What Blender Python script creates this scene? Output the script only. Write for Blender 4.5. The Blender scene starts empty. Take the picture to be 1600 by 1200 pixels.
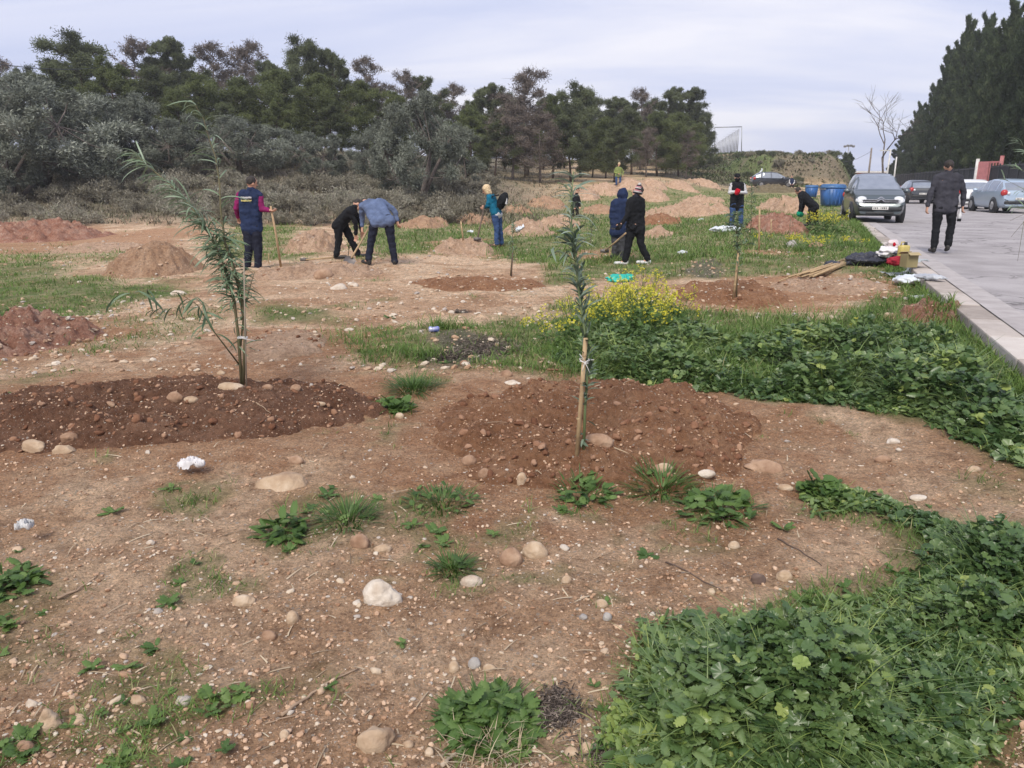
import bpy, bmesh, math, random
import numpy as np
from mathutils import Vector, Matrix, noise as mnoise

R = math.radians
SC = bpy.context.scene
COL = SC.collection
# ------------------------------------------------------------------ camera
PITCH = R(14.7)
CAMH = 1.6
cd = bpy.data.cameras.new('camera'); cam = bpy.data.objects.new('camera', cd); COL.objects.link(cam)
cam.location = (0, 0, CAMH); cam.rotation_euler = (R(90) - PITCH, 0, 0)
cd.sensor_width = 36; cd.lens = 27.0; cd.clip_start = 0.05; cd.clip_end = 3000
SC.camera = cam
# ------------------------------------------------------------------ world, sun, exposure
SC.view_settings.view_transform = 'Standard'; SC.view_settings.look = 'None'
SC.view_settings.gamma = 1; SC.view_settings.exposure = 0.36
SC.render.engine = 'CYCLES'
SC.cycles.use_denoising = True
SC.cycles.max_bounces = 6; SC.cycles.diffuse_bounces = 3; SC.cycles.transmission_bounces = 4
SC.cycles.caustics_reflective = False; SC.cycles.caustics_refractive = False
SUN_EL, SUN_AZ = R(48), R(200)
w = bpy.data.worlds.new("World"); SC.world = w; w.use_nodes = True
nt = w.node_tree; nt.nodes.clear()
N = nt.nodes.new; L_ = nt.links.new
out = N('ShaderNodeOutputWorld'); bg = N('ShaderNodeBackground'); bg.inputs[1].default_value = 0.1
sky = N('ShaderNodeTexSky'); sky.sky_type = 'NISHITA'; sky.sun_disc = False
sky.sun_elevation = SUN_EL; sky.sun_rotation = SUN_AZ
tc = N('ShaderNodeTexCoord'); sep = N('ShaderNodeSeparateXYZ'); L_(tc.outputs['Generated'], sep.inputs[0])
# cloud deck: direction projected onto a flat layer
zz = N('ShaderNodeMath'); zz.operation = 'ADD'; zz.inputs[1].default_value = 0.16; L_(sep.outputs[2], zz.inputs[0])
zc = N('ShaderNodeMath'); zc.operation = 'MAXIMUM'; zc.inputs[1].default_value = 0.05; L_(zz.outputs[0], zc.inputs[0])
dx = N('ShaderNodeMath'); dx.operation = 'DIVIDE'; L_(sep.outputs[0], dx.inputs[0]); L_(zc.outputs[0], dx.inputs[1])
dy = N('ShaderNodeMath'); dy.operation = 'DIVIDE'; L_(sep.outputs[1], dy.inputs[0]); L_(zc.outputs[0], dy.inputs[1])
cmb = N('ShaderNodeCombineXYZ'); L_(dx.outputs[0], cmb.inputs[0]); L_(dy.outputs[0], cmb.inputs[1])
n1 = N('ShaderNodeTexNoise'); n1.inputs['Scale'].default_value = 0.62; n1.inputs['Detail'].default_value = 6
n1.inputs['Roughness'].default_value = 0.52; n1.inputs['Distortion'].default_value = 0.4; mpn = N('ShaderNodeMapping'); mpn.inputs['Rotation'].default_value = (0, 0, .5); mpn.inputs['Scale'].default_value = (.55, 1.5, 1); L_(cmb.outputs[0], mpn.inputs[0]); L_(mpn.outputs[0], n1.inputs['Vector'])
rp = N('ShaderNodeValToRGB'); L_(n1.outputs['Fac'], rp.inputs[0])
K = 8.9
def kc(c): return (c[0]*K, c[1]*K, c[2]*K, 1)
rp.color_ramp.elements[0].position = 0.36; rp.color_ramp.elements[0].color = (0.50, 0.56, 0.80, 1)
rp.color_ramp.elements[1].position = 0.63; rp.color_ramp.elements[1].color = (0.86, 0.85, 0.93, 1)
e = rp.color_ramp.elements.new(0.5); e.color = (0.66, 0.69, 0.87, 1)
sc_ = N('ShaderNodeVectorMath'); sc_.operation = 'SCALE'; sc_.inputs['Scale'].default_value = K; L_(rp.outputs[0], sc_.inputs[0])
mx = N('ShaderNodeMix'); mx.data_type = 'RGBA'; mx.inputs[0].default_value = 0.93
L_(sky.outputs[0], mx.inputs[6]); L_(sc_.outputs[0], mx.inputs[7])
L_(mx.outputs[2], bg.inputs[0]); L_(bg.outputs[0], out.inputs[0])
sd = bpy.data.lights.new('sun', 'SUN'); sd.energy = 2.7; sd.angle = R(22); sd.color = (1.0, 0.93, 0.82)
sun = bpy.data.objects.new('sun', sd); COL.objects.link(sun)
# sun_rotation turns clockwise from +Y
sdir = Vector((math.sin(SUN_AZ)*math.cos(SUN_EL), math.cos(SUN_AZ)*math.cos(SUN_EL), math.sin(SUN_EL)))
sun.rotation_euler = sdir.to_track_quat('Z', 'Y').to_euler()

# ------------------------------------------------------------------ noise
def _h(ix, iy, iz, s):
    n = (ix.astype(np.int64)*374761393 + iy.astype(np.int64)*668265263 + iz*2147483647 + s*1274126177) & 0xffffffff
    n = ((n ^ (n >> 13))*1274126177) & 0xffffffff
    n = n ^ (n >> 16)
    return (n & 0xffffff)/16777215.0
def vn(x, y, s=0, iz=0):
    x = np.asarray(x, float); y = np.asarray(y, float)
    ix = np.floor(x); iy = np.floor(y); fx = x-ix; fy = y-iy
    u = fx*fx*fx*(fx*(fx*6-15)+10); v = fy*fy*fy*(fy*(fy*6-15)+10)
    a = _h(ix, iy, iz, s); b = _h(ix+1, iy, iz, s); c = _h(ix, iy+1, iz, s); d = _h(ix+1, iy+1, iz, s)
    return ((a+(b-a)*u) + ((c+(d-c)*u)-(a+(b-a)*u))*v)*2-1
def fbm(x, y, o=4, s=0, g=0.5):
    t = 0; a = 1; f = 1; m = 0
    for i in range(o):
        ca, sa = math.cos(i*1.3), math.sin(i*1.3)
        t = t + a*vn((x*ca-y*sa)*f+i*17.3, (x*sa+y*ca)*f-i*9.1, s+i*7); m += a; a *= g; f *= 2.03
    return t/m
def vn3(p, s=0):
    x, y, z = p[:, 0], p[:, 1], p[:, 2]; iz = np.floor(z); f = z-iz; f = f*f*(3-2*f)
    izi = iz.astype(np.int64)
    return vn(x, y, s, izi)*(1-f) + vn(x, y, s, izi+1)*f
def ss(a, b, x): 
    t = np.clip((np.asarray(x, float)-a)/(b-a), 0, 1); return t*t*(3-2*t)

# ------------------------------------------------------------------ terrain
ROADZ = 0.25
def xk(y): return 3.9 + .378*(np.asarray(y, float)-5.73)      # outer (grass side) line of the kerb
def H0(x, y):
    x = np.asarray(x, float); y = np.asarray(y, float)
    t = x/np.maximum(y, 3)
    L = 1-ss(-.24, 0.06, t)
    zl = np.interp(y, [30, 36, 44, 52, 70, 120, 400], [0, .4, 1.7, 3.1, 4.2, 6, 12])
    zc = np.interp(y, [40, 45, 52, 60, 70, 100, 140, 400], [0, .2, .75, 1.4, 1.95, 3.6, 5.5, 8])
    zr = np.interp(y, [10, 23, 50, 70, 82, 100, 120, 150, 400], [0, .25, .5, .78, 1.3, 3.4, 6.0, 6.3, 6.3]); zr = np.minimum(zr, .9)+np.maximum(zr-.9, 0)*(1-ss(.33, .42, t))
    Rr = ss(.16, .30, t)
    z = zl*L + (1-L)*((1-Rr)*zc + Rr*zr)
    # berm of old earth at the end of the road
    u = (x-32.6)/6.9; v = (y-97)/12
    q = (np.abs(u)**2.6 + np.abs(v)**3.0)
    berm = np.clip(1.25-q, 0, 1)
    berm = berm*berm*(3-2*berm)
    k = ss(0.2, 2.5, x-xk(y)-3.2)
    z = np.where(y > 60, z*(1-k*ss(60, 85, y)*1.0) + .2*k*ss(60, 85, y), z)
    z = np.maximum(z, 4.55*berm + .35*fbm(x*.35, y*.35, 4, 91)*ss(0, .5, berm))
    # level strip under the road and everything beyond it
    d = x-xk(y)
    z = z + .09*ss(-1.6, -.1, d)*(1-ss(9, 16, y))*(y > 3)
    wr = ss(-.15, .12, d)*(1-ss(70, 84, y))
    z = z*(1-wr) + (ROADZ-.07)*wr
    return z
def micro(x, y):
    r = np.hypot(x, y)
    a = .07*fbm(x*.35, y*.35, 2, 5)
    a = a + .028*fbm(x*1.3, y*1.3, 2, 11)*(1-ss(35, 60, r))
    a = a + .013*fbm(x*5.5, y*5.5, 3, 21)*(1-ss(10, 25, r))
    a = a + .008*fbm(x*22, y*22, 2, 31)*(1-ss(4, 9, r)) + .012*fbm(x*3, y*3, 2, 41)*(1-ss(12, 30, r))
    road = ss(-.6, -.1, x-xk(y))*(1-ss(70, 84, y))
    return a*(1-road)
def H(x, y): return H0(x, y) + micro(x, y)
COSP, SINP = math.cos(PITCH), math.sin(PITCH)
def ray(px, py):
    a = (px-800)/1200; b = (600-py)/1200
    return a, COSP+SINP*b, -SINP+COSP*b          # direction
def PD(px, py, D):
    """world point seen at photo pixel (px,py), D metres ahead"""
    a, b, c = ray(px, py); k = D/b
    return Vector((a*k, D, CAMH+c*k))
def P(px, py, f=None):
    f = f or H
    a, b, c = ray(px, py)
    ys = np.geomspace(.8, 400, 1500)
    zr = CAMH + c*ys/b; zt = f(a*ys/b, ys)
    i = np.argmax(zr < zt)
    if not (zr < zt).any(): i = len(ys)-1
    lo, hi = ys[max(i-1, 0)], ys[i]
    yy = np.linspace(lo, hi, 12); zr = CAMH+c*yy/b; zt = f(a*yy/b, yy); j = np.argmax(zr < zt)
    y = yy[j]; return Vector((a*y/b, y, float(zt[j])))
def PX(x, y, z):
    z = np.asarray(z)-CAMH
    dep = y*COSP - z*SINP; up = y*SINP + z*COSP
    dep = np.maximum(dep, .05)
    return 800+1200*x/dep, 600-1200*up/dep

# mounds of dug earth: (kind, name, px, py of base centre, half-width px, half-depth m, height m, rot, label, group, crater)
class Mound: pass
MOUNDS = []
def mound(px, py, hw, hd, h, mat, label, group=None, rot=0, crater=None, p=1.0, rough=1.0, fresh=1.0, stone=0.5, edge=0.25, name='earth_mound'):
    m = Mound(); c = P(px, py, H0)
    m.x, m.y = c.x, c.y; m.D = c.y
    m.a = hw/1200*(c.y*COSP+.3); m.b = hd; m.h = h*(.82 if group else 1); m.rot = R(rot); m.mat = mat; m.label = label; m.group = group
    m.crater = [(P(q[0], q[1], H0).x, P(q[0], q[1], H0).y, q[2], q[3]) for q in (crater or [])]; m.p = p; m.rough = rough; m.stone = stone; m.edge = edge
    m.seed = len(MOUNDS)*13+3; m.name = name
    MOUNDS.append(m); return m
def mz(m, x, y):
    """height of mound m above the bare ground (negative outside)"""
    dx = x-m.x; dy = y-m.y; c, s = math.cos(m.rot), math.sin(m.rot)
    u = (dx*c+dy*s)/m.a; v = (-dx*s+dy*c)/m.b
    sc = 1.5/max(min(m.a, m.b), .2)
    d = np.sqrt(u*u+v*v) + m.edge*fbm(x*sc, y*sc, 3, m.seed) + .06*fbm(x*sc*6, y*sc*6, 2, m.seed+1)
    k = np.clip(1-d, -1, 1)
    prof = np.where(k > 0, m.h*(np.clip(k, 0, 1)*(2-np.clip(k, 0, 1)))**m.p, .35*m.h*k - .02)
    f = min(1, .9+.0*m.a)
    lump = (.15*fbm(x*2.6, y*2.6, 3, m.seed+2) + .10*fbm(x*8, y*8, 3, m.seed+3) + .030*fbm(x*30, y*30, 2, m.seed+4))
    lump = lump*m.rough*min(1.0, m.h*3)*ss(-.02, .22, k)
    z = prof+lump
    for cx, cy, r, dep in m.crater:
        dd = np.hypot(x-cx, (y-cy))/r
        z = z - dep*np.exp(-(dd**2)*1.4) + .25*dep*np.exp(-((dd-1.5)**2)*4)
    return z
def HT(x, y):
    x = np.asarray(x, float); y = np.asarray(y, float)
    z = H(x, y); b = z.copy()
    for m in MOUNDS:
        r = 1.35*max(m.a, m.b)
        k = (np.abs(x-m.x) < r) & (np.abs(y-m.y) < r)
        if np.any(k):
            if z.ndim: z[k] = np.maximum(z[k], b[k]+mz(m, x[k], y[k]))
            else: z = np.maximum(z, b+mz(m, x, y))
    return z
def G_(px, py): return P(px, py, HT)

# ------------------------------------------------------------------ mesh builder
class MB:
    def __init__(s): s.v = []; s.q = []; s.t = []; s.r = []; s.mq = []; s.mt = []; s.n = 0
    def add(s, v, q=None, t=None, r=0.5, mi=0):
        v = np.asarray(v, float).reshape(-1, 3)
        s.v.append(v)
        s.r.append(np.broadcast_to(np.asarray(r, float), (len(v),)))
        if q is not None and len(q): q = np.asarray(q).reshape(-1, 4); s.q.append(q+s.n); s.mq.append(np.full(len(q), mi))
        if t is not None and len(t): t = np.asarray(t).reshape(-1, 3); s.t.append(t+s.n); s.mt.append(np.full(len(t), mi))
        s.n += len(v)
    def inst(s, T, pos, M, r=0.5, mi=0):
        """many copies of template T=(verts,quads,tris); M (n,3,3) rows = local axes in world"""
        tv, tq, tt = T; k = len(tv); n = len(pos)
        v = np.einsum('kj,njc->nkc', tv, M) + pos[:, None, :]
        off = (np.arange(n)*k)[:, None, None]
        q = (tq[None]+off).reshape(-1, 4) if len(tq) else None
        t = (tt[None]+off).reshape(-1, 3) if len(tt) else None
        rr = np.repeat(np.broadcast_to(r, (n,)), k)
        s.add(v.reshape(-1, 3), q, t, rr, mi)
    def mesh(s, name, mats, smooth=True):
        v = np.concatenate(s.v); q = np.concatenate(s.q) if s.q else np.zeros((0, 4), int); t = np.concatenate(s.t) if s.t else np.zeros((0, 3), int)
        me = bpy.data.meshes.new(name); me.vertices.add(len(v)); me.vertices.foreach_set('co', v.ravel())
        nl = q.size+t.size; me.loops.add(nl); me.loops.foreach_set('vertex_index', np.concatenate([q.ravel(), t.ravel()]).astype(np.int32))
        ls = np.concatenate([np.arange(len(q))*4, q.size+np.arange(len(t))*3]).astype(np.int32)
        me.polygons.add(len(ls)); me.polygons.foreach_set('loop_start', ls)
        mi = np.concatenate(s.mq+s.mt).astype(np.int32) if (s.mq or s.mt) else np.zeros(0, np.int32)
        me.polygons.foreach_set('material_index', mi)
        me.polygons.foreach_set('use_smooth', np.full(len(ls), smooth))
        for m in (mats if isinstance(mats, (list, tuple)) else [mats]): me.materials.append(m)
        at = me.attributes.new('rnd', 'FLOAT', 'POINT'); at.data.foreach_set('value', np.concatenate(s.r).astype(np.float32))
        me.update(calc_edges=True); me.validate(); return me
    def obj(s, name, mats, parent=None, smooth=True):
        return link(name, s.mesh(name, mats, smooth), parent)
def link(name, me, parent=None, loc=None):
    o = bpy.data.objects.new(name, me); COL.objects.link(o)
    if parent is not None: o.parent = parent
    if loc is not None: o.location = loc
    return o
def tag(o, label=None, cat=None, group=None, kind=None):
    if label: o['label'] = label
    if cat: o['category'] = cat
    if group: o['group'] = group
    if kind: o['kind'] = kind
    return o
def empty(name, loc, rz=0, label=None, cat=None, group=None):
    o = bpy.data.objects.new(name, None); COL.objects.link(o); o.location = loc; o.rotation_euler = (0, 0, rz)
    o.empty_display_size = .2
    return tag(o, label, cat, group)
def copy_tree(o, loc=None, rz=None, scale=None, label=None, group=None, parent=None):
    c = o.copy(); COL.objects.link(c)
    if parent is not None: c.parent = parent
    if loc is not None: c.location = loc
    if rz is not None: c.rotation_euler = (0, 0, rz)
    if scale is not None: c.scale = scale if hasattr(scale, '__len__') else (scale,)*3
    if label: c['label'] = label
    if group: c['group'] = group
    for ch in list(o.children): copy_tree(ch, parent=c)
    return c
# template pieces
def frames(d, n):
    """rows X,Y,Z; Y along d, Z close to n"""
    d = d/np.maximum(np.linalg.norm(d, axis=1, keepdims=True), 1e-9)
    x = np.cross(d, n); x /= np.maximum(np.linalg.norm(x, axis=1, keepdims=True), 1e-9)
    z = np.cross(x, d); return np.stack([x, d, z], 1)
def strip(n=3, w=.5, bend=.3, tipw=0.02, fold=0.0, shape=None):
    """leaf strip along +Y length 1, half-width w, bending down (-Z)"""
    vs = []; q = []; t = []
    for i in range(n+1):
        u = i/n; ww = w*(shape(u) if shape else (1-u*.6)) if i < n else tipw*w
        z = -bend*u*u
        y = u*(1-.25*bend*u)
        if i < n: vs += [(-ww, y, z+fold*ww), (ww, y, z+fold*ww)]
        else: vs += [(0, y, z)]
        if i < n-1: q.append((2*i, 2*i+1, 2*i+3, 2*i+2))
    t.append((2*n-2, 2*n-1, 2*n))
    return np.array(vs, float), np.array(q, int).reshape(-1, 4), np.array(t, int)
def tube(mb, pts, rad, sides=6, r=.5, mi=0, cap=True):
    pts = [Vector(p) for p in pts]; n = len(pts); rad = list(rad) if hasattr(rad, '__len__') else [rad]*n
    vs = []; up = Vector((.13, .21, 1)).normalized()
    for i, p in enumerate(pts):
        d = (pts[min(i+1, n-1)]-pts[max(i-1, 0)]).normalized()
        x = d.cross(up)
        if x.length < .1: x = d.cross(Vector((1, 0, 0)))
        x.normalize(); y = d.cross(x)
        for k in range(sides):
            a = 2*math.pi*k/sides; vs.append(p+(x*math.cos(a)+y*math.sin(a))*rad[i])
    q = [(i*sides+k, i*sides+(k+1) % sides, (i+1)*sides+(k+1) % sides, (i+1)*sides+k) for i in range(n-1) for k in range(sides)]
    t = []
    if cap:
        vs += [pts[0], pts[-1]]; a = len(vs)-2
        t = [(a, (k+1) % sides, k) for k in range(sides)]+[(a+1, (n-1)*sides+k, (n-1)*sides+(k+1) % sides) for k in range(sides)]
    mb.add(np.array([tuple(v) for v in vs]), q, t, r, mi)
def box(mb, c, s, rz=0, r=.5, mi=0, bev=0.0, rot=None):
    bm = bmesh.new(); bmesh.ops.create_cube(bm, size=1)
    for v in bm.verts: v.co = Vector((v.co.x*s[0], v.co.y*s[1], v.co.z*s[2]))
    if bev: bmesh.ops.bevel(bm, geom=bm.edges[:], offset=bev, segments=2, affect='EDGES', profile=.6)
    M = Matrix.Translation(c) @ (rot.to_4x4() if rot is not None else Matrix.Rotation(rz, 4, 'Z'))
    bm_add(mb, bm, M, r, mi)
def bm_add(mb, bm, M=None, r=.5, mi=0):
    if M is not None: bmesh.ops.transform(bm, matrix=M, verts=bm.verts)
    bm.verts.index_update(); v = [tuple(x.co) for x in bm.verts]; q = []; t = []
    for f in bm.faces:
        ix = [x.index for x in f.verts]
        if len(ix) == 4: q.append(ix)
        else:
            for i in range(1, len(ix)-1): t.append((ix[0], ix[i], ix[i+1]))
    mb.add(np.array(v), q, t, r, mi); bm.free()
def ico(sub):
    bm = bmesh.new(); bmesh.ops.create_icosphere(bm, subdivisions=sub, radius=1)
    v = np.array([tuple(x.co) for x in bm.verts]); t = np.array([[x.index for x in f.verts] for f in bm.faces]); bm.free(); return v, t
ICO = {s: ico(s) for s in (1, 2, 3, 4)}
def blob(mb, c, s, seed=0, amp=.15, fr=1.6, sub=3, rot=None, r=.5, mi=0, flat=None):
    v, t = ICO[sub]; d = 1+amp*vn3(v*fr+seed*7.7+50, seed)+amp*.4*vn3(v*fr*3+seed*3.1+50, seed+1)
    v = v*d[:, None]*np.array(s)
    if flat is not None: v[:, 2] = np.maximum(v[:, 2], flat)
    if rot is not None: v = v @ np.array(rot.to_3x3()).T
    mb.add(v+np.array(c), None, t, r, mi)

# ------------------------------------------------------------------ materials
def mat(name, col, rough=.8, metal=0, noise=None, bump=0, bscale=40, spec=.5, coat=0, alt=None, ascale=4):
    m = bpy.data.materials.new(name); m.use_nodes = True; t = m.node_tree; b = t.nodes['Principled BSDF']
    b.inputs['Roughness'].default_value = rough; b.inputs['Metallic'].default_value = metal
    b.inputs['Specular IOR Level'].default_value = spec; b.inputs['Coat Weight'].default_value = coat
    tcn = t.nodes.new('ShaderNodeTexCoord')
    alt = alt or tuple(c*.72 for c in col)
    nz = t.nodes.new('ShaderNodeTexNoise'); nz.inputs['Scale'].default_value = ascale; nz.inputs['Detail'].default_value = 6
    t.links.new(tcn.outputs['Object'], nz.inputs['Vector'])
    rp = t.nodes.new('ShaderNodeValToRGB'); rp.color_ramp.elements[0].position = .35; rp.color_ramp.elements[1].position = .65
    rp.color_ramp.elements[0].color = (*alt, 1); rp.color_ramp.elements[1].color = (*col, 1)
    t.links.new(nz.outputs['Fac'], rp.inputs[0]); t.links.new(rp.outputs[0], b.inputs['Base Color'])
    if bump:
        n2 = t.nodes.new('ShaderNodeTexNoise'); n2.inputs['Scale'].default_value = bscale; n2.inputs['Detail'].default_value = 4
        t.links.new(tcn.outputs['Object'], n2.inputs['Vector'])
        bp = t.nodes.new('ShaderNodeBump'); bp.inputs['Strength'].default_value = bump; bp.inputs['Distance'].default_value = .02
        t.links.new(n2.outputs['Fac'], bp.inputs['Height']); t.links.new(bp.outputs[0], b.inputs['Normal'])
    return m
def ramp_mat(name, stops, rough=.6, transl=0.0, nscale=None, spec=.4, objrnd=0.0, bump=0, bscale=60):
    """colour from the per-piece 'rnd' attribute, varied a little by a procedural noise"""
    m = bpy.data.materials.new(name); m.use_nodes = True; t = m.node_tree; b = t.nodes['Principled BSDF']
    b.inputs['Roughness'].default_value = rough; b.inputs['Specular IOR Level'].default_value = spec
    at = t.nodes.new('ShaderNodeAttribute'); at.attribute_name = 'rnd'
    fac = at.outputs['Fac']
    tcn = t.nodes.new('ShaderNodeTexCoord')
    if nscale:
        nz = t.nodes.new('ShaderNodeTexNoise'); nz.inputs['Scale'].default_value = nscale; nz.inputs['Detail'].default_value = 4
        t.links.new(tcn.outputs['Object'], nz.inputs['Vector'])
        a = t.nodes.new('ShaderNodeMath'); a.operation = 'MULTIPLY_ADD'; a.inputs[1].default_value = .9; a.inputs[2].default_value = -.45
        t.links.new(nz.outputs['Fac'], a.inputs[0])
        s2 = t.nodes.new('ShaderNodeMath'); s2.operation = 'ADD'; t.links.new(fac, s2.inputs[0]); t.links.new(a.outputs[0], s2.inputs[1]); fac = s2.outputs[0]
    if objrnd:
        oi = t.nodes.new('ShaderNodeObjectInfo'); a = t.nodes.new('ShaderNodeMath'); a.operation = 'MULTIPLY_ADD'
        a.inputs[1].default_value = objrnd; a.inputs[2].default_value = -objrnd/2; t.links.new(oi.outputs['Random'], a.inputs[0])
        s2 = t.nodes.new('ShaderNodeMath'); s2.operation = 'ADD'; t.links.new(fac, s2.inputs[0]); t.links.new(a.outputs[0], s2.inputs[1]); fac = s2.outputs[0]
    rp = t.nodes.new('ShaderNodeValToRGB'); el = rp.color_ramp.elements
    while len(el) < len(stops): el.new(.5)
    for i, c in enumerate(stops): el[i].position = i/(len(stops)-1); el[i].color = (*c, 1)
    t.links.new(fac, rp.inputs[0]); t.links.new(rp.outputs[0], b.inputs['Base Color'])
    if bump:
        n2 = t.nodes.new('ShaderNodeTexNoise'); n2.inputs['Scale'].default_value = bscale; n2.inputs['Detail'].default_value = 5
        t.links.new(tcn.outputs['Object'], n2.inputs['Vector'])
        bp = t.nodes.new('ShaderNodeBump'); bp.inputs['Strength'].default_value = bump; bp.inputs['Distance'].default_value = .01
        t.links.new(n2.outputs['Fac'], bp.inputs['Height']); t.links.new(bp.outputs[0], b.inputs['Normal'])
    if transl:
        tr = t.nodes.new('ShaderNodeBsdfTranslucent'); t.links.new(rp.outputs[0], tr.inputs[0])
        mxs = t.nodes.new('ShaderNodeMixShader'); mxs.inputs[0].default_value = transl
        o = t.nodes['Material Output']; t.links.new(b.outputs[0], mxs.inputs[1]); t.links.new(tr.outputs[0], mxs.inputs[2]); t.links.new(mxs.outputs[0], o.inputs[0])
    return m
def soil_mat(name, fresh=None):
    """earth: tan crust, red-brown fresh earth, green and dry cover from the 'mask' attribute; fresh=constant for dug earth"""
    m = bpy.data.materials.new(name); m.use_nodes = True; t = m.node_tree; b = t.nodes['Principled BSDF']
    b.inputs['Roughness'].default_value = .95; b.inputs['Specular IOR Level'].default_value = .15
    tcn = t.nodes.new('ShaderNodeTexCoord'); V = tcn.outputs['Object']
    def nz(s, d=6, r=.6):
        n = t.nodes.new('ShaderNodeTexNoise'); n.inputs['Scale'].default_value = s; n.inputs['Detail'].default_value = d; n.inputs['Roughness'].default_value = r
        t.links.new(V, n.inputs['Vector']); return n.outputs['Fac']
    def rampc(f, st):
        r = t.nodes.new('ShaderNodeValToRGB'); el = r.color_ramp.elements
        while len(el) < len(st): el.new(.5)
        for i, (p, c) in enumerate(st): el[i].position = p; el[i].color = (*c, 1)
        t.links.new(f, r.inputs[0]); return r.outputs[0]
    def mix(f, a, c, mode='MIX'):
        x = t.nodes.new('ShaderNodeMix'); x.data_type = 'RGBA'; x.blend_type = mode; x.clamp_factor = True
        if isinstance(f, float): x.inputs[0].default_value = f
        else: t.links.new(f, x.inputs[0])
        for i, s in ((6, a), (7, c)):
            if isinstance(s, tuple): x.inputs[i].default_value = (*s, 1)
            else: t.links.new(s, x.inputs[i])
        return x.outputs[2]
    def mth(op, a, c):
        x = t.nodes.new('ShaderNodeMath'); x.operation = op
        for i, s in ((0, a), (1, c)):
            if isinstance(s, (int, float)): x.inputs[i].default_value = s
            else: t.links.new(s, x.inputs[i])
        return x.outputs[0]
    if fresh is None:
        at = t.nodes.new('ShaderNodeAttribute'); at.attribute_name = 'mask'; sp = t.nodes.new('ShaderNodeSeparateColor'); t.links.new(at.outputs['Color'], sp.inputs[0])
        base = rampc(nz(.8, 8, .65), [(.30, (.36, .215, .125)), (.44, (.54, .355, .225)), (.56, (.74, .55, .38)), (.66, (.62, .43, .285)), (.8, (.45, .28, .175))])
        fine = rampc(nz(9, 8, .7), [(.3, (.48, .45, .42)), (.48, (.95, .95, .95)), (.7, (1.4, 1.38, 1.34))])
        c = mix(1.0, base, fine, 'MULTIPLY')
        grit = rampc(nz(75, 5, .75), [(.34, (.50, .46, .42)), (.48, (.98, .98, .98)), (.66, (1.34, 1.32, 1.28))])
        grit2 = rampc(nz(24, 4, .7), [(.32, (.66, .63, .60)), (.46, (1, 1, 1)), (.68, (1.2, 1.19, 1.17))])
        fr = rampc(nz(5, 8, .7), [(.3, (.30, .145, .075)), (.5, (.43, .235, .13)), (.7, (.55, .34, .21))])
        c = mix(sp.outputs[0], c, fr)
        dry = rampc(nz(3, 8, .7), [(.3, (.10, .09, .065)), (.55, (.17, .145, .11)), (.7, (.26, .23, .17))])
        c = mix(sp.outputs[2], c, dry)
        c = mix(1.0, mix(1.0, c, grit, 'MULTIPLY'), grit2, 'MULTIPLY')
        gr = rampc(nz(2.2, 8, .7), [(.3, (.075, .12, .035)), (.5, (.125, .18, .055)), (.7, (.22, .25, .11))])
        gm = mth('MULTIPLY', sp.outputs[1], rampc(nz(6, 6, .7), [(.28, (.6,)*3), (.5, (1,)*3)]))
        c = mix(gm, c, gr)
    else:
        d, mid, l = fresh
        c = rampc(nz(4, 9, .72), [(.28, d), (.5, mid), (.72, l)])
        c = mix(1.0, c, rampc(nz(28, 6, .7), [(.3, (.6, .58, .56)), (.5, (1, 1, 1)), (.72, (1.3, 1.28, 1.25))]), 'MULTIPLY')
    # small gravel pressed into the crust: two sizes of cells, only some of them stone
    for s, th, amt in ((38, .30, .75), (95, .34, .6), (210, .36, .5)):
        vo = t.nodes.new('ShaderNodeTexVoronoi'); vo.inputs['Scale'].default_value = s; t.links.new(V, vo.inputs['Vector'])
        sc = t.nodes.new('ShaderNodeSeparateColor'); t.links.new(vo.outputs['Color'], sc.inputs[0])
        isst = mth('GREATER_THAN', sc.outputs[0], .80 if fresh is None else .9)
        inn = mth('LESS_THAN', vo.outputs['Distance'], th)
        f = mth('MULTIPLY', mth('MULTIPLY', isst, inn), amt)
        if fresh is None: f = mth('MULTIPLY', f, mth('SUBTRACT', 1, sp.outputs[1]))
        c = mix(f, c, rampc(sc.outputs[1], [(0, (.30, .20, .14)), (.5, (.48, .38, .30)), (1, (.62, .56, .48))]))
    t.links.new(c, b.inputs['Base Color'])
    hgt = mth('ADD', mth('MULTIPLY', nz(14, 10, .75), 1.0), mth('MULTIPLY', nz(90, 6, .8), .45))
    bp = t.nodes.new('ShaderNodeBump'); bp.inputs['Strength'].default_value = 1.0; bp.inputs['Distance'].default_value = .07
    t.links.new(hgt, bp.inputs['Height']); t.links.new(bp.outputs[0], b.inputs['Normal'])
    return m
# ------------------------------------------------------------------ ground cover map (regions given on the ground)
def wpoly(pts): return np.array([(lambda p: (p.x, p.y))(P(px, py, H0)) for px, py in pts])
def sdist(poly, x, y):
    """signed distance, positive inside"""
    n = len(poly); d = np.full(x.shape, 1e9); ins = np.zeros(x.shape, bool)
    for i in range(n):
        ax, ay = poly[i]; bx, by = poly[(i+1) % n]
        ex, ey = bx-ax, by-ay; l = ex*ex+ey*ey+1e-9
        t = np.clip(((x-ax)*ex+(y-ay)*ey)/l, 0, 1)
        d = np.minimum(d, (x-ax-t*ex)**2+(y-ay-t*ey)**2)
        c = ((ay > y) != (by > y)) & (x < (bx-ax)*(y-ay)/(by-ay+1e-12)+ax); ins ^= c
    d = np.sqrt(d); return np.where(ins, d, -d)
W1 = wpoly([(880, 560), (905, 535), (1000, 520), (1060, 515), (1150, 540), (1260, 535), (1330, 515), (1420, 515), (1500, 530), (1560, 575), (1650, 640), (1760, 790), (1680, 790), (1600, 735), (1530, 705), (1440, 668), (1340, 642), (1230, 628), (1130, 614), (1000, 602), (915, 600)])
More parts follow.
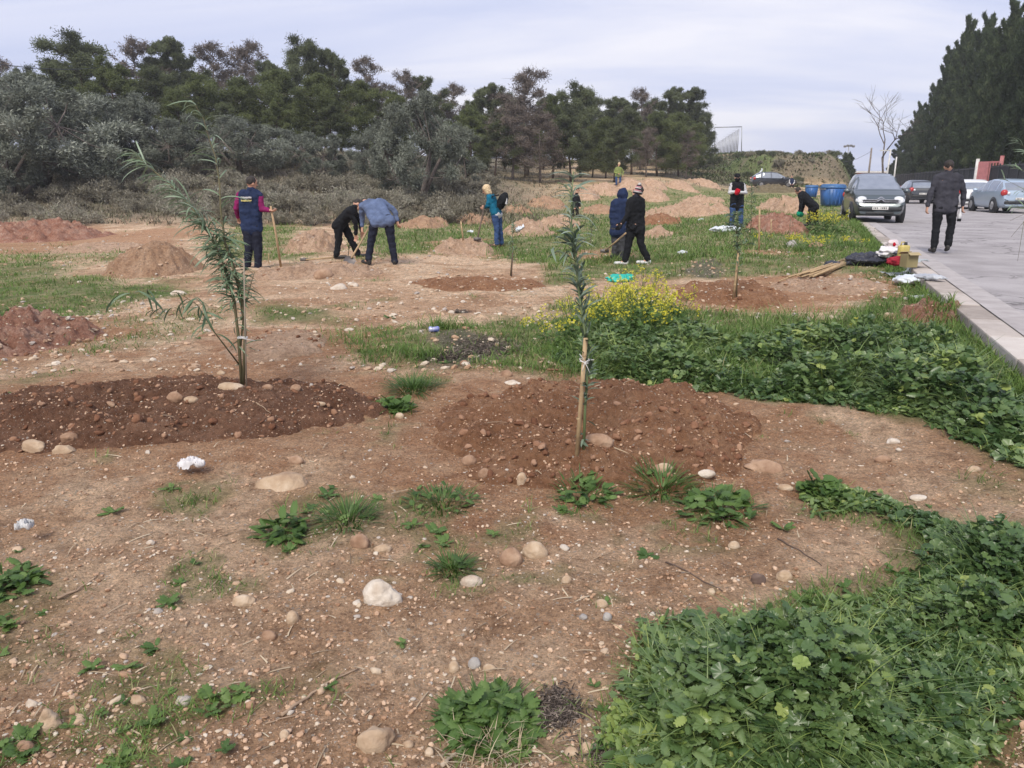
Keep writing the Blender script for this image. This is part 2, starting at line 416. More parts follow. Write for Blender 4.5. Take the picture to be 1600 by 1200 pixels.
W2 = wpoly([(945, 1290), (945, 1130), (970, 1060), (1015, 1005), (1100, 975), (1200, 968), (1265, 930), (1345, 908), (1400, 885), (1390, 835), (1345, 805), (1262, 792), (1250, 765), (1320, 758), (1420, 780), (1520, 806), (1620, 816), (1800, 900), (1800, 1100), (1610, 1085), (1585, 1130), (1570, 1180), (1555, 1290)])
GRN = [  # polygon, density, blade height, roughness of edge
 (wpoly([(-160, 418), (60, 408), (130, 427), (190, 440), (290, 436), (290, 460), (205, 472), (170, 490), (60, 496), (-160, 505)]), 1.0, .10),
 (wpoly([(-160, 380), (110, 378), (205, 386), (190, 410), (100, 408), (-160, 412)]), .55, .10),
 (wpoly([(385, 487), (440, 480), (515, 487), (505, 502), (400, 506)]), .9, .10),
 (wpoly([(130, 505), (330, 470), (380, 480), (330, 520), (240, 545), (100, 560), (90, 540)]), .33, .07),
 (wpoly([(500, 522), (640, 512), (800, 500), (880, 492), (960, 488), (905, 600), (850, 590), (750, 579), (690, 570), (620, 571), (500, 561)]), .9, .15),
 (wpoly([(330, 398), (372, 352), (470, 348), (480, 360), (440, 385), (530, 388), (470, 402), (390, 405)]), .9, .12),
 (wpoly([(560, 352), (640, 336), (720, 330), (790, 322), (860, 308), (930, 298), (1040, 288), (1120, 292), (1250, 300), (1345, 330), (1420, 395), (1490, 455), (1600, 570), (1420, 520), (1290, 500), (1330, 470), (1280, 425), (1240, 432), (1060, 434), (990, 430), (870, 442), (840, 412), (780, 396), (700, 392), (600, 402), (560, 385)]), 1.0, .15),
 (wpoly([(900, 480), (1060, 478), (1300, 498), (1420, 512), (1560, 575), (1620, 640), (1300, 610), (1100, 600), (900, 590)]), 1.0, .22),
 (wpoly([(575, 655), (600, 610), (660, 592), (690, 600), (660, 625), (640, 665), (600, 680)]), .75, .11),
 (wpoly([(410, 850), (420, 815), (470, 775), (520, 770), (560, 800), (600, 815), (560, 830), (500, 825), (450, 850)]), .55, .09),
 (wpoly([(600, 790), (660, 765), (760, 770), (750, 795), (660, 805)]), .9, .08),
 (wpoly([(860, 760), (950, 750), (1060, 750), (1140, 765), (1190, 800), (1120, 830), (1060, 830), (1020, 790), (950, 800), (880, 790)]), .8, .10),
 (wpoly([(680, 880), (730, 865), (740, 900), (700, 915)]), .8, .09),
 (wpoly([(-60, 890), (40, 900), (60, 930), (20, 965), (-60, 975)]), .6, .07),
 (wpoly([(-60, 980), (40, 990), (50, 1015), (-60, 1030)]), .6, .07),
 (wpoly([(650, 1100), (700, 1060), (800, 1070), (850, 1110), (850, 1180), (780, 1200), (680, 1160)]), .55, .08),
 (wpoly([(440, 1040), (500, 1000), (550, 1030), (540, 1110), (470, 1070)]), .35, .06),
 (wpoly([(520, 1180), (640, 1190), (640, 1260), (500, 1260)]), .6, .08),
 (wpoly([(180, 990), (270, 990), (270, 1020), (190, 1020)]), .4, .05),
 (wpoly([(880, 1090), (960, 1060), (1000, 1140), (960, 1240), (900, 1200), (930, 1150)]), .35, .06),
 (wpoly([(1170, 655), (1260, 650), (1330, 690), (1260, 700), (1180, 680)]), .4, .05),
 (wpoly([(1480, 738), (1560, 742), (1570, 762), (1500, 760)]), .6, .05),
]
DRYP = [wpoly([(640, 545), (720, 520), (800, 525), (790, 565), (730, 575), (660, 572)]), wpoly([(1030, 425), (1110, 405), (1150, 412), (1100, 432)])]
FRP = [(wpoly([(655, 445), (700, 430), (800, 424), (850, 436), (820, 450), (700, 456)])), wpoly([(860, 392), (940, 386), (1000, 392), (1000, 404), (900, 404)]),
       wpoly([(1120, 388), (1240, 386), (1245, 400), (1150, 404)]), wpoly([(645, 378), (770, 372), (775, 392), (690, 396)]),
       wpoly([(-100, 372), (200, 360), (330, 352), (330, 366), (180, 392), (120, 395), (-100, 392)]),
       wpoly([(-100, 352), (60, 345), (150, 350), (160, 364), (100, 372), (-100, 378)])]
def inmound(x, y):
    g = np.zeros(x.shape)
    for m in MOUNDS:
        r = 1.3*max(m.a, m.b); k = (np.abs(x-m.x) < r) & (np.abs(y-m.y) < r)
        if k.any(): g[k] = np.maximum(g[k], ss(-.03, .05, mz(m, x[k], y[k])))
    return g
def cover(x, y):
    """green 0..1, fresh 0..1, dry 0..1"""
    SPILL = np.zeros(x.shape); r = np.hypot(x, y); wob = fbm(x*1.1, y*1.1, 4, 61)*(.18+.03*r); fine = fbm(x*4, y*4, 3, 67)
    g = np.zeros(x.shape)
    for poly, dn, bh in GRN:
        sdv = sdist(poly, x, y)+wob
        e = .10+.02*r
        g = np.maximum(g, dn*ss(-e, e, sdv))
    for poly in (W1, W2): g = np.maximum(g, ss(-.15, .1, sdist(poly, x, y)+.5*wob))
    # far rough pasture
    pas = ss(40, 60, y)*.6*(.5+.5*fbm(x*.12, y*.12, 3, 77)); g = np.maximum(g, pas*(1-ss(-.1, -.25, x/np.maximum(y, 1))*0))
    g = g*(.78+.35*fine)
    # sparse seedlings over the bare ground
    sp = ss(.26, .50, fbm(x*2.3+9, y*2.3, 3, 83))*.45*ss(-.3, .2, fbm(x*.7, y*.7, 2, 85)); g = np.maximum(g, sp)
    dry = ss(27, 36, y)*(1-ss(-.05, .12, x/np.maximum(y, 3)))
    t = x/np.maximum(y, 3)
    dry = np.maximum(dry, ss(62, 80, y)*ss(-.05, .1, fbm(x*.15, y*.15, 3, 88)))
    for m in MOUNDS:
        if m.D < 12:
            q = 1.5*max(m.a, m.b); k = (np.abs(x-m.x) < q) & (np.abs(y-m.y) < q)
            if k.any(): SPILL[k] = np.maximum(SPILL[k], ss(-.11, -.015, mz(m, x[k], y[k])+.05*fbm(x[k]*5, y[k]*5, 4, 5)))
    bm_ = ss(.5, 1.5, H0(x, y)-.5)*ss(78, 84, y)*(1-ss(112, 118, y))*(x > 20); dry = np.maximum(dry, .92*bm_); g = np.maximum(g, .8*bm_*ss(-.1, .25, fbm(x*.2, y*.2, 3, 89)))
    for poly in DRYP: dry = np.maximum(dry, ss(-.1, .15, sdist(poly, x, y)+wob))
    g = g*(1-.75*dry); g = np.maximum(g, .85*bm_*ss(-.15, .2, fbm(x*.22, y*.22, 3, 89)))
    f = SPILL*.95
    for poly in FRP: f = np.maximum(f, .8*ss(-.3, .3, sdist(poly, x, y)+wob))
    f = np.maximum(f, .35*ss(.1, .5, fbm(x*.5, y*.5, 3, 99))*(1-ss(12, 30, y)))
    ne = ss(-.5, .4, .5*x-y+4.2+2*fbm(x*.6, y*.6, 3, 101)); f = np.maximum(f, .28*ne)
    g = g*(1-.85*ss(.5, .8, f))
    return np.clip(g, 0, 1), np.clip(f, 0, 1), np.clip(dry, 0, 1)

DRYE = soil_mat('dry_bank_earth', ((.10, .085, .05), (.17, .14, .085), (.24, .20, .12)))
# ---- mounds (front to back)
FRESH = soil_mat('dug_earth', ((.20, .090, .046), (.33, .170, .092), (.46, .27, .16)))
DARKE = soil_mat('moist_dug_earth', ((.12, .055, .032), (.205, .105, .064), (.32, .185, .12)))
TANE = soil_mat('sandy_earth', ((.30, .17, .10), (.43, .27, .17), (.55, .38, .26)))
REDE = soil_mat('red_gravelly_earth', ((.23, .09, .055), (.38, .20, .14), (.55, .38, .30)))
PINKE = soil_mat('brown_earth', ((.36, .22, .14), (.51, .345, .235), (.66, .48, .35)))
mound(930, 668, 262, .98, .19, FRESH, 'broad mound of dug brown earth around the staked sapling in the foreground', crater=[(908, 684, .33, .17)], edge=.2, rough=.9, p=.8)
mound(265, 640, 345, .80, .16, DARKE, 'long dark mound of moist soil under the tall leaning sapling at left', rot=7, edge=.16, rough=1.0, p=.75)
mound(440, 545, 75, .75, .10, PINKE, 'low tan earth bank behind the dark soil mound, beside the grass patch', edge=.25, rough=.8)
mound(30, 528, 100, .85, .24, REDE, 'reddish heap of clods at the left edge of the photo', edge=.25, rough=1.6)
mound(1145, 462, 92, .85, .13, FRESH, 'ring of dug reddish earth round the small pine sapling with a cane', crater=[(1145, 462, .4, .08)], edge=.2, rough=1.1)
mound(748, 446, 104, .75, .10, FRESH, 'flat spread of orange-brown earth at the foot of a thin sapling, right of the diggers', crater=[(797, 440, .3, .06)], edge=.22)
mound(1450, 500, 44, .42, .17, REDE, 'small pinkish heap of earth and rubble against the kerb', edge=.2, rough=1.3)
mound(500, 428, 108, 1.0, .16, PINKE, 'earth thrown up at the feet of the two bending diggers', edge=.25, rough=1.2)
mound(1290, 450, 85, .9, .10, PINKE, 'low brown earth spread below the pile of canes', edge=.25)
GP = 'heaps of dug earth dotted over the planting field'
mound(244, 420, 68, 1.15, .52, TANE, 'sandy conical heap behind the tall leaning sapling, left of the man in the vest', edge=.12, rough=.7, p=1.25)
mound(60, 372, 110, 2.0, .45, REDE, 'wide pinkish-red gravel heap at the far left below the scrub', edge=.2, rough=1.2)
mound(165, 388, 90, 1.2, .12, PINKE, 'low stony red bank left of the sandy conical heap', edge=.3)
mound(492, 388, 44, 1.3, .58, PINKE, 'pale earth heap between the vest man and the bending diggers', GP, edge=.15, p=1.1)
mound(664, 354, 38, 1.5, .42, TANE, 'low sandy heap just right of the blue jacket digger', GP, edge=.2)
mound(725, 391, 48, 1.0, .30, PINKE, 'fresh spoil heap at the feet of the woman with the backpack', GP, edge=.2, rough=1.4)
mound(742, 346, 30, 1.6, .32, TANE, 'small tan heap left of the blonde woman', GP, edge=.2)
mound(824, 366, 42, 1.6, .48, PINKE, 'pinkish heap right of the backpack woman, with litter on its edge', GP, edge=.2)
mound(872, 352, 36, 2.0, .42, PINKE, 'flat pink heap behind the middle of the staked sapling', GP, edge=.2)
mound(854, 322, 30, 2.4, .55, TANE, 'heap left of the person behind the staked sapling', GP, edge=.2)
mound(808, 331, 24, 2.0, .4, TANE, 'small heap in the row beyond the pinkish heap, second from its left end', GP, edge=.2)
mound(916, 308, 22, 2.6, .65, PINKE, 'small heap right of the person behind the staked sapling', GP, edge=.2)
mound(940, 331, 28, 2.0, .42, TANE, 'heap left of the navy hooded woman', GP, edge=.2)
mound(944, 299, 26, 3.0, .6, PINKE, 'far heap near the worker in the hi-vis top', GP, edge=.2)
mound(985, 292, 26, 3.0, .75, PINKE, 'far heap above the two walking women', GP, edge=.2)
mound(1020, 291, 20, 3.0, .65, PINKE, 'most distant little heap below the pine trunks', GP, edge=.2)
mound(1018, 309, 24, 2.4, .72, PINKE, 'rounded heap just right of the striped hat', GP, edge=.15)
mound(1066, 338, 52, 2.6, .66, PINKE, 'large reddish ridge right of the walking women', GP, edge=.2, rot=25)
mound(1030, 350, 30, 1.5, .5, FRESH, 'red-brown heap touching the near end of the large ridge', GP, edge=.2)
mound(1028, 368, 26, 1.0, .3, PINKE, 'low pale heap beside the walking woman in black', GP, edge=.2)
mound(1096, 316, 30, 2.2, .42, PINKE, 'heap between the large ridge and the person with red gloves', GP, edge=.25)
mound(1228, 330, 26, 3.2, .75, PINKE, 'pinkish bank beside the person bending in black', GP, edge=.2)
mound(1212, 358, 40, 1.7, .55, REDE, 'reddish heap in front of the person bending in black', GP, edge=.2, rough=1.2)
mound(1064, 294, 22, 3.5, .55, PINKE, 'flat brown heap under the last pines', GP, edge=.3)
mound(1100, 289, 22, 4.0, .6, PINKE, 'brown heap at the foot of the grassy rise', GP, edge=.3)

mound(1207, 300, 42, 1.6, .62, DRYE, 'brown grassy bank hiding the lower part of the black car', None, edge=.2)

# ---- the ground sheet
def grid_rows():
    a = np.linspace(-3, 1.0, 40)[:-1]; b_ = np.geomspace(5.0, 16.5, 720)-4; c = np.geomspace(16.55, 504, 400)-4
    return np.concatenate([a, b_, c])
YS = grid_rows(); TS = np.sinh(np.linspace(-1.75, 1.75, 860))/np.sinh(1.75)*1.15
GX = (YS[:, None]+4)*TS[None]; GY = np.repeat(YS[:, None], len(TS), 1)
GZ = H(GX, GY)
n_r, n_c = GX.shape
idx = np.arange(n_r*n_c).reshape(n_r, n_c)
mb = MB(); mb.add(np.stack([GX, GY, GZ], -1).reshape(-1, 3), np.stack([idx[:-1, :-1], idx[:-1, 1:], idx[1:, 1:], idx[1:, :-1]], -1).reshape(-1, 4))
ground = mb.obj('ground', soil_mat('field_soil')); tag(ground, kind='structure')
gg, ff, dd = cover(GX.ravel(), GY.ravel())
at = ground.data.attributes.new('mask', 'FLOAT_COLOR', 'POINT')
at.data.foreach_set('color', np.stack([ff, gg, dd, np.ones_like(gg)], -1).ravel().astype(np.float32))

def build_mound(m):
    px = max(.012, m.D/1200*1.6*(1 if m.D < 12 else .8)); na = int(min(420, max(24, 2.7*m.a/px))); nb = int(min(300, max(24, 2.7*m.b/(px*2.2))))
    u = np.linspace(-1.35, 1.35, na); v = np.linspace(-1.35, 1.35, nb); U, V_ = np.meshgrid(u*m.a, v*m.b)
    c, s = math.cos(m.rot), math.sin(m.rot); X = U*c-V_*s; Y = U*s+V_*c
    z = mz(m, X+m.x, Y+m.y); ang = H(X+m.x, Y+m.y); Z = ang+z
    keep = z > -.06
    base = float(H0(m.x, m.y)); ix = np.arange(na*nb).reshape(nb, na)
    q = np.stack([ix[:-1, :-1], ix[:-1, 1:], ix[1:, 1:], ix[1:, :-1]], -1).reshape(-1, 4)
    q = q[keep.ravel()[q].any(1)]
    used, inv = np.unique(q, return_inverse=True)
    mb = MB(); pts = np.stack([X, Y, Z-base], -1).reshape(-1, 3)[used]; mb.add(pts, inv.reshape(-1, 4))
    o = mb.obj(m.name, m.mat); o.location = (m.x, m.y, base); tag(o, m.label, 'earth mound', m.group); return o
for m in MOUNDS: build_mound(m)

# ---- road, kerb, pavement
def road_mat():
    m = mat('asphalt', (.40, .375, .375), .9, alt=(.29, .27, .27), ascale=1.2, bump=.35, bscale=160, spec=.25)
    t = m.node_tree; b = t.nodes['Principled BSDF']; src = b.inputs['Base Color'].links[0].from_socket
    tcn = t.nodes.new('ShaderNodeTexCoord'); vo = t.nodes.new('ShaderNodeTexVoronoi'); vo.feature = 'DISTANCE_TO_EDGE'; vo.inputs['Scale'].default_value = .33
    nz = t.nodes.new('ShaderNodeTexNoise'); nz.inputs['Scale'].default_value = 2.5; nz.inputs['Detail'].default_value = 7
    ad = t.nodes.new('ShaderNodeVectorMath'); ad.operation = 'MULTIPLY_ADD'; ad.inputs[1].default_value = (.9, .9, .9)
    t.links.new(tcn.outputs['Object'], nz.inputs['Vector']); t.links.new(nz.outputs['Color'], ad.inputs[0]); t.links.new(tcn.outputs['Object'], ad.inputs[2]); t.links.new(ad.outputs[0], vo.inputs['Vector'])
    lt = t.nodes.new('ShaderNodeMapRange'); lt.inputs[1].default_value = 0; lt.inputs[2].default_value = .012; lt.inputs[3].default_value = .8; lt.inputs[4].default_value = 0
    t.links.new(vo.outputs['Distance'], lt.inputs[0])
    mx = t.nodes.new('ShaderNodeMix'); mx.data_type = 'RGBA'; t.links.new(lt.outputs[0], mx.inputs[0]); t.links.new(src, mx.inputs[6]); mx.inputs[7].default_value = (.10, .09, .09, 1)
    n3 = t.nodes.new('ShaderNodeTexNoise'); n3.inputs['Scale'].default_value = 140; n3.inputs['Detail'].default_value = 3; t.links.new(tcn.outputs['Object'], n3.inputs['Vector'])
    r3 = t.nodes.new('ShaderNodeValToRGB'); r3.color_ramp.elements[0].position = .35; r3.color_ramp.elements[0].color = (.78, .78, .78, 1); r3.color_ramp.elements[1].position = .65; r3.color_ramp.elements[1].color = (1.15, 1.15, 1.15, 1)
    t.links.new(n3.outputs['Fac'], r3.inputs[0])
    m2 = t.nodes.new('ShaderNodeMix'); m2.data_type = 'RGBA'; m2.blend_type = 'MULTIPLY'; m2.inputs[0].default_value = 1; t.links.new(mx.outputs[2], m2.inputs[6]); t.links.new(r3.outputs[0], m2.inputs[7]); t.links.new(m2.outputs[2], b.inputs['Base Color'])
    return m
ASPH = road_mat(); CONC = mat('kerb_concrete', (.52, .46, .42), .9, alt=(.36, .31, .28), ascale=7, bump=.5, bscale=60, spec=.2)
ry = np.concatenate([np.linspace(-3, 20, 70), np.linspace(20.5, 78, 70)])
def ribbon(name, offs, m, zf):
    mb = MB(); k = len(offs); vs = []
    for y in ry:
        for o in offs: vs.append((float(xk(y))+o, y, zf(o, y)))
    ix = np.arange(len(ry)*k).reshape(len(ry), k)
    mb.add(vs, np.stack([ix[:-1, :-1], ix[:-1, 1:], ix[1:, 1:], ix[1:, :-1]], -1).reshape(-1, 4)); return tag(mb.obj(name, m), kind='structure')
ribbon('road', np.linspace(.30, 10.4, 12), ASPH, lambda o, y: ROADZ+.015*float(fbm(np.array(o*.6), np.array(y*.3), 2, 5)))
ribbon('gutter', [.298, .6], mat('gutter_concrete', (.42, .39, .38), .9, alt=(.33, .30, .29), ascale=5, bump=.3, bscale=90), lambda o, y: ROADZ+.021)
# kerb: separate precast blocks with joints, kept as one kerb
mb = MB(); rs = random.Random(4); y = -2.6
hd = math.atan(.378)
while y < 76:
    L = 1.0 if y < 30 else 2.4
    cy = y+L/2*math.cos(hd); cx = float(xk(cy))+.15
    box(mb, (cx+rs.uniform(-.006, .006), cy, .055+rs.uniform(-.008, .008)), (.29, L-.018, .42), rz=-hd+rs.uniform(-.006, .006), bev=.016 if y < 20 else 0, r=rs.random())
    y += L*math.cos(hd)
kerb = mb.obj('kerb', ramp_mat('kerb_blocks', [(.30, .26, .23), (.42, .37, .33), (.50, .45, .41), (.56, .52, .48)], .92, nscale=6, spec=.15, bump=.8, bscale=45), smooth=False); tag(kerb, kind='structure')
ribbon('pavement', [10.4, 12.4], CONC, lambda o, y: ROADZ+.12)
# broken slab at the lower right corner
p = P(1620, 1165)
mb = MB(); box(mb, (0, 0, 0), (.62, .30, .16), bev=.02); box(mb, (.16, .42, -.01), (.5, .5, .15), bev=.02)
o = mb.obj('concrete_slab', CONC, smooth=False); o.location = (p.x+.36, p.y-.05, p.z+.03); o.rotation_euler = (0.02, .02, -.3); tag(o, 'pale concrete slab end at the lower right corner beside the weeds', 'slab')
# ------------------------------------------------------------------ gravel, clods, straw (uncountable)
rng = np.random.default_rng(7)
def cand(n, y0, y1, spread=.72, pw=1.0):
    """random ground points, spread evenly as seen from the path the photographer stands on, a bit wider than needed"""
    u = rng.random(n); y = 1/((1/(y0+.0)**pw)*(1-u)+(1/(y1)**pw)*u)**(1/pw)
    x = (rng.random(n)*2-1)*spread*(y+.9)
    return x, y
def randrot(n):
    q = rng.normal(size=(n, 4)); q /= np.linalg.norm(q, axis=1, keepdims=True); a, b, c, d = q.T
    return np.stack([1-2*(c*c+d*d), 2*(b*c-d*a), 2*(b*d+c*a), 2*(b*c+d*a), 1-2*(b*b+d*d), 2*(c*d-b*a), 2*(b*d-c*a), 2*(c*d+b*a), 1-2*(b*b+c*c)], -1).reshape(n, 3, 3)
def rockT(seed, sub=1, amp=.25):
    v, t = ICO[sub]; v = v*(1+amp*vn3(v*1.3+seed*5, seed)[:, None]); return v, np.zeros((0, 4), int), t
GRAV = ramp_mat('gravel', [(.34, .21, .13), (.44, .29, .19), (.50, .37, .26), (.36, .24, .16), (.52, .42, .31), (.58, .51, .42), (.34, .30, .27)], .9, nscale=None, spec=.2, bump=.5, bscale=90)
CLOD = ramp_mat('soil_crumbs', [(.24, .135, .08), (.40, .255, .165), (.50, .34, .23), (.58, .43, .31)], .95, spec=.1)
def pebbles(name, n, y0, y1, smin, smax, matl, keepf, sub=1, flat=.6, pw=1.0, sink=.25, label=None, cat=None, tilt=True):
    x, y = cand(n, y0, y1, pw=pw); k = keepf(x, y) > rng.random(n); x, y = x[k], y[k]; n = len(x)
    z = HT(x, y); s = smin*(smax/smin)**(rng.random(n)**2.6); s = s*(1+.02*np.maximum(y-3, 0)*.5)
    M = randrot(n); sc = np.stack([s, s*rng.uniform(.6, 1, n), s*rng.uniform(.45, .8, n)], -1)
    M = M*sc[:, :, None]; M[:, :, 2] *= flat
    mb = MB(); T = [rockT(i, sub, .25 if sub == 1 else .42) for i in range(5)]; w = rng.integers(0, 5, n); pos = np.stack([x, y, z+s*flat*(.55-sink)], -1)
    for i in range(5):
        kk = w == i; mb.inst(T[i], pos[kk], M[kk], rng.random(kk.sum()))
    return tag(mb.obj(name, matl, smooth=sub > 1), label, cat, kind='stuff')
offroad = lambda x, y: (x < xk(y)-.1).astype(float)
def bare(x, y):
    g, f, d = cover(x, y); im = inmound(x, y)
    c = .35+.65*ss(-.2, .35, fbm(x*1.6, y*1.6, 3, 131)); return (1-.9*g)*(1-.75*im)*c*offroad(x, y)
pebbles('gravel', 60000, 1.3, 26, .0018, .0125, GRAV, bare, label='small pale and tan pebbles scattered over the bare earth', cat='gravel')
pebbles('coarse_gravel', 1500, 1.5, 24, .008, .028, GRAV, bare, sub=2, sink=.4, label='coarser rounded pebbles lying among the gravel on the bare earth', cat='gravel')
def clodk(x, y):
    g, f, d = cover(x, y); im = inmound(x, y); return np.clip(.30*(1-g)+.9*im, 0, 1)*offroad(x, y)
pebbles('soil_crumbs', 80000, 1.3, 22, .0025, .014, CLOD, clodk, flat=.75, sink=.1, label='loose brown soil crumbs over the ground and the dug mounds', cat='soil')
pebbles('field_rubble', 30000, 6.5, 60, .010, .05, GRAV, lambda x, y: (.6*np.clip(1.4*fbm(x*.4, y*.4, 3, 133)+.8, 0, 1))*(1-.6*cover(x, y)[0])*offroad(x, y), pw=.7, label='pale stones and rubble scattered over the distant field', cat='rubble')
CLODF = ramp_mat('dug_clods', [(.13, .06, .035), (.19, .095, .058), (.26, .145, .09), (.34, .21, .14)], .97, nscale=14, spec=.08, bump=.8, bscale=60)
pebbles('soil_clods', 22000, 2.5, 14, .005, .036, CLODF, lambda x, y: inmound(x, y)*.8, sub=2, flat=.8, sink=.35, label='clods of dug earth lying over the fresh mounds', cat='soil')
# dry straw and twigs
STRAW = ramp_mat('dry_straw', [(.20, .15, .10), (.36, .28, .19), (.50, .42, .30), (.28, .20, .13)], .8, spec=.2)
x, y = cand(2600, 1.4, 12); k = (rng.random(len(x)) < .25+.75*ss(.1, .5, fbm(x*1.7, y*1.7, 3, 141))) & (offroad(x, y) > 0); x, y = x[k], y[k]; n = len(x)
d = rng.normal(size=(n, 3)); d[:, 2] = rng.uniform(-.05, .35, n)*np.linalg.norm(d[:, :2], axis=1)
nn = np.tile([0, 0, 1.], (n, 1))+rng.normal(size=(n, 3))*.3
L = rng.uniform(.03, .13, n)*(1+.1*y*.5); F = frames(d, nn); F = F*np.stack([np.full(n, .0022)*(1+.15*y), L, L], -1)[:, :, None]
mb = MB(); mb.inst(strip(4, 1, .25), np.stack([x, y, HT(x, y)+.004], -1), F, rng.random(n))
tag(mb.obj('dry_straw', STRAW), 'thin dry stalks and straw littering the bare earth', 'straw', kind='stuff')

# ------------------------------------------------------------------ grass
GRASSM = ramp_mat('grass_blades', [(.065, .125, .022), (.11, .19, .036), (.16, .25, .055), (.22, .29, .08), (.42, .38, .20)], .55, .35, spec=.35)
DRYG = ramp_mat('dry_scrub_grass', [(.10, .09, .06), (.17, .15, .10), (.26, .22, .15), (.13, .14, .08), (.32, .28, .20)], .85, .2, spec=.2)
def blades(name, x, y, hgt, wid, rnd, matl, lean=.45, nseg=3, bend=.45, label=None, cat=None, kind='stuff', parent=None, zoff=0):
    n = len(x); a = rng.uniform(0, 2*np.pi, n); l = rng.gamma(2, lean/2, n)
    d = np.stack([np.cos(a)*l, np.sin(a)*l, np.ones(n)], -1)
    nn = np.stack([np.cos(a), np.sin(a), np.full(n, .01)], -1)*-1.0
    nn = nn*1.0; nn[:, 2] = .3
    F = frames(d, nn); F = F*np.stack([wid, hgt, hgt], -1)[:, :, None]
    # bend direction: -Z of the frame must fall outwards
    mb = MB(); z = HT(x, y)-.008+zoff
    mb.inst(strip(nseg, 1, bend), np.stack([x, y, z], -1), F, rnd)
    return tag(mb.obj(name, matl), label, cat, kind=kind)
def gh(x, y):
    h = np.full(x.shape, .07); wob = fbm(x*1.1, y*1.1, 4, 61)*(.18+.03*np.hypot(x, y))
    for poly, dn, bh in GRN: h = np.where(sdist(poly, x, y)+wob > 0, np.maximum(h, bh), h)
    return h
def tufts(n, y0, y1, per, sp, pw, bh, bw, thr=.0, power=1.2):
    x, y = cand(n, y0, y1, pw=pw); g, f, d = cover(x, y); im = inmound(x, y)
    clump = ss(-.35, .45, fbm(x*3.1, y*3.1, 3, 151))
    k = (rng.random(n) < g**power*(.25+.75*clump)*(1-.93*im)*offroad(x, y)); x, y = x[k], y[k]
    if not len(x): return x, y, x, x, x
    hh = gh(x, y)*(.55+.9*ss(-.5, .7, fbm(x*1.3, y*1.3, 2, 157)))
    r = np.clip(.32+.22*fbm(x*1.2, y*1.2, 2, 163)+rng.normal(size=len(x))*.10, 0, .78)
    x = np.repeat(x, per)+rng.normal(size=len(x)*per)*sp*(1+.03*np.repeat(y, per)); y = np.repeat(y, per)+rng.normal(size=len(y)*per)*sp*(1+.03*np.repeat(y, per))
    hh = np.repeat(hh, per)*rng.uniform(.5, 1.25, len(x))*bh; r = np.clip(np.repeat(r, per)+rng.normal(size=len(x))*.1, 0, .8)
    r = np.where(rng.random(len(x)) < .07, rng.uniform(.85, 1, len(x)), r)
    return x, y, hh, bw*(.8+.4*rng.random(len(x)))*(1+.16*np.maximum(y-2, 0)), r
for nm, a, lb in (('near_grass', (26000, 1.4, 8, 9, .022, 1, 1.0, .0019), 'short green grass tufts on the bare ground in the foreground'),
                  ('middle_grass', (46000, 6, 18, 6, .06, .8, 1.0, .0021), 'green grass across the middle of the planting field'),
                  ('far_grass', (60000, 16, 62, 4, .12, .6, 1.25, .0024), 'rough green grass of the distant field')):
    x, y, h_, w_, r_ = tufts(*a); blades(nm, x, y, h_, w_, r_, GRASSM, lean=.6, label=lb, cat='grass', bend=.5)
# small herb rosettes between the stones
HERBM = ramp_mat('herb_leaves', [(.045, .095, .022), (.08, .15, .035), (.12, .20, .05), (.18, .26, .08)], .5, .3, spec=.4)
def lobed(pairs=5, w=.32):
    vs = [(0, 0, 0)]; q = []; t = []
    for i in range(pairs+1):
        u = .12+.88*i/pairs; vs.append((0, u, .06*math.sin(u*3)-.12*u*u))
    for i in range(pairs):
        u = .12+.88*(i+.5)/pairs; ww = w*math.sin(.35+u*2.3)
        for s in (-1, 1):
            a = len(vs); z = -.12*u*u-.06
            vs += [(s*ww, u+.10, z+.02), (s*ww*.55, u+.19, z+.05), (s*ww*.8, u-.02, z+.03)]
            q.append((i+1, a+2, a, a+1)) if s > 0 else q.append((i+1, a+1, a, a+2)); t.append((i+1, a+1, i+2) if s > 0 else (i+1, i+2, a+1))
    t.append((0, 1, 1+pairs*0+1))
    a = len(vs); vs += [(-.015, 0, 0), (.015, 0, 0), (.012, .2, 0), (-.012, .2, 0)]; q.append((a, a+1, a+2, a+3))
    return np.array(vs, float), np.array(q), np.array(t)
def mallow(rim=28, lobes=7, pet=True):
    vs = [(0, .30, -.05)]; t = []
    for i in range(rim+1):
        th = -math.pi/2+.28+(2*math.pi-.56)*i/rim; lb = abs(math.sin(lobes*(th+math.pi/2)/2)); r = .5*(.80+.22*lb)
        vs.append((r*math.cos(th), .45+r*math.sin(th), .045*math.cos(lobes*(th+math.pi/2))*1.0+.05))
        if i: t.append((0, i, i+1))
    q = []
    if pet:
        a = len(vs); vs += [(-.02, .3, -.05), (.02, .3, -.05), (.02, -.1, -.6), (-.02, -.1, -.6)]; q.append((a, a+1, a+2, a+3))
    return np.array(vs, float), np.array(q, int).reshape(-1, 4), np.array(t)
ferny = lobed(7, .22)
def canopy(name, x, y, zt, size, T, matl, r, up=.75, label=None, cat=None, mbin=None):
    n = len(x); a = rng.uniform(0, 2*np.pi, n); tl = np.abs(rng.normal(size=n))*(1.1-up)+.15
    d = np.stack([np.cos(a), np.sin(a), rng.normal(size=n)*.35+.12], -1)
    nn = np.stack([rng.normal(size=n)*tl, rng.normal(size=n)*tl, np.ones(n)], -1)
    F = frames(d, nn)*size[:, None, None]
    mb = mbin or MB(); mb.inst(T, np.stack([x, y, zt], -1), F, r)
    return mb
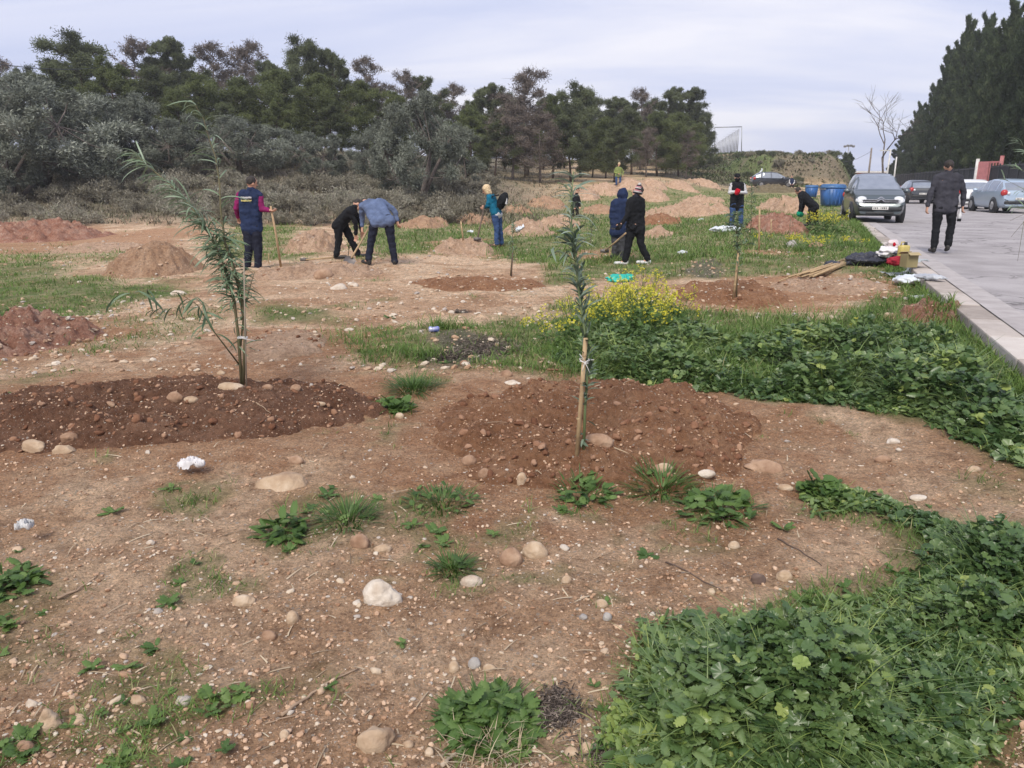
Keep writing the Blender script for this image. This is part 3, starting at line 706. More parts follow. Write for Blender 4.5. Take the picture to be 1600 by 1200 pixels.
def herb(x0, y0, rad, n, mb, sz=.07, T=None):
    rr = rad*np.sqrt(rng.random(n)); a = rng.uniform(0, 2*np.pi, n); x = x0+rr*np.cos(a); y = y0+rr*np.sin(a)
    canopy('', x, y, HT(x, y)+.01+.25*sz*rng.random(n)*6*(1-rr/rad), sz*rng.uniform(.6, 1.3, n), T or lobed(), None, np.clip(.45+.2*rng.normal(size=n), 0, 1), mbin=mb)
x, y = cand(2600, 1.5, 11); g, f, d = cover(x, y); k = rng.random(len(x)) < (.02+.6*g)*(1-.85*inmound(x, y))*offroad(x, y); x, y = x[k], y[k]
mb = MB(); per = 9; X = np.repeat(x, per); Y = np.repeat(y, per); n = len(X); a = rng.uniform(0, 2*np.pi, n); s = np.repeat(rng.uniform(.018, .05, len(x)), per)*rng.uniform(.6, 1.2, n)*(1+.04*Y)
F = frames(np.stack([np.cos(a), np.sin(a), rng.uniform(.1, .8, n)], -1), np.tile([0, 0, 1.], (n, 1)))*s[:, None, None]
mb.inst(lobed(4, .3), np.stack([X+rng.normal(size=n)*.004, Y+rng.normal(size=n)*.004, HT(X, Y)+.003], -1), F, np.clip(np.repeat(rng.random(len(x)), per)*.7+rng.random(n)*.25, 0, 1))
tag(mb.obj('herb_rosettes', HERBM), 'tiny leafy rosettes scattered over the bare earth', 'weeds', kind='stuff')

# ------------------------------------------------------------------ dense broad-leaved weeds
WEEDM = ramp_mat('weed_leaves', [(.050, .100, .034), (.085, .150, .050), (.125, .200, .066), (.180, .255, .095), (.23, .32, .08), (.32, .38, .11)], .36, .30, spec=.55)
def weedpatch(name, poly, bbox, n, hmax, size, near, label, ht):
    x = rng.uniform(bbox[0], bbox[1], n); y = rng.uniform(bbox[2], bbox[3], n)
    wob = fbm(x*1.6, y*1.6, 3, 61)*.22; sdv = sdist(poly, x, y)+wob
    k = (sdv > 0) & (x < xk(y)-.02) & (rng.random(n) < .25+ss(0, .2, sdv)); x, y, sdv = x[k], y[k], sdv[k]; n = len(x)
    cov = ss(0, .45, sdv); ch = hmax*cov*(.22+.80*ss(-.35, .4, fbm(x*3.0, y*3.0, 3, 171))+.40*fbm(x*8, y*8, 2, 175))
    ch = np.maximum(ch, .03)
    dep = rng.random(n)**1.5
    z = HT(x, y)+ch*(1-.75*dep)
    kind = fbm(x*2.2, y*2.2, 2, 181)+rng.normal(size=n)*.22
    r = np.clip(.32+.22*fbm(x*2.9+5, y*2.9, 2, 191)+.13*rng.normal(size=n), 0, .72)
    r = np.where(fbm(x*3.4, y*3.4, 2, 197) > .42, r+.30, r); r = np.clip(r, 0, 1)
    s = size*np.exp((rng.normal(size=n)*.26).clip(-.7, .45))*(1+.35*fbm(x*2.7, y*2.7, 2, 199)); r = np.where(rng.random(n) < .012, .98, np.clip(r+rng.normal(size=n)*.10, 0, 1))
    mb = MB(); rim = 28 if near else 16
    for lo, hi, T in ((-9, -.2, mallow(rim)), (-.2, .05, mallow(rim, 5)), (.05, .36, lobed(5, .34)), (.36, 9, ferny)):
        kk = (kind >= lo) & (kind < hi)
        if kk.any(): canopy('', x[kk], y[kk], z[kk], s[kk]*(1.35 if lo > .1 else 1), T, None, np.clip(r[kk]+(.14 if lo > .3 else .05 if lo > 0 else -.04), 0, 1), mbin=mb, up=.25)
    # grass blades and stems standing through
    m = int(n*.45); i = rng.integers(0, n, m)
    a = rng.uniform(0, 2*np.pi, m); l = rng.gamma(2, .35, m)
    F = frames(np.stack([np.cos(a)*l, np.sin(a)*l, np.ones(m)], -1), np.stack([-np.cos(a), -np.sin(a), np.full(m, .3)], -1))
    hh = (ch[i]+.04)*rng.uniform(.5, 1.55, m)
    F = F*np.stack([np.full(m, .0026 if near else .005), hh, hh], -1)[:, :, None]
    mb.inst(strip(4, 1, .55), np.stack([x[i]+rng.normal(size=m)*.02, y[i]+rng.normal(size=m)*.02, HT(x[i], y[i])], -1), F, np.clip(r[i]+.3, 0, .95))
    return tag(mb.obj(name, WEEDM), label, 'weeds', kind='stuff')
weedpatch('broadleaf_weeds', W2, (.1, 2.9, 1.2, 4.4), 62000, .24, .034, True, 'dense patch of mallow and lobed-leaf weeds filling the lower right corner', None)
weedpatch('verge_weeds', W1, (.1, 6.6, 3.6, 9.8), 150000, .26, .046, False, 'dense band of dark green mallow along the kerb at right', None)
n = 9000; y = 5.2+rng.random(n)**1.6*28; x = xk(y)-.02-.3*rng.random(n)**1.5
blades('kerbside_grass', x, y, rng.uniform(.06, .22, n), np.full(n, .0035)*(1+.06*y), np.clip(.35+.2*rng.normal(size=n), 0, 1), GRASSM, lean=.6, label='grass growing along the foot of the kerb', cat='grass')
# single leafy clumps on the bare ground
def clump(px, py, rad, kind, label, n=60, sz=.06, gr=120, gh_=.1):
    c = G_(px, py); mb = MB(); rad = rad/1200*c.y*1.05
    if n:
        herb(c.x, c.y, rad, n, mb, sz, {'lobed': lobed(5, .32), 'mallow': mallow(20), 'ferny': ferny}[kind])
    if gr:
        r = rad*rng.random(gr)**.7; a = rng.uniform(0, 2*np.pi, gr); x = c.x+r*np.cos(a); y = c.y+r*np.sin(a); l = rng.gamma(2, .4, gr)*(0.5+r/rad)
        F = frames(np.stack([np.cos(a)*l, np.sin(a)*l, np.ones(gr)], -1), np.stack([-np.cos(a), -np.sin(a), np.full(gr, .3)], -1))
        h = gh_*rng.uniform(.5, 1.2, gr); F = F*np.stack([np.full(gr, .0026)*(1+.1*c.y), h, h], -1)[:, :, None]
        mb.inst(strip(4, 1, .5), np.stack([x, y, HT(x, y)-.004], -1), F, np.clip(.35+.15*rng.normal(size=gr), 0, .8))
    v = np.concatenate(mb.v); mb.v = [q-np.array(c) for q in mb.v]
    o = mb.obj('weed_clump', HERBM); o.location = c; tag(o, label, 'weed clump', 'leafy weed clumps on the bare foreground earth')
for a in [(760, 1125, 82, 'lobed', 'large leafy weed clump with dry stalks at the bottom centre of the photo', 340, .052, 220, .09),
          (445, 832, 38, 'ferny', 'ferny weed clump just left of the grassy one, below the long pale embedded rock', 70, .075, 60, .09),
          (545, 812, 42, 'lobed', 'grassy clump with spreading blades, right of the ferny clump', 6, .05, 260, .13),
          (620, 640, 26, 'mallow', 'dark leafy clump between the two big foreground mounds', 70, .07, 60, .1),
          (645, 608, 36, 'lobed', 'bright grass tuft beyond the dark leafy clump between the two mounds', 0, .05, 330, .17),
          (708, 888, 28, 'lobed', 'small dark green grass tuft beside the pale oval stone', 6, .05, 170, .10),
          (1035, 765, 45, 'lobed', 'grassy clump at the front foot of the staked mound', 10, .05, 260, .13),
          (1120, 795, 60, 'lobed', 'loose leafy clump right of the grassy one, before the staked mound', 120, .07, 120, .12),
          (910, 775, 48, 'lobed', 'low leafy clump directly below the staked sapling', 60, .06, 130, .09),
          (690, 785, 58, 'lobed', 'low matted clump left below the staked mound', 30, .05, 260, .08),
          (20, 920, 42, 'lobed', 'low green clump at the left edge in the foreground', 70, .055, 90, .06),
          (1285, 775, 30, 'mallow', 'bushy mallow clump at the tip of the right-hand weed patch', 90, .08, 20, .1)]:
    clump(*a)

# ------------------------------------------------------------------ yellow flowering mustard
FLM = ramp_mat('yellow_petals', [(.50, .46, .03), (.66, .60, .05), (.74, .70, .14)], .6, .35, spec=.2)
STM = ramp_mat('mustard_stems', [(.06, .12, .03), (.11, .19, .05), (.16, .24, .08)], .6, .15)
def flower(c=4):
    vs = []; q = []
    for i in range(c):
        a = 2*math.pi*i/c; ca, sa = math.cos(a), math.sin(a); k = len(vs)
        for u, w_ in ((0, .12), (1, .42)):
            for s in (-1, 1): vs.append((u*ca-s*w_*sa, u*sa+s*w_*ca, .25*u))
        q.append((k, k+1, k+3, k+2))
    return np.array(vs, float), np.array(q), np.zeros((0, 3), int)
def mustard(px, py, hgt, rad, nst, label, group='yellow flowering mustard plants', fs=.009, cat='mustard plant'):
    c = G_(px, py); rr = random.Random(px*7+py); t = empty('mustard_plant', c, 0, label, cat, group)
    ms, ml, mf = MB(), MB(), MB(); fp = []
    for i in range(nst):
        a = rr.uniform(0, 6.283); r0 = rad*.35*rr.random(); h = hgt*rr.uniform(.55, 1.05); l = rad*rr.uniform(.2, 1.0)
        base = Vector((math.cos(a)*r0, math.sin(a)*r0, -.02)); top = base+Vector((math.cos(a)*l, math.sin(a)*l, h)); mid = (base+top)/2+Vector((rr.uniform(-.03, .03), rr.uniform(-.03, .03), .04))
        tube(ms, [base, mid, top], [.004, .003, .002], 4, rr.random(), cap=False)
        for j in range(rr.randint(2, 4)):
            s = mid.lerp(top, rr.uniform(.1, .8)); e = s+Vector((rr.uniform(-.10, .10), rr.uniform(-.10, .10), rr.uniform(.05, .14)))*(hgt/.6)
            tube(ms, [s, e], [.002, .0015], 3, rr.random(), cap=False); fp += [e+Vector((rr.gauss(0, .014), rr.gauss(0, .014), rr.gauss(0, .016))) for _ in range(4)]
        fp += [top+Vector((rr.gauss(0, .017), rr.gauss(0, .017), rr.gauss(0, .02))) for _ in range(6)]
    fp = np.array([tuple(p) for p in fp]); n = len(fp)
    nn = np.stack([rng.normal(size=n)*.6, rng.normal(size=n)*.6-.3, np.ones(n)], -1)
    mf.inst(flower(), fp, frames(rng.normal(size=(n, 3)), nn)*(fs*(rng.uniform(.8, 1.4, n)))[:, None, None], rng.random(n))
    m = nst*9; x = rng.normal(size=m)*rad*.55; y = rng.normal(size=m)*rad*.55; z = hgt*.62*rng.random(m)*np.exp(-(x*x+y*y)/(rad*rad))
    canopy('', x, y, z+.02, rng.uniform(.05, .11, m)*(hgt/.6), lobed(4, .3), None, np.clip(.4+.2*rng.normal(size=m), 0, 1), mbin=ml, up=.4)
    ms.obj('stem', STM, t); ml.obj('foliage', HERBM, t)
    fl = mf.obj('flowers', FLM, t)
    if nst < 20 or hgt < .4: fl['kind'] = 'stuff'
    return t
for a in [(1000, 545, .62, .34, 44, 'tallest and densest yellow mustard plant, right of the staked sapling'),
          (955, 535, .58, .30, 36, 'full yellow mustard plant directly right of the staked sapling stem'),
          (1045, 520, .50, .26, 26, 'yellow mustard plant at the right end of the big flowering patch'),
          (905, 545, .50, .26, 18, 'thinner yellow mustard plant behind the staked sapling stem'),
          (865, 545, .36, .22, 9, 'sparse low mustard plant left of the staked sapling'),
          (1000, 505, .60, .3, 26, 'yellow mustard plant at the back of the big flowering patch'),
          (940, 508, .50, .28, 18, 'yellow mustard plant behind the one beside the sapling stem'),
          (822, 520, .16, .08, 2, 'single small mustard stem apart at the left of the flowering patch'),
          (1290, 366, .62, .55, 40, 'yellow flowering bush beside the kerb in front of the parked dark grey car', 'yellow flowering mustard plants', .013),
          (1262, 392, .34, .5, 18, 'low yellow flowers beyond the cane pile, nearer than the kerbside bush', 'yellow flowering mustard plants', .012),
          (1318, 388, .30, .5, 10, 'sparse yellow flowers in the grass near the kerb, behind the black bag', 'yellow flowering mustard plants', .011),
          (1190, 378, .2, .3, 5, 'tiny yellow flowers at the foot of the tall cane', 'yellow flowering mustard plants', .011),
          (1328, 522, .16, .1, 4, 'tiny mustard plant alone in the mallow below the rubble heap', 'yellow flowering mustard plants', .010),
          (470, 408, .01, .1, 1, '')]:
    if a[-1] or len(a) > 6: mustard(*a)

# ------------------------------------------------------------------ stones one can point at
STM1 = ramp_mat('pale_stone', [(.30, .20, .13), (.42, .31, .21), (.56, .46, .35)], .85, nscale=22, spec=.25, bump=1.0, bscale=38)
STM2 = ramp_mat('brown_stone', [(.20, .115, .07), (.30, .19, .125), (.42, .29, .20)], .88, nscale=22, spec=.2, bump=1.0, bscale=38)
STM3 = ramp_mat('white_stone', [(.36, .27, .20), (.52, .45, .37), (.66, .61, .54)], .85, nscale=22, spec=.25, bump=1.0, bscale=38)
STM4 = ramp_mat('grey_stone', [(.24, .22, .21), (.33, .31, .29), (.43, .41, .38)], .85, nscale=22, spec=.25, bump=1.0, bscale=38)
STM5 = ramp_mat('dark_clod', [(.09, .06, .05), (.14, .10, .085), (.2, .15, .12)], .95, nscale=12, spec=.1, bump=.8, bscale=30)
SM = {'p': STM1, 'b': STM2, 'w': STM3, 'g': STM4, 'd': STM5}
STONES = [(360, 608, 45, 15, 'p', 'r', 'flat pale slab lying at the foot of the tall leaning sapling'),
 (273, 624, 28, 18, 'b', 'r', 'brown rounded stone on the dark soil mound, left of the pale slab'),
 (298, 627, 23, 12, 'p', 'r', 'small tan stone right beside the brown rounded one on the dark mound'),
 (418, 608, 18, 11, 'b', 'r', 'small stone on the dark mound just right of the tall sapling'),
 (462, 609, 18, 13, 'b', 'r', 'small stone farther right on the dark mound, near its end'),
 (345, 585, 14, 9, 'p', 'r', 'little pale stone on the dark mound left behind the sapling stem'),
 (171, 634, 18, 14, 'b', 'a', 'reddish stone in the middle of the dark mound at left'),
 (108, 687, 27, 24, 'b', 'a', 'knobbly brown rock at the front edge of the dark mound, left'),
 (50, 702, 42, 22, 'p', 'a', 'broad tan rock at the lower left front of the dark mound'),
 (98, 708, 36, 20, 'p', 'a', 'tan rock below the knobbly one at the front of the dark mound'),
 (500, 632, 15, 10, 'p', 'a', 'pale angular stone at the right tip of the dark mound'),
 (594, 940, 62, 50, 'w', 'a', 'big rough whitish rock in the foreground, left of centre'),
 (737, 914, 36, 22, 'w', 'r', 'smooth pale oval stone near the centre foreground'),
 (798, 880, 35, 33, 'b', 'r', 'round brown cobble, left of a touching pair'),
 (837, 868, 40, 31, 'p', 'r', 'rounder tan cobble, right of a touching pair'),
 (598, 861, 28, 15, 'p', 'r', 'pale flat oval stone right of an orange-brown one'),
 (562, 853, 34, 26, 'b', 'r', 'orange-brown stone next to the pale flat oval one'),
 (447, 762, 84, 32, 'p', 'a', 'long pale rock half buried in the bare ground'),
 (462, 723, 25, 16, 'b', 'r', 'round brownish stone just above the long half buried rock'),
 (583, 1170, 72, 48, 'p', 'a', 'large pinkish-pale rock at the bottom edge of the photo'),
 (74, 1138, 36, 42, 'p', 'a', 'pointed yellowish stone in the lower left corner'),
 (380, 945, 38, 20, 'p', 'r', 'pinkish flat stone left of the big rough whitish rock'),
 (445, 1153, 17, 19, 'p', 'r', 'small upright pale stone left of the large bottom rock'),
 (457, 972, 22, 26, 'p', 'r', 'pale stone touching a grass tuft, left of the big whitish rock'),
 (420, 999, 26, 19, 'b', 'r', 'brownish rounded stone half sunk in the earth, lower left'),
 (741, 1043, 21, 22, 'g', 'r', 'grey rounded stone above the large leafy clump'),
 (765, 1048, 23, 15, 'p', 'r', 'pale stone touching the grey rounded one'),
 (709, 1048, 19, 22, 'p', 'r', 'pale stone left of the grey rounded one'),
 (50, 1104, 22, 18, 'w', 'a', 'small white stone near the lower left corner'),
 (38, 1174, 28, 22, 'b', 'r', 'reddish round stone in the very lower left corner'),
 (215, 1098, 28, 16, 'p', 'r', 'light flat stone in the lower left foreground'),
 (638, 1166, 18, 12, 'p', 'r', 'small stone right of the large bottom rock'),
 (671, 1180, 16, 16, 'p', 'r', 'tan pebble with an orange tinge near the bottom edge'),
 (893, 1180, 24, 18, 'p', 'r', 'tan oval stone near a charred patch at the bottom'),
 (917, 1175, 22, 20, 'p', 'r', 'orange tan stone right of the oval one at the bottom'),
 (1147, 856, 20, 15, 'p', 'r', 'pale round pebble on the bare tongue of earth at right'),
 (1226, 906, 27, 21, 'p', 'r', 'pale oval cobble near the edge of the right-hand weeds'),
 (1112, 928, 13, 13, 'p', 'r', 'small round pebble left of the dark clod'),
 (1185, 911, 27, 23, 'd', 'a', 'dark brown clod left of the pale oval cobble'),
 (885, 910, 17, 15, 'p', 'r', 'small light stone right of the smooth oval stone'),
 (940, 947, 22, 15, 'p', 'r', 'lumpy tan stone in a little group of three'),
 (949, 968, 15, 15, 'g', 'r', 'grey round pebble in front in a little group of three'),
 (912, 967, 14, 12, 'g', 'a', 'small pale grey stone at the left of a little group of three'),
 (1038, 737, 29, 20, 'p', 'r', 'rounded tan stone at the front edge of the staked mound'),
 (1102, 743, 32, 13, 'w', 'r', 'flat white stone at the front right edge of the staked mound'),
 (1198, 733, 58, 24, 'b', 'a', 'reddish angular slab at the right foot of the staked mound'),
 (1228, 765, 23, 13, 'p', 'r', 'pale stone in front of the reddish angular slab'),
 (1396, 692, 22, 14, 'w', 'a', 'white broken stone near the dark mallow band at right'),
 (1436, 780, 30, 9, 'w', 'r', 'long flat white stone right of the staked mound'),
 (1380, 721, 26, 14, 'b', 'r', 'reddish brown clod right of the staked mound'),
 (1522, 736, 22, 12, 'p', 'r', 'pale oblong stone below the mallow band at right'),
 (935, 696, 46, 27, 'b', 'r', 'large smooth brown cobble at the foot of the stake'),
 (757, 744, 22, 18, 'b', 'r', 'brown cobble at the front left foot of the staked mound'),
 (816, 752, 20, 22, 'p', 'a', 'upright pale stone below the staked mound'),
 (733, 724, 24, 20, 'b', 'r', 'brown cobble half sunk in the left flank of the staked mound'),
 (624, 653, 15, 13, 'p', 'r', 'little pale orange stone beside the dark leafy clump'),
 (792, 588, 19, 15, 'b', 'r', 'brown cobble in the grass behind the staked mound, left'),
 (800, 600, 26, 11, 'w', 'a', 'pale flat stone just before the cobble behind the staked mound'),
 (726, 570, 16, 11, 'b', 'r', 'orange stone at the edge of the burnt grass'),
 (505, 433, 30, 20, 'b', 'r', 'big round brown stone in front of the bending diggers'),
 (330, 441, 26, 17, 'b', 'r', 'brown lump behind the tall leaning sapling'),
 (278, 461, 26, 11, 'w', 'r', 'white flat stone behind the tall leaning sapling'),
 (529, 452, 34, 15, 'w', 'a', 'larger of two white slabs in front of the bending diggers'),
 (552, 447, 20, 11, 'w', 'a', 'smaller right one of two white slabs before the diggers'),
 (395, 424, 24, 13, 'p', 'a', 'tan rock at the feet of the man in the vest'),
 (545, 517, 16, 7, 'w', 'r', 'white stone in the grass left of the blue can'),
 (1052, 458, 18, 10, 'p', 'r', 'pale stone at the left rim of the earth round the pine sapling'),
 (1300, 500, 60, 13, 'p', 'a', 'long pale rock beyond the mallow band, left one'),
 (1382, 496, 34, 16, 'p', 'a', 'pale rock with dry grass, right of the long one beyond the mallow'),
 (1275, 387, 24, 14, 'b', 'r', 'brown boulder in the grass beside the kerb'),
 (1238, 385, 18, 16, 'g', 'a', 'grey boulder left of the brown one near the kerb'),
 (1304, 1138, 44, 36, 'w', 'r', 'white smooth stone showing through the lower right weeds'),
 (1158, 398, 14, 8, 'w', 'a', 'small pale stone on the red earth strip'),
 (235, 850, 14, 9, 'w', 'r', 'small white pebble on the bare ground at left')]
for i, (px, py, w_, h_, mt, kd, lb) in enumerate(STONES):
    c = G_(px, py); k = c.y*COSP/1200*1.08; k = (c.y*COSP+.35)/1200
    a, b2 = w_*k/2, h_*k/2; rr = random.Random(i*3+1)
    elev = math.atan2(CAMH-c.z, c.y); dd = min(a*.9, max(b2*.9, a*.55)); hh = max(b2/math.cos(elev)*.9, b2*.6) if elev < .5 else b2*1.05
    v, t = ICO[4 if w_ > 24 and py > 500 else 3]; v = v.copy(); am = .10 if kd == 'r' else .30
    d = 1+am*vn3(v*1.1+i*3.3, i)+am*.5*vn3(v*2.6+i, i+5)+.04*vn3(v*7, i+9)+.02*vn3(v*15, i+4)
    if kd == 'a':
        # chipped planes
        for j in range(7):
            nrm = Vector((rr.gauss(0, 1), rr.gauss(0, 1), rr.gauss(0, .8))).normalized(); off = rr.uniform(.68, .9); pr = v@np.array(nrm); d = np.where(pr*d > off, off/np.maximum(pr, .01), d)
    v = v*d[:, None]*np.array([a, dd, hh*1.15]); rz = rr.uniform(-.35, .35)
    v = v @ np.array(Matrix.Rotation(rz, 3, 'Z')).T
    mb = MB(); mb.add(v, None, t, .5+.35*vn3(v/a*1.5+i, 3)+rr.uniform(-.15, .15))
    o = mb.obj('clod' if mt == 'd' else 'stone', SM[mt]); o.location = (c.x, c.y+dd*.3, c.z+hh*(.22 if kd == 'r' else .02)); tag(o, lb, 'stone')
# ------------------------------------------------------------------ trees
PINEM = ramp_mat('pine_needles', [(.060, .070, .038), (.105, .122, .062), (.16, .185, .092), (.22, .25, .135)], .75, .38, spec=.2, objrnd=.30)
PINEY = ramp_mat('yellow_pine_needles', [(.070, .085, .036), (.12, .145, .055), (.175, .205, .082), (.24, .27, .12)], .75, .38, spec=.2, objrnd=.25)
DEADM = ramp_mat('withered_needles', [(.10, .082, .068), (.16, .13, .11), (.22, .185, .155), (.28, .24, .20)], .85, .2, spec=.15, objrnd=.2)
OLIVM = ramp_mat('olive_leaves', [(.095, .105, .082), (.155, .172, .135), (.23, .25, .20), (.34, .36, .30)], .6, .15, spec=.3, objrnd=.3)
CYPM = ramp_mat('cypress_scales', [(.024, .038, .018), (.046, .068, .030), (.076, .104, .048), (.12, .145, .07)], .8, .15, spec=.15, objrnd=.2)
SCRM = ramp_mat('scrub_leaves', [(.16, .145, .105), (.25, .23, .175), (.35, .33, .27), (.24, .26, .15)], .85, .15, spec=.15, objrnd=.4)
BARK = mat('bark', (.12, .085, .065), .95, alt=(.055, .04, .033), ascale=6, bump=.8, bscale=20, spec=.1)
GBARK = mat('grey_bark', (.20, .17, .15), .95, alt=(.11, .09, .08), ascale=6, bump=.6, bscale=20, spec=.1)
def leaves(mb, cs, rs, per, ln, wd, seed, droop=0., outward=.6, shell=.45, flat=.75, rbias=0):
    g = np.random.default_rng(seed); n = len(cs)*per
    c = np.repeat(np.array(cs), per, 0); r = np.repeat(np.array(rs), per)
    d = g.normal(size=(n, 3)); d /= np.linalg.norm(d, axis=1, keepdims=True)
    rad = r*(shell+(1-shell)*g.random(n))*(1+.25*g.normal(size=n)).clip(.4, 1.5)
    off = d*rad[:, None]; off[:, 2] *= flat; p = c+off
    ax = outward*d+g.normal(size=(n, 3))*.6; ax[:, 2] += .1-droop
    F = frames(ax, g.normal(size=(n, 3)))
    s = g.uniform(.6, 1.4, n)
    F = F*np.stack([wd*s, ln*s, ln*s], -1)[:, :, None]
    cr = np.repeat(g.normal(size=len(cs))*.16, per)
    T = (np.array([(-.5, 0, 0), (.5, 0, 0), (.35, .6, .05), (0, 1, 0), (-.35, .6, .05)]), np.array([(0, 1, 2, 4)]), np.array([(4, 2, 3)]))
    mb.inst(T, p, F, np.clip(.42+rbias+cr+g.normal(size=n)*.16, 0, 1))
def pine_tree(seed, Ht, W, matl, base=.30, dens=1.0, bare=0.0, rk=1.0, nm='pine_tree', bark=BARK):
    rr = random.Random(seed); t = empty(nm, (0, 0, 0)); tr = MB(); cr = MB()
    lean = (rr.uniform(-.05, .05), rr.uniform(-.05, .05)); pts = []; k = 9
    for i in range(k): u = i/(k-1); pts.append(Vector((lean[0]*Ht*u+.15*math.sin(u*5+seed), lean[1]*Ht*u+.12*math.cos(u*4+seed), Ht*.97*u-.15)))
    tube(tr, pts, [max(.02, .019*Ht*(1-u*.93)) for u in [i/(k-1) for i in range(k)]], 8)
    cs = []; rs = []
    nb = int(34*dens)
    for i in range(nb):
        u = base+(1-base)*((i+.5)/nb)**.85; a = i*2.4+rr.uniform(-.5, .5)
        v = (u-base)/(1-base); prof = (math.sin(math.pi*(.22+.74*v))**.55)*(1.08-.22*v)
        rad = W/2*prof*rr.uniform(.55, 1.05)
        j = u*(k-1); b0 = pts[min(int(j), k-1)].lerp(pts[min(int(j)+1, k-1)], j-int(j)); b0 = b0-Vector((0, 0, .05*Ht*rr.random()))
        e = b0+Vector((math.cos(a)*rad, math.sin(a)*rad, rr.uniform(.0, .12)*Ht*(.3+v)))
        tube(tr, [b0, b0.lerp(e, .5)+Vector((0, 0, -.02*Ht)), e], [.005*Ht, .0035*Ht, .0015*Ht], 5, cap=False)
        for q in range(3):
            f = rr.uniform(.45, 1.05); c = b0.lerp(e, f)+Vector((rr.gauss(0, .04*W), rr.gauss(0, .04*W), rr.gauss(0, .02*Ht)))
            cs.append(tuple(c)); rs.append(W*rk*rr.uniform(.07, .14)*(1.15-.4*v))
            tube(tr, [b0.lerp(e, f*.7), c], [.0025*Ht, .001*Ht], 4, cap=False)
            if bare:
                for z in range(4): tube(tr, [c, c+Vector((rr.gauss(0, 1), rr.gauss(0, 1), rr.gauss(.4, .7)))*W*.07], [.0016*Ht, .0006*Ht], 3, cap=False)
    for i in range(5): cs.append((pts[-1].x+rr.gauss(0, .03*W), pts[-1].y+rr.gauss(0, .03*W), Ht*(1-.05*i))); rs.append(W*.06)
    leaves(cr, cs, rs, int(520*(1-bare)), .17, .050, seed, flat=.75, shell=.1)
    tr.obj('trunk', bark, t); cr.obj('crown', matl, t, smooth=False); return t
def olive_tree(seed, Ht, W, matl=None, per=620, nm='olive_tree', low=.12, ln=.105, wd=.030, nc=70):
    rr = random.Random(seed); t = empty(nm, (0, 0, 0)); tr = MB(); cr = MB(); cs = []; rs = []
    stems = [(rr.uniform(0, 6.28), rr.uniform(.1, .35)) for _ in range(4)]; tips = []
    for a, l in stems:
        e = Vector((math.cos(a)*l*W, math.sin(a)*l*W, Ht*rr.uniform(.45, .62))); m = e*.45+Vector((rr.gauss(0, .05*W), rr.gauss(0, .05*W), 0))
        tube(tr, [(0, 0, -.2), m, e], [.028*Ht, .02*Ht, .008*Ht], 7); tips += [m, e]
    for i in range(nc):
        a = rr.uniform(0, 6.283); v = rr.random(); z = Ht*(low+(.95-low)*v)
        prof = math.sqrt(max(.02, 1-((v-.42)/.62)**2)); lump = 1+.18*math.sin(a*3+seed)+.12*math.sin(a*5+v*7)
        rad = W/2*prof*lump*(rr.random()**.35)*.88; c = Vector((math.cos(a)*rad, math.sin(a)*rad, z*(1+.05*math.sin(a*2+seed))))
        cs.append(tuple(c)); rs.append(W*rr.uniform(.045, .10)); s = min(tips, key=lambda q: (q-c).length); tube(tr, [s, s.lerp(c, .6)+Vector((0, 0, -.03*Ht)), c], [.006*Ht, .004*Ht, .0015*Ht], 4, cap=False)
    leaves(cr, cs, rs, per, ln, wd, seed+5, flat=.9, shell=.25, outward=.9)
    tr.obj('trunk', GBARK, t); cr.obj('crown', matl or OLIVM, t, smooth=False); return t
def cypress_tree(seed, Ht, W):
    rr = random.Random(seed); t = empty('cypress_tree', (0, 0, 0)); tr = MB(); cr = MB(); cs = []; rs = []
    tube(tr, [(0, 0, -.2), (0, 0, Ht*.5), (.1, 0, Ht*.93)], [.02*Ht, .012*Ht, .002*Ht], 7)
    for i in range(430):
        v = rr.random()**.9; a = rr.uniform(0, 6.283); prof = min(1, (v+.03)*9)*(1-v)**.62*(1+.22*math.sin(a*3+seed+v*6))
        rad = W/2*prof*rr.random()**.3; c = (math.cos(a)*rad, math.sin(a)*rad, Ht*(.05+.93*v)); cs.append(c); rs.append(W*rr.uniform(.05, .095)*(1.1-.5*v))
        if i % 3 == 0: tube(tr, [(0, 0, c[2]-.06*Ht), c], [.03, .01], 4, cap=False)
    for i in range(46):   # feathery side shoots that break the outline
        a = rr.uniform(0, 6.283); v = rr.uniform(.15, 1.0); z = Ht*v; r0 = W/2*(1-v)**.6*1.02
        for q in range(4): cs.append((math.cos(a)*(r0+.12*q), math.sin(a)*(r0+.12*q), z+.22*q)); rs.append(.14)
    leaves(cr, cs, rs, 190, .22, .055, seed, droop=-.8, flat=1.8, shell=.0, outward=.5)
    tr.obj('trunk', BARK, t); cr.obj('crown', CYPM, t, smooth=False); return t
def bare_tree(seed, Ht, spread=.45, nm='bare_tree', depth=5, matl=None, thick=.016):
    rr = random.Random(seed); t = empty(nm, (0, 0, 0)); limbs = MB(); twigs = MB()
    def grow(p, d, L, r, k):
        q = p+d*L*.5+Vector((rr.gauss(0, .04), rr.gauss(0, .04), 0))*L; e = q+(d+Vector((rr.gauss(0, .12), rr.gauss(0, .12), .08))).normalized()*L*.5
        tube(limbs if k > 2 else twigs, [p, q, e], [r, r*.85, r*.65], 6 if k > 2 else 3, cap=False)
        if k == 0: return
        for i in range(3 if k < 4 else 2+(rr.random() < .6)):
            dd = (d+Vector((rr.gauss(0, spread), rr.gauss(0, spread), rr.gauss(.05, spread*.6)))).normalized(); grow(e if i else q.lerp(e, .6), dd, L*rr.uniform(.62, .85), r*.62, k-1)
    grow(Vector((0, 0, -.1)), Vector((0, 0, 1)), Ht*.27, Ht*thick, depth)
    limbs.obj('trunk', matl or GBARK, t); twigs.obj('crown', matl or GBARK, t); return t
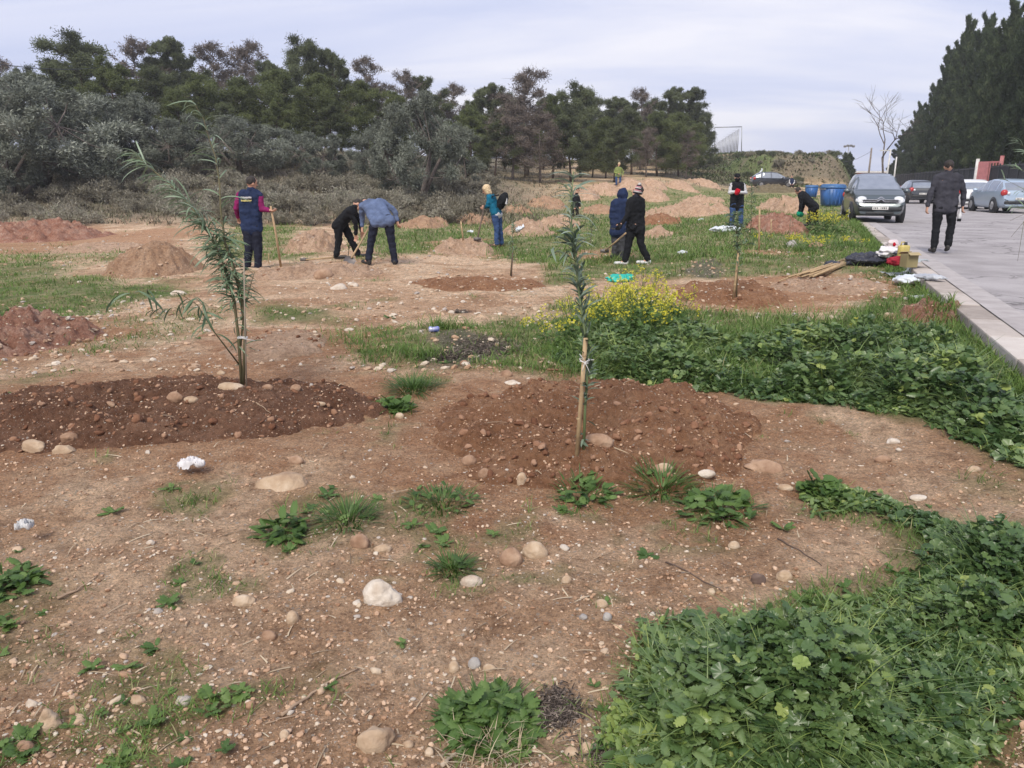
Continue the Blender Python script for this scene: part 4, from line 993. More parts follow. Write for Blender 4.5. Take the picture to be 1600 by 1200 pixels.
def shrub(seed, Ht, W, matl, nm='shrub', per=150, nc=26, ln=.10, wd=.03):
    rr = random.Random(seed); tr = MB(); cr = MB(); cs = []; rs = []; t = empty(nm, (0, 0, 0))
    for i in range(nc):
        a = rr.uniform(0, 6.283); r0 = W/2*math.sqrt(rr.random())*.85; z = Ht*(.15+.6*rr.random())*(1-.6*(r0/(W/2))**2); c = (math.cos(a)*r0, math.sin(a)*r0, z); cs.append(c); rs.append(W*rr.uniform(.10, .17))
        tube(tr, [(c[0]*.25, c[1]*.25, -.05), (c[0]*.8, c[1]*.8, z*.6), (c[0], c[1], z+.3*Ht*rr.random())], [.02, .014, .006], 4, cap=False)
    leaves(cr, cs, rs, per, ln, wd, seed, flat=.8, shell=.2, droop=-.35)
    tr.obj('stems', GBARK, t); cr.obj('foliage', matl, t, smooth=False); return t
PROTO = {}
def proto(k, f): 
    if k not in PROTO: PROTO[k] = [f(), False]
    return PROTO[k]
def place(k, f, x, y, s, rz, label, cat, group, z=None, sc=None):
    p = proto(k, f); z = float(H(x, y)) if z is None else z
    S = sc or (s, s, s)
    if not p[1]: o = p[0]; p[1] = True; o.location = (x, y, z); o.rotation_euler = (0, 0, rz); o.scale = S
    else: o = copy_tree(p[0], (x, y, z), rz, S)
    for q in ('label', 'category', 'group'):
        if q in o: del o[q]
    return tag(o, label, cat, group)
rt = random.Random(12)
def at_top(px, top, D): 
    x = PD(px, 285, D).x; z = float(H(x, D)); zt = PD(px, top, D).z; return x, z, zt-z
PF = {'p0': lambda: pine_tree(1, 9, 7.4, PINEM, .24), 'p1': lambda: pine_tree(2, 9, 6.2, PINEM, .28, dens=.8, rk=.8), 'p2': lambda: pine_tree(3, 9, 7.8, PINEY, .18), 'p3': lambda: pine_tree(4, 9, 6.6, PINEY, .24, rk=.85),
      'd0': lambda: pine_tree(5, 9, 6.8, DEADM, .26, bare=.72, rk=1.1, bark=GBARK), 'd1': lambda: pine_tree(6, 9, 5.6, DEADM, .3, bare=.82, rk=1.1, bark=GBARK)}
KIND = {'p': ('pine', 'dark green pine'), 'y': ('pine', 'yellowish green pine'), 'd': ('withered pine', 'withered grey-brown pine')}
# (px of trunk, photo y of the top, distance, kind)
TREES = [(20, 88, 54, 'd0'), (95, 95, 58, 'p1'), (155, 62, 62, 'p0'), (190, 100, 56, 'p3'), (228, 62, 68, 'd1'), (272, 62, 70, 'p1'), (250, 105, 60, 'p0'), (312, 88, 70, 'p1'), (322, 118, 58, 'p2'), (350, 70, 74, 'd1'),
         (402, 68, 76, 'd0'), (388, 122, 60, 'p2'), (450, 112, 60, 'p2'), (440, 95, 72, 'p1'), (486, 64, 70, 'p0'), (535, 78, 70, 'p1'), (512, 118, 58, 'p2'), (580, 92, 70, 'd1'), (570, 128, 60, 'p2'), (604, 132, 72, 'd0'),
         (642, 112, 74, 'd1'), (672, 122, 76, 'p1'), (620, 150, 62, 'p3'), (708, 132, 78, 'd1'), (735, 165, 68, 'p3'), (762, 134, 74, 'p1'), (735, 178, 64, 'p3'), (822, 110, 72, 'd0'), (800, 160, 62, 'd0'), (862, 160, 70, 'p3'), (842, 175, 62, 'd0'), (905, 136, 72, 'p0'), (890, 178, 64, 'p0'),
         (948, 152, 82, 'p1'), (945, 185, 70, 'p2'), (1000, 140, 86, 'd1'), (985, 168, 76, 'p0'), (1034, 138, 90, 'p1'), (1026, 176, 76, 'p2'), (1068, 140, 94, 'p1'), (1058, 178, 80, 'p2'), (1092, 174, 98, 'p0'), (1080, 195, 86, 'p3'), (960, 195, 64, 'p0'), (1008, 200, 72, 'd0'), (775, 190, 62, 'p0'),
         (700, 195, 66, 'p3'), (350, 160, 54, 'p1'), (290, 150, 54, 'p3'), (520, 165, 55, 'p1'), (60, 110, 66, 'p0'), (130, 100, 70, 'p1'), (440, 160, 55, 'p3'),
         (850, 150, 88, 'p1'), (880, 158, 92, 'p3'), (925, 150, 92, 'p0'), (972, 160, 96, 'p1'), (1012, 158, 100, 'p0'), (1048, 160, 104, 'p3'), (1068, 162, 106, 'p1'), (790, 150, 82, 'p0'), (745, 150, 84, 'p1'), (690, 150, 84, 'p0'), (1070, 205, 78, 'd1'), (820, 200, 68, 'p3'), (925, 200, 72, 'p2'), (1040, 215, 82, 'p0')]
WORD = {}
def posw(px):
    for lim, w_ in ((110, 'at the far left'), (240, 'above the very large olive'), (340, 'above the tip of the tall sapling'), (430, 'above the man in the vest'), (545, 'above the bending diggers'),
                    (650, 'between diggers and big dark olive'), (740, 'behind the big dark olive'), (800, 'above the woman with the backpack'), (880, 'left of the staked sapling tip'), (960, 'right of the staked sapling tip'), (1030, 'above the two walking women'), (1200, 'at the right end of the wood')):
        if px < lim: return w_
def tree_label(px, top, k):
    ty = 'd' if k[0] == 'd' else ('y' if k in ('p2', 'p3') else 'p')
    row = 'back-row ' if top < 125 or (px > 660 and top < 155) else 'front-row '
    return row+KIND[ty][1]+' '+posw(px)
LBL = {}
for q in sorted(TREES): LBL.setdefault(tree_label(q[0], q[1], q[3]), []).append(q)
def ulabel(q):
    l = tree_label(q[0], q[1], q[3]); g = LBL[l]
    if len(g) == 1: return l
    i = g.index(q); return l+', '+(('left', 'right')[i] if len(g) == 2 else ('left', 'middle', 'right', 'rightmost')[i])+' one'
for i, (px, top, D, k) in enumerate(sorted(TREES, key=lambda q: -q[2])):
    x, z, h = at_top(px, top, D); s = h/9.1; ww = s*rt.uniform(.92, 1.15)*(1.1 if D < 66 else .95)
    ty = 'd' if k[0] == 'd' else ('y' if k in ('p2', 'p3') else 'p')
    row = 'tall back-row ' if top < 125 or (px > 660 and top < 155) else 'lower front-row '
    place(k, PF[k], x, D, s, rt.uniform(0, 6.28), ulabel((px, top, D, k)), 'tree', 'trees of the pine wood', sc=(ww, ww, s))
OF = {'o0': lambda: olive_tree(1, 4.5, 5.2), 'o1': lambda: olive_tree(2, 4.5, 5.6), 'o2': lambda: olive_tree(3, 4.5, 4.6)}
for (px, top, D, W, k, lb) in [(70, 118, 41, 9.6, 'o1', 'very large grey olive tree filling the left edge behind the field'), (15, 150, 38, 6.2, 'o2', 'grey olive tree at the extreme left edge'), (165, 150, 46, 7.2, 'o0', 'olive tree just right of the very large one'),
                               (222, 146, 48, 5.0, 'o2', 'pale olive tree above the left branch of the tall sapling'), (290, 180, 46, 4.4, 'o0', 'small dark olive tree behind the tip of the tall sapling'), (375, 182, 46, 6.2, 'o1', 'round silvery olive tree above the man in the vest'),
                               (440, 200, 50, 4.6, 'o0', 'dark olive tree between two silvery ones above the vest man'), (502, 208, 43, 4.3, 'o2', 'small silvery round olive tree above the bending diggers'), (585, 200, 44, 3.4, 'o1', 'narrow olive tree left of the big dark one'),
                               (655, 148, 40, 5.4, 'o0', 'big dark round olive tree standing forward of the wood'), (700, 190, 46, 4.6, 'o2', 'olive tree tucked behind the right side of the big dark one')]:
    x, z, h = at_top(px, top, D); s = h/4.6; ww = W/5.3
    place(k, OF[k], x, D, s, rt.uniform(0, 6.28), lb, 'olive tree', 'olive trees before the pine wood', sc=(ww, ww, s))
# grey scrub
SF = {'s0': lambda: shrub(1, 1.2, 2.2, SCRM), 's1': lambda: shrub(2, 1.0, 2.6, SCRM), 's2': lambda: shrub(3, 1.4, 2.0, SCRM)}
ns = 0
def SECT(px): return ['at the far left edge', 'left of the tall sapling', 'behind the tall sapling', 'behind the man in the vest', 'left of the bending diggers', 'behind the bending diggers', 'below the big dark olive', 'left of the blonde person'][int(min(7, max(0, (px+60)//100)))]
RANK = {31: 'at the front edge', 34: 'near the front', 37: 'in the third rank', 40: 'in the middle rank', 43: 'in the upper middle rank', 47: 'high on the slope', 52: 'at the top'}
SB = []
for D in (31, 34, 37, 40, 43, 47, 52):
    px = -60
    while px < (740 if D > 36 else 620):
        px += rt.uniform(.5, 1.3)*1200/D*1.7
        y = D+rt.uniform(-1.5, 1.5)
        if D < 34 and 90 < px < 330 and rt.random() < .5: continue
        if rt.random() < .18: continue
        SB.append((px, y, D, rt.choice(['s0', 's1', 's2']), rt.uniform(.65, 1.15)*(1.0 if D > 35 else .8), rt.uniform(0, 6.28)))
cnt = {}
for q in SB: cnt.setdefault((q[2], SECT(q[0])), []).append(q)
for q in SB:
    px, y, D, k, s, rz = q; g = cnt[(D, SECT(px))]; i = g.index(q)
    w_ = '' if len(g) == 1 else (', left', ', right')[i]+' one' if len(g) == 2 else (', left', ', middle', ', right', ', rightmost')[i]+' one'
    place(k, SF[k], PD(px, 285, D).x, y, s, rz, 'scrub bush '+RANK[D]+', '+SECT(px)+w_, 'shrub', 'grey scrub bushes below the olive trees')
BB = sorted([(rt.uniform(1165, 1345), rt.uniform(83, 97), rt.uniform(.35, .8)) for _ in range(18)])
ZN = ('at its left end', 'left of the black car', 'above the black car', 'right of the black car', 'over the rubbish containers', 'on its right shoulder')
zn = lambda q: ZN[min(5, int((q[0]-1165)/30))]
for i, (px, y, s) in enumerate(BB):
    same = [q for q in BB if zn(q) == zn((px,))]; j = same.index((px, y, s)); n_ = len(same)
    w_ = '' if n_ == 1 else ', '+(('left', 'right') if n_ == 2 else ('leftmost', 'second', 'third', 'fourth', 'fifth', 'sixth', 'seventh', 'eighth'))[j]+' one from the left'*(n_ > 2 and j > 0)
    place('s%d' % (i % 3) if i % 3 else 'g0', SF['s%d' % (i % 3)] if i % 3 else (lambda: shrub(9, 1.2, 2.4, PINEM)), PD(px, 285, y).x, y, s, rt.uniform(0, 6), 'scrub bush on the earth berm, '+zn((px,))+w_, 'bush', 'scrub bushes on the earth berm')
# bushes on the berm and on the grassy rise
for (px, py, D, s, lb) in [(1208, 246, 90, .55, 'dark bush on the left top of the earth berm'), (1228, 247, 92, .6, 'dark bush on top of the earth berm, second from left'), (1152, 240, 112, .9, 'green bush under the tall ball-stop fence'), (1120, 262, 104, 1.2, 'leafy bush at the foot of the last pine'), (1252, 246, 94, .35, 'small tuft-like bush on the berm skyline')]:
    x = PD(px, py, D).x; place('g0', lambda: shrub(9, 1.2, 2.4, PINEM), x, D, s, rt.uniform(0, 6), lb, 'bush', 'bushes on the berm and rise')
x, y = cand(26000, 30, 110, pw=.5); g, f, d = cover(x, y); k = (rng.random(len(x)) < d) & ((offroad(x, y) > 0) | (y > 82)) & (x/y < .47); x, y = x[k], y[k]
per = 4; x = np.repeat(x, per)+rng.normal(size=len(x)*per)*.15; y = np.repeat(y, per)+rng.normal(size=len(y)*per)*.15; n = len(x)
blades('dry_scrub_grass', x, y, rng.uniform(.12, .42, n), rng.uniform(.008, .018, n)*(1+y*.012), rng.random(n), DRYG, lean=.7, label='dry grey-brown grass on the scrub slope and under the trees', cat='dry grass')
nb_ = 34000; bx = rng.uniform(19, 47, nb_); by = rng.uniform(81, 124, nb_); kk = rng.random(nb_) < .3+.7*ss(-.2, .3, fbm(bx*.3, by*.3, 3, 301)); bx, by = bx[kk], by[kk]
blades('berm_grass', bx, by, rng.uniform(.15, .5, len(bx)), rng.uniform(.05, .12, len(bx)), np.clip(.25+.5*(fbm(bx*.25, by*.25, 2, 305)+.3)+.15*rng.normal(size=len(bx)), 0, 1), ramp_mat('berm_growth', [(.06, .10, .03), (.10, .14, .05), (.15, .15, .08), (.20, .17, .11), (.27, .23, .16)], .85, .2), lean=.7, label='rough grass and dead growth over the earth berm and the grassy rise', cat='rough grass')
# cypress row
CF = {'c%d' % i: (lambda i=i: cypress_tree(20+i, 15, 5.0)) for i in range(3)}
cyn = ['nearest cypress of the row, cut by the right edge of the photo', 'second cypress of the row, at the right edge', 'third cypress counted from the right edge', 'fourth cypress counted from the right edge', 'fifth cypress, above the pink gate', 'sixth cypress, left of the pink gate', 'seventh cypress, above the walking man', 'eighth cypress with ragged top', 'ninth cypress, left of the ragged one', 'tenth cypress, near the far end of the row', 'eleventh cypress, last but one at the left end', 'last and smallest cypress at the left end of the row']
for i, (D, h) in enumerate([(46, 14.5), (51, 15), (56, 15.5), (61, 16), (66.5, 16.3), (72.5, 15), (79, 15.4), (87, 16.8), (96, 15.0), (107, 13.4), (121, 11.4), (134, 9)]):
    x = float(xk(D))+13.4+rt.uniform(-.3, .3); k = 'c%d' % (i % 3); s = h/15; q_ = rt.uniform(.74, .98)*(1 if D < 80 else 1.12); s = s*rt.uniform(.90, 1.10)
    place(k, CF[k], x, D, s, rt.uniform(0, 6.28), cyn[i], 'cypress', 'cypresses in a row behind the fence', sc=(q_, q_, s))
x, z, h = at_top(1380, 140, 96); o = bare_tree(3, h, .42, thick=.009); o.location = (x, 96, z); o.scale = (1.5, 1.5, 1.38); tag(o, 'leafless tree with thin spreading branches left of the cypress row', 'bare tree')
x, z, h = at_top(8, 66, 50); o = bare_tree(8, h, .4, matl=GBARK); o.location = (x, 50, z); tag(o, 'leafless tree reaching above the olives at the top left', 'bare tree')
x, z, h = at_top(1320, 248, 120); o = cypress_tree(31, h, 2.4); o.name = 'conifer_tree'; o.location = (x, 120, z); tag(o, 'small dark conifer under the floodlight mast', 'conifer')

# ------------------------------------------------------------------ distant structures
MET = mat('galvanised_metal', (.42, .43, .45), .5, metal=.6); DKM = mat('dark_fence_paint', (.045, .05, .06), .6, metal=.2)
BRK = mat('brick_red_wall', (.50, .20, .13), .9, alt=(.42, .16, .11), ascale=3); WHT = mat('white_paint', (.74, .73, .71), .6); PNK = mat('pink_paint', (.52, .20, .20), .7, alt=(.42, .16, .16)); GLS = mat('dark_glass', (.03, .035, .04), .12, spec=.7)
POLE = mat('weathered_pole', (.30, .25, .21), .85, alt=(.2, .165, .14))
def seg(mb, a, b, r, n=6): tube(mb, [a, b], r, n)
# ball-stop fence
t = empty('ball_stop_fence', (PD(1137, 238, 118).x, 118, float(H(PD(1137, 238, 118).x, 118))), 0, 'tall ball-stop fence with a slanting row of posts on the grassy rise', 'fence')
o0 = t.location
a = PD(1117, 238, 118)-o0; b = PD(1159, 238, 118)-o0; ta = PD(1117, 199, 118)-o0; tb = PD(1159, 198, 118)-o0; a.z = b.z = -.3
for nm, s, e in (('corner_post', a, ta), ('corner_post', b, tb), ('top_rail', ta, tb)): mb = MB(); seg(mb, s, e, .07); mb.obj(nm, MET, t)
for i in range(26):
    u = i/25; mb = MB(); base = Vector((b.x-.1-u*.0-2.9*u, 2+u*9, -.3)); top = base.copy(); top.z = (PD(1159-38*u, 200+32*u, 118).z-o0.z); seg(mb, base, top, .07, 5); mb.obj('post', MET, t)
mb = MB()
for i in range(14): z = .5+i*.26; seg(mb, (b.x, 2, z), (b.x-2.9*min(1, (3.9-z)/3.2+.1), 2+9*min(1, (3.9-z)/3.2+.1), z), .012, 3)
mb.obj('net', MET, t)
# red building
x0 = PD(1312, 270, 150).x; x1 = PD(1410, 270, 150).x; zt = PD(1350, 270, 150).z
t = empty('brick_building', ((x0+x1)/2, 150, .2), 0, 'low brick-red building with a pale roof edge beyond the end of the road', 'building')
wd = x1-x0; mb = MB(); box(mb, (0, 4, (zt-.2)/2), (wd, 8, zt-.2)); mb.obj('wall', BRK, t, smooth=False); mb = MB(); box(mb, (0, 4, zt-.2+.16), (wd+.5, 8.5, .3)); mb.obj('roof', WHT, t, smooth=False)
for i in range(5):
    f = MB(); box(f, (-wd/2+1.6+i*2.4, -.04, 1.9), (1.3, .12, .9)); f = f.obj('window', WHT, t, smooth=False); g_ = MB(); box(g_, (-wd/2+1.6+i*2.4, -.1, 1.9), (1.15, .06, .75)); g_.obj('pane', GLS, f, smooth=False)
# floodlight mast
c = PD(1322, 270, 140); t = empty('floodlight_mast', (c.x, 140, .2), 0, 'floodlight mast with a crossbar of lamps on the skyline', 'floodlight mast'); zt = PD(1322, 228, 140).z-.2
mb = MB(); tube(mb, [(0, 0, 0), (0, 0, zt)], [.14, .08], 8); mb.obj('pole', MET, t); mb = MB(); box(mb, (0, 0, zt), (1.7, .12, .12)); mb.obj('crossbar', MET, t, smooth=False)
for dx_ in (-.75, -.28, .28, .75): mb = MB(); box(mb, (dx_, -.15, zt+.12-.25*abs(dx_)), (.4, .22, .34), rot=Matrix.Rotation(.5, 3, 'X')); mb.obj('lamp', MET, t, smooth=False)
def pole(px, top, D, r, m, label, arm=None, lean=0):
    c = PD(px, top, D); zb = float(H(c.x, D)); t = empty('utility_pole', (c.x, D, zb), 0, label, 'pole'); h = c.z-zb
    mb = MB(); tube(mb, [(-lean*h, 0, -.1), (0, 0, h)], [r, r*.75], 8); mb.obj('shaft', m, t)
    if arm: mb = MB(); box(mb, (arm, 0, h-.15), (abs(arm)*2, .1, .12)); mb.obj('arm', m, t, smooth=False)
    return t
pole(1362, 231, 100, .13, POLE, 'dark wooden utility pole left of the cypress row')
pole(1392, 233, 92, .11, WHT, 'white painted pole leaning slightly before the cypress row', arm=-.6, lean=.03)
pole(1401, 245, 90, .10, WHT, 'second pale pole right of the leaning white one')
pole(1300+8, 252, 125, .07, POLE, 'thin distant pole between the berm and the conifer')
# cable at top left
mb = MB(); A = PD(-60, 92, 46); B = PD(215, 98, 60); pts = [A.lerp(B, i/12)-Vector((0, 0, .5*math.sin(math.pi*i/12))) for i in range(13)]
tube(mb, [p-A for p in pts], .022, 4); o = mb.obj('power_cable', DKM); o.location = A; tag(o, 'thin overhead cable crossing the sky at the top left', 'cable')
mb = MB(); A = PD(1308, 252, 125); B = PD(1362, 236, 100); tube(mb, [(A.lerp(B, i/8)-Vector((0, 0, .5*math.sin(math.pi*i/8))))-A for i in range(9)], .02, 4); o = mb.obj('power_cable', DKM); o.location = A; tag(o, 'thin overhead cable between the poles beyond the berm', 'cable')
# boundary fence: low wall, posts, palings
def fpt(y): return Vector((float(xk(y))+10.6, y, ROADZ+.12))
def fence(y0, y1, label):
    A, B = fpt(y0), fpt(y1); t = empty('metal_fence', A, 0, label, 'fence'); L = (B-A).length; d = (B-A).normalized(); ang = math.atan2(d.y, d.x); t.rotation_euler = (0, 0, ang)
    mb = MB(); box(mb, (L/2, 0, .22), (L, .25, .5)); mb.obj('base_wall', CONC, t, smooth=False)
    n = int(L/2.5)
    for i in range(n+1): mb = MB(); box(mb, (i*L/n, 0, 1.3), (.09, .09, 2.3)); mb.obj('post', DKM, t, smooth=False)
    mb = MB()
    for z in (.62, 2.25): box(mb, (L/2, 0, z), (L, .03, .05))
    k = int(L/.13)
    for i in range(k): box(mb, (i*L/k, -.03, 1.42), (.055, .022, 1.85))
    mb.obj('palings', DKM, t, smooth=False)
fence(28, 55.3, 'dark paling fence behind the parked cars, near section'); fence(58, 125, 'dark paling fence running along the cypresses to the far end of the road')
# pink gate
A, B = PD(1560, 285, 54.6), PD(1523, 285, 56.4); A.z = B.z = ROADZ+.12; t = empty('pink_gate', A, math.atan2((B-A).y, (B-A).x), 'pink metal gate with a solid panel and upright bars behind the white car', 'gate')
L = (B-A).length; hh = 2.75
mb = MB(); tube(mb, [(0, 0, 0), (0, 0, hh+.25)], .13, 8); mb.obj('gate_post', PNK, t); mb = MB(); tube(mb, [(L, 0, 0), (L, 0, hh+.1)], .12, 8); mb.obj('gate_post', WHT, t)
mb = MB(); box(mb, (L*.74, 0, hh/2), (L*.48, .06, hh-.2)); mb.obj('panel', PNK, t, smooth=False)
for i in range(4): mb = MB(); box(mb, (L*.08+i*L*.12, 0, hh/2), (.07, .06, hh-.2)); mb.obj('bar', PNK, t, smooth=False)
for z in (.25, hh-.15): mb = MB(); box(mb, (L*.25, -.05, z), (L*.5, .05, .12)); mb.obj('rail', PNK, t, smooth=False)
c = P(1412, 311, lambda x, y: x*0+ROADZ+.12); mb = MB(); box(mb, (0, 0, .45), (.55, .35, .9), bev=.04); box(mb, (0, 0, .94), (.65, .45, .08), bev=.02); o = mb.obj('pink_pillar', PNK, smooth=False); o.location = c; tag(o, 'short pink pillar at the foot of the dark fence, far along the road', 'pillar')
# ------------------------------------------------------------------ cars
TYRE = mat('tyre_rubber', (.02, .02, .022), .85); RIM = mat('alloy_rim', (.45, .46, .48), .35, metal=.7); CGL = mat('car_glass', (.36, .39, .43), .12, spec=.9, metal=.55, alt=(.30, .33, .37)); BLKP = mat('black_plastic', (.025, .026, .028), .5)
LENS = mat('clear_lens', (.72, .74, .76), .12, spec=.8); REDL = mat('red_lens', (.50, .03, .03), .2, spec=.7); PLT = mat('number_plate_white', (.70, .69, .66), .5); CHR = mat('chrome', (.7, .7, .72), .2, metal=1.0)
def car(name, label, paint, L, W, Hh, prof, belt, loc, yaw, roll=0, wheel_r=.31, pillars=(.0,), glass_x=None, simple=False, logo=False):
    """prof: (x from rear, z) along the top; local +X forwards, origin on the ground under the middle"""
    t = empty(name, loc, yaw, label, 'car', 'cars parked along the road'); t.rotation_euler = (roll, 0, yaw)
    px, pz = zip(*prof); NS = 64; xs = np.unique(np.concatenate([np.linspace(0, L, NS), px])); zt = np.interp(xs, px, pz)
    for _ in range(3): zt[1:-1] = .25*zt[:-2]+.5*zt[1:-1]+.25*zt[2:]
    u = (xs-L/2)/(L/2); hw = W/2*(1-.16*np.abs(u)**6-.05*np.abs(u)**2); zb = .20+.10*np.abs(u)**8; bz = np.minimum(belt+.05*u*-1, zt-.03)
    rows = []
    for i, x in enumerate(xs):
        h = zt[i]-bz[i]; k = min(1, h/.45); wr = hw[i]*(.97-.24*k)
        rows.append([(x, 0, zb[i]), (x, hw[i]*.88, zb[i]), (x, hw[i]*.97, zb[i]+.12), (x, hw[i], zb[i]+.30), (x, hw[i]*.995, (zb[i]+.3+bz[i])/2+.05), (x, hw[i]*.965, bz[i]), (x, (hw[i]*.965+wr)/2+.012*k, bz[i]+h*.5), (x, wr, bz[i]+h*.88), (x, wr*.90, bz[i]+h*.975), (x, wr*.6, zt[i]+.012*k), (x, 0, zt[i]+.02*k)])
    rows = np.array(rows); rows[:, :, 0] -= L/2; n, k = rows.shape[:2]
    full = np.concatenate([rows, (rows*np.array([1, -1, 1]))[:, -2:0:-1]], 1); m = full.shape[1]
    body, glass = [], []
    gx0, gx1, wx0, wx1, rx0, rx1 = glass_x     # side glass span, windscreen span, rear window span
    for i in range(n-1):
        xm = (xs[i]+xs[i+1])/2
        for j in range(m):
            j2 = (j+1) % m; jj = min(j, m-1-j); q = (i*m+j, i*m+j2, (i+1)*m+j2, (i+1)*m+j); top = min(j, m-1-j)
            side = jj in (5, 6) and gx0 < xm < gx1 and not any(abs(xm-p_) < .05 for p_ in pillars) and (zt[i]-bz[i]) > .12
            scr = jj in (7, 8, 9) and (wx0 < xm < wx1 or rx0 < xm < rx1) and (jj != 7)
            (glass if side or scr else body).append((q, 0 if side else (1 if xm > L/2 else 2)))
    V_ = full.reshape(-1, 3)
    mb = MB(); mb.add(V_, [q for q, _ in body], None)
    for e_, i in ((0, 0), (1, n-1)):
        mb.add(full[i], None, [(0, j, j+1) if e_ else (0, j+1, j) for j in range(1, m-1)])
    mb.obj('body', paint, t)
    for w_, nm in ((0, 'side_window'), (1, 'windscreen'), (2, 'rear_window')):
        qs = [q for q, a in glass if a == w_]
        if not qs: continue
        if w_ == 0:
            for s in (1, -1):
                q2 = [q for q in qs if V_[q[0]][1]*s > .01 or V_[q[2]][1]*s > .01]
                if q2: mb = MB(); us, inv = np.unique(np.array(q2), return_inverse=True); mb.add(V_[us], inv.reshape(-1, 4)); mb.obj(nm, CGL, t)
        else: mb = MB(); us, inv = np.unique(np.array(qs), return_inverse=True); mb.add(V_[us], inv.reshape(-1, 4)); mb.obj(nm, CGL, t)
    for xw in (-L/2+.80, L/2-.82):
        for s in (1, -1):
            wy = s*(W/2-.11)
            a = MB(); tube(a, [(xw, s*(W/2-.20), wheel_r+.02), (xw, s*(W/2-.005), wheel_r+.02)], wheel_r+.055, 20); a.obj('wheel_arch', BLKP, t)
            wm = MB(); tube(wm, [(xw, wy-.1*s, wheel_r), (xw, wy-.08*s, wheel_r), (xw, wy+.09*s, wheel_r), (xw, wy+.115*s, wheel_r)], [wheel_r*.93, wheel_r, wheel_r, wheel_r*.92], 24)
            wo = wm.obj('wheel', TYRE, t); rm = MB(); tube(rm, [(xw, wy+.10*s, wheel_r), (xw, wy+.122*s, wheel_r)], [wheel_r*.62, wheel_r*.58], 16)
            for a_ in range(5): box(rm, (xw+math.cos(a_*1.2566)*wheel_r*.3, wy+.126*s, wheel_r+math.sin(a_*1.2566)*wheel_r*.3), (.06, .02, wheel_r*.55), rot=Matrix.Rotation(-a_*1.2566+math.pi/2, 3, 'Y'))
            rm.obj('rim', RIM, wo, smooth=False)
    xf, xr = L/2, -L/2
    hl = np.interp(L-.28, px, pz)-.10; bp = 0.56
    for s in (1, -1):
        mb = MB(); blob(mb, (xf-.25, s*(W/2-.30), hl-.03), (.20, .20, .125), amp=0, sub=3, rot=Matrix.Rotation(.55, 3, 'Y') @ Matrix.Rotation(-.45*s, 3, 'Z')); mb.obj('headlight', LENS, t)
        mb = MB(); blob(mb, (xr+.14, s*(W/2-.19), .88), (.13, .15, .15), amp=0, sub=3); o = mb.obj('tail_light', REDL, t)
        mb = MB(); blob(mb, (xr+.05, s*(W/2-.34), .86), (.06, .07, .08), amp=0, sub=2); mb.obj('reversing_lamp', LENS, o)
        mb = MB(); blob(mb, (gx1-L/2-.22, s*(W/2+.09), belt+.06), (.07, .12, .085), amp=0, sub=2); mb.obj('wing_mirror', paint, t)
        mb = MB(); blob(mb, (xf-.06, s*(W/2-.36), .40), (.04, .07, .06), amp=0, sub=2); mb.obj('fog_lamp', LENS, t)
    for xx, nm, s in ((xf-.045, 'front_bumper', 1), (xr+.03, 'rear_bumper', -1)):
        mb = MB(); box(mb, (xx, 0, .46), (.14, W*.78, .13), bev=.04); mb.obj(nm, BLKP, t)
        mb = MB(); box(mb, (xx+s*.085, 0, .49 if s > 0 else .62), (.02, .50, .11), bev=.004); pl_ = mb.obj('number_plate', PLT, t)
        c2 = MB()
        for i, wq in enumerate((.035, .04, .035, 0, .02, .04, .04, .03)):
            if wq: box(c2, (xx+s*.098, -.2+i*.055, .49 if s > 0 else .62), (.006, wq*.7, .06))
        c2.obj('plate_characters', BLKP, pl_, smooth=False)
    mb = MB(); box(mb, (xf-.03, 0, .32), (.12, W*.5, .08), bev=.02); mb.obj('air_intake', BLKP, t)
    if logo:
        mb = MB(); zg = .76
        for dz, sgn in ((0, 1), (.07, 1)):
            for s in (1, -1): box(mb, (xf-.02-dz*.6, s*.055, zg+dz-.01), (.03, .13, .03), rot=Matrix.Rotation(-.62*s, 3, 'X'))
        for s in (1, -1): box(mb, (xf-.05, s*.36, zg), (.03, .5, .018), bev=.006); box(mb, (xf-.05, s*.34, zg-.065), (.03, .46, .016), bev=.006)
        mb.obj('grille_emblem', CHR, t, smooth=False)
        mb = MB(); box(mb, (xf-.06, 0, zg-.035), (.04, 1.1, .10), bev=.02); mb.obj('grille', BLKP, t)
        for s in (.35, -.25): mb = MB(); tube(mb, [(xf-1.08, s, 1.03), (xf-1.18, s-.55, 1.13)], .012, 5); mb.obj('wiper', BLKP, t)
    return t
PMPV = mat('dark_green_grey_car_paint', (.085, .105, .115), .28, metal=.35, coat=.6, alt=(.08, .10, .11)); PWH = mat('white_car_paint', (.72, .73, .74), .3, coat=.6, alt=(.70, .71, .72)); PLB = mat('pale_blue_car_paint', (.37, .46, .56), .3, metal=.3, coat=.6, alt=(.36, .45, .55)); PDK = mat('dark_car_paint', (.04, .045, .055), .3, coat=.6); PBK = mat('black_car_paint', (.025, .028, .035), .3, coat=.6)
MPV = [(0, .62), (.04, .95), (.18, 1.30), (.5, 1.54), (1.1, 1.635), (1.9, 1.64), (2.5, 1.55), (3.35, 1.13), (3.5, 1.07), (3.95, .90), (4.16, .74), (4.25, .55), (4.28, .42)]
HAT = [(0, .58), (.05, .90), (.22, 1.08), (.62, 1.40), (1.0, 1.47), (1.8, 1.49), (2.35, 1.42), (3.05, 1.02), (3.2, .98), (3.8, .86), (4.05, .74), (4.15, .55), (4.18, .42)]
rh = math.atan2(1, .378)          # heading of the road
c = P(1366, 348, lambda x, y: x*0+ROADZ+.02); hd_ = rh+math.pi+.06
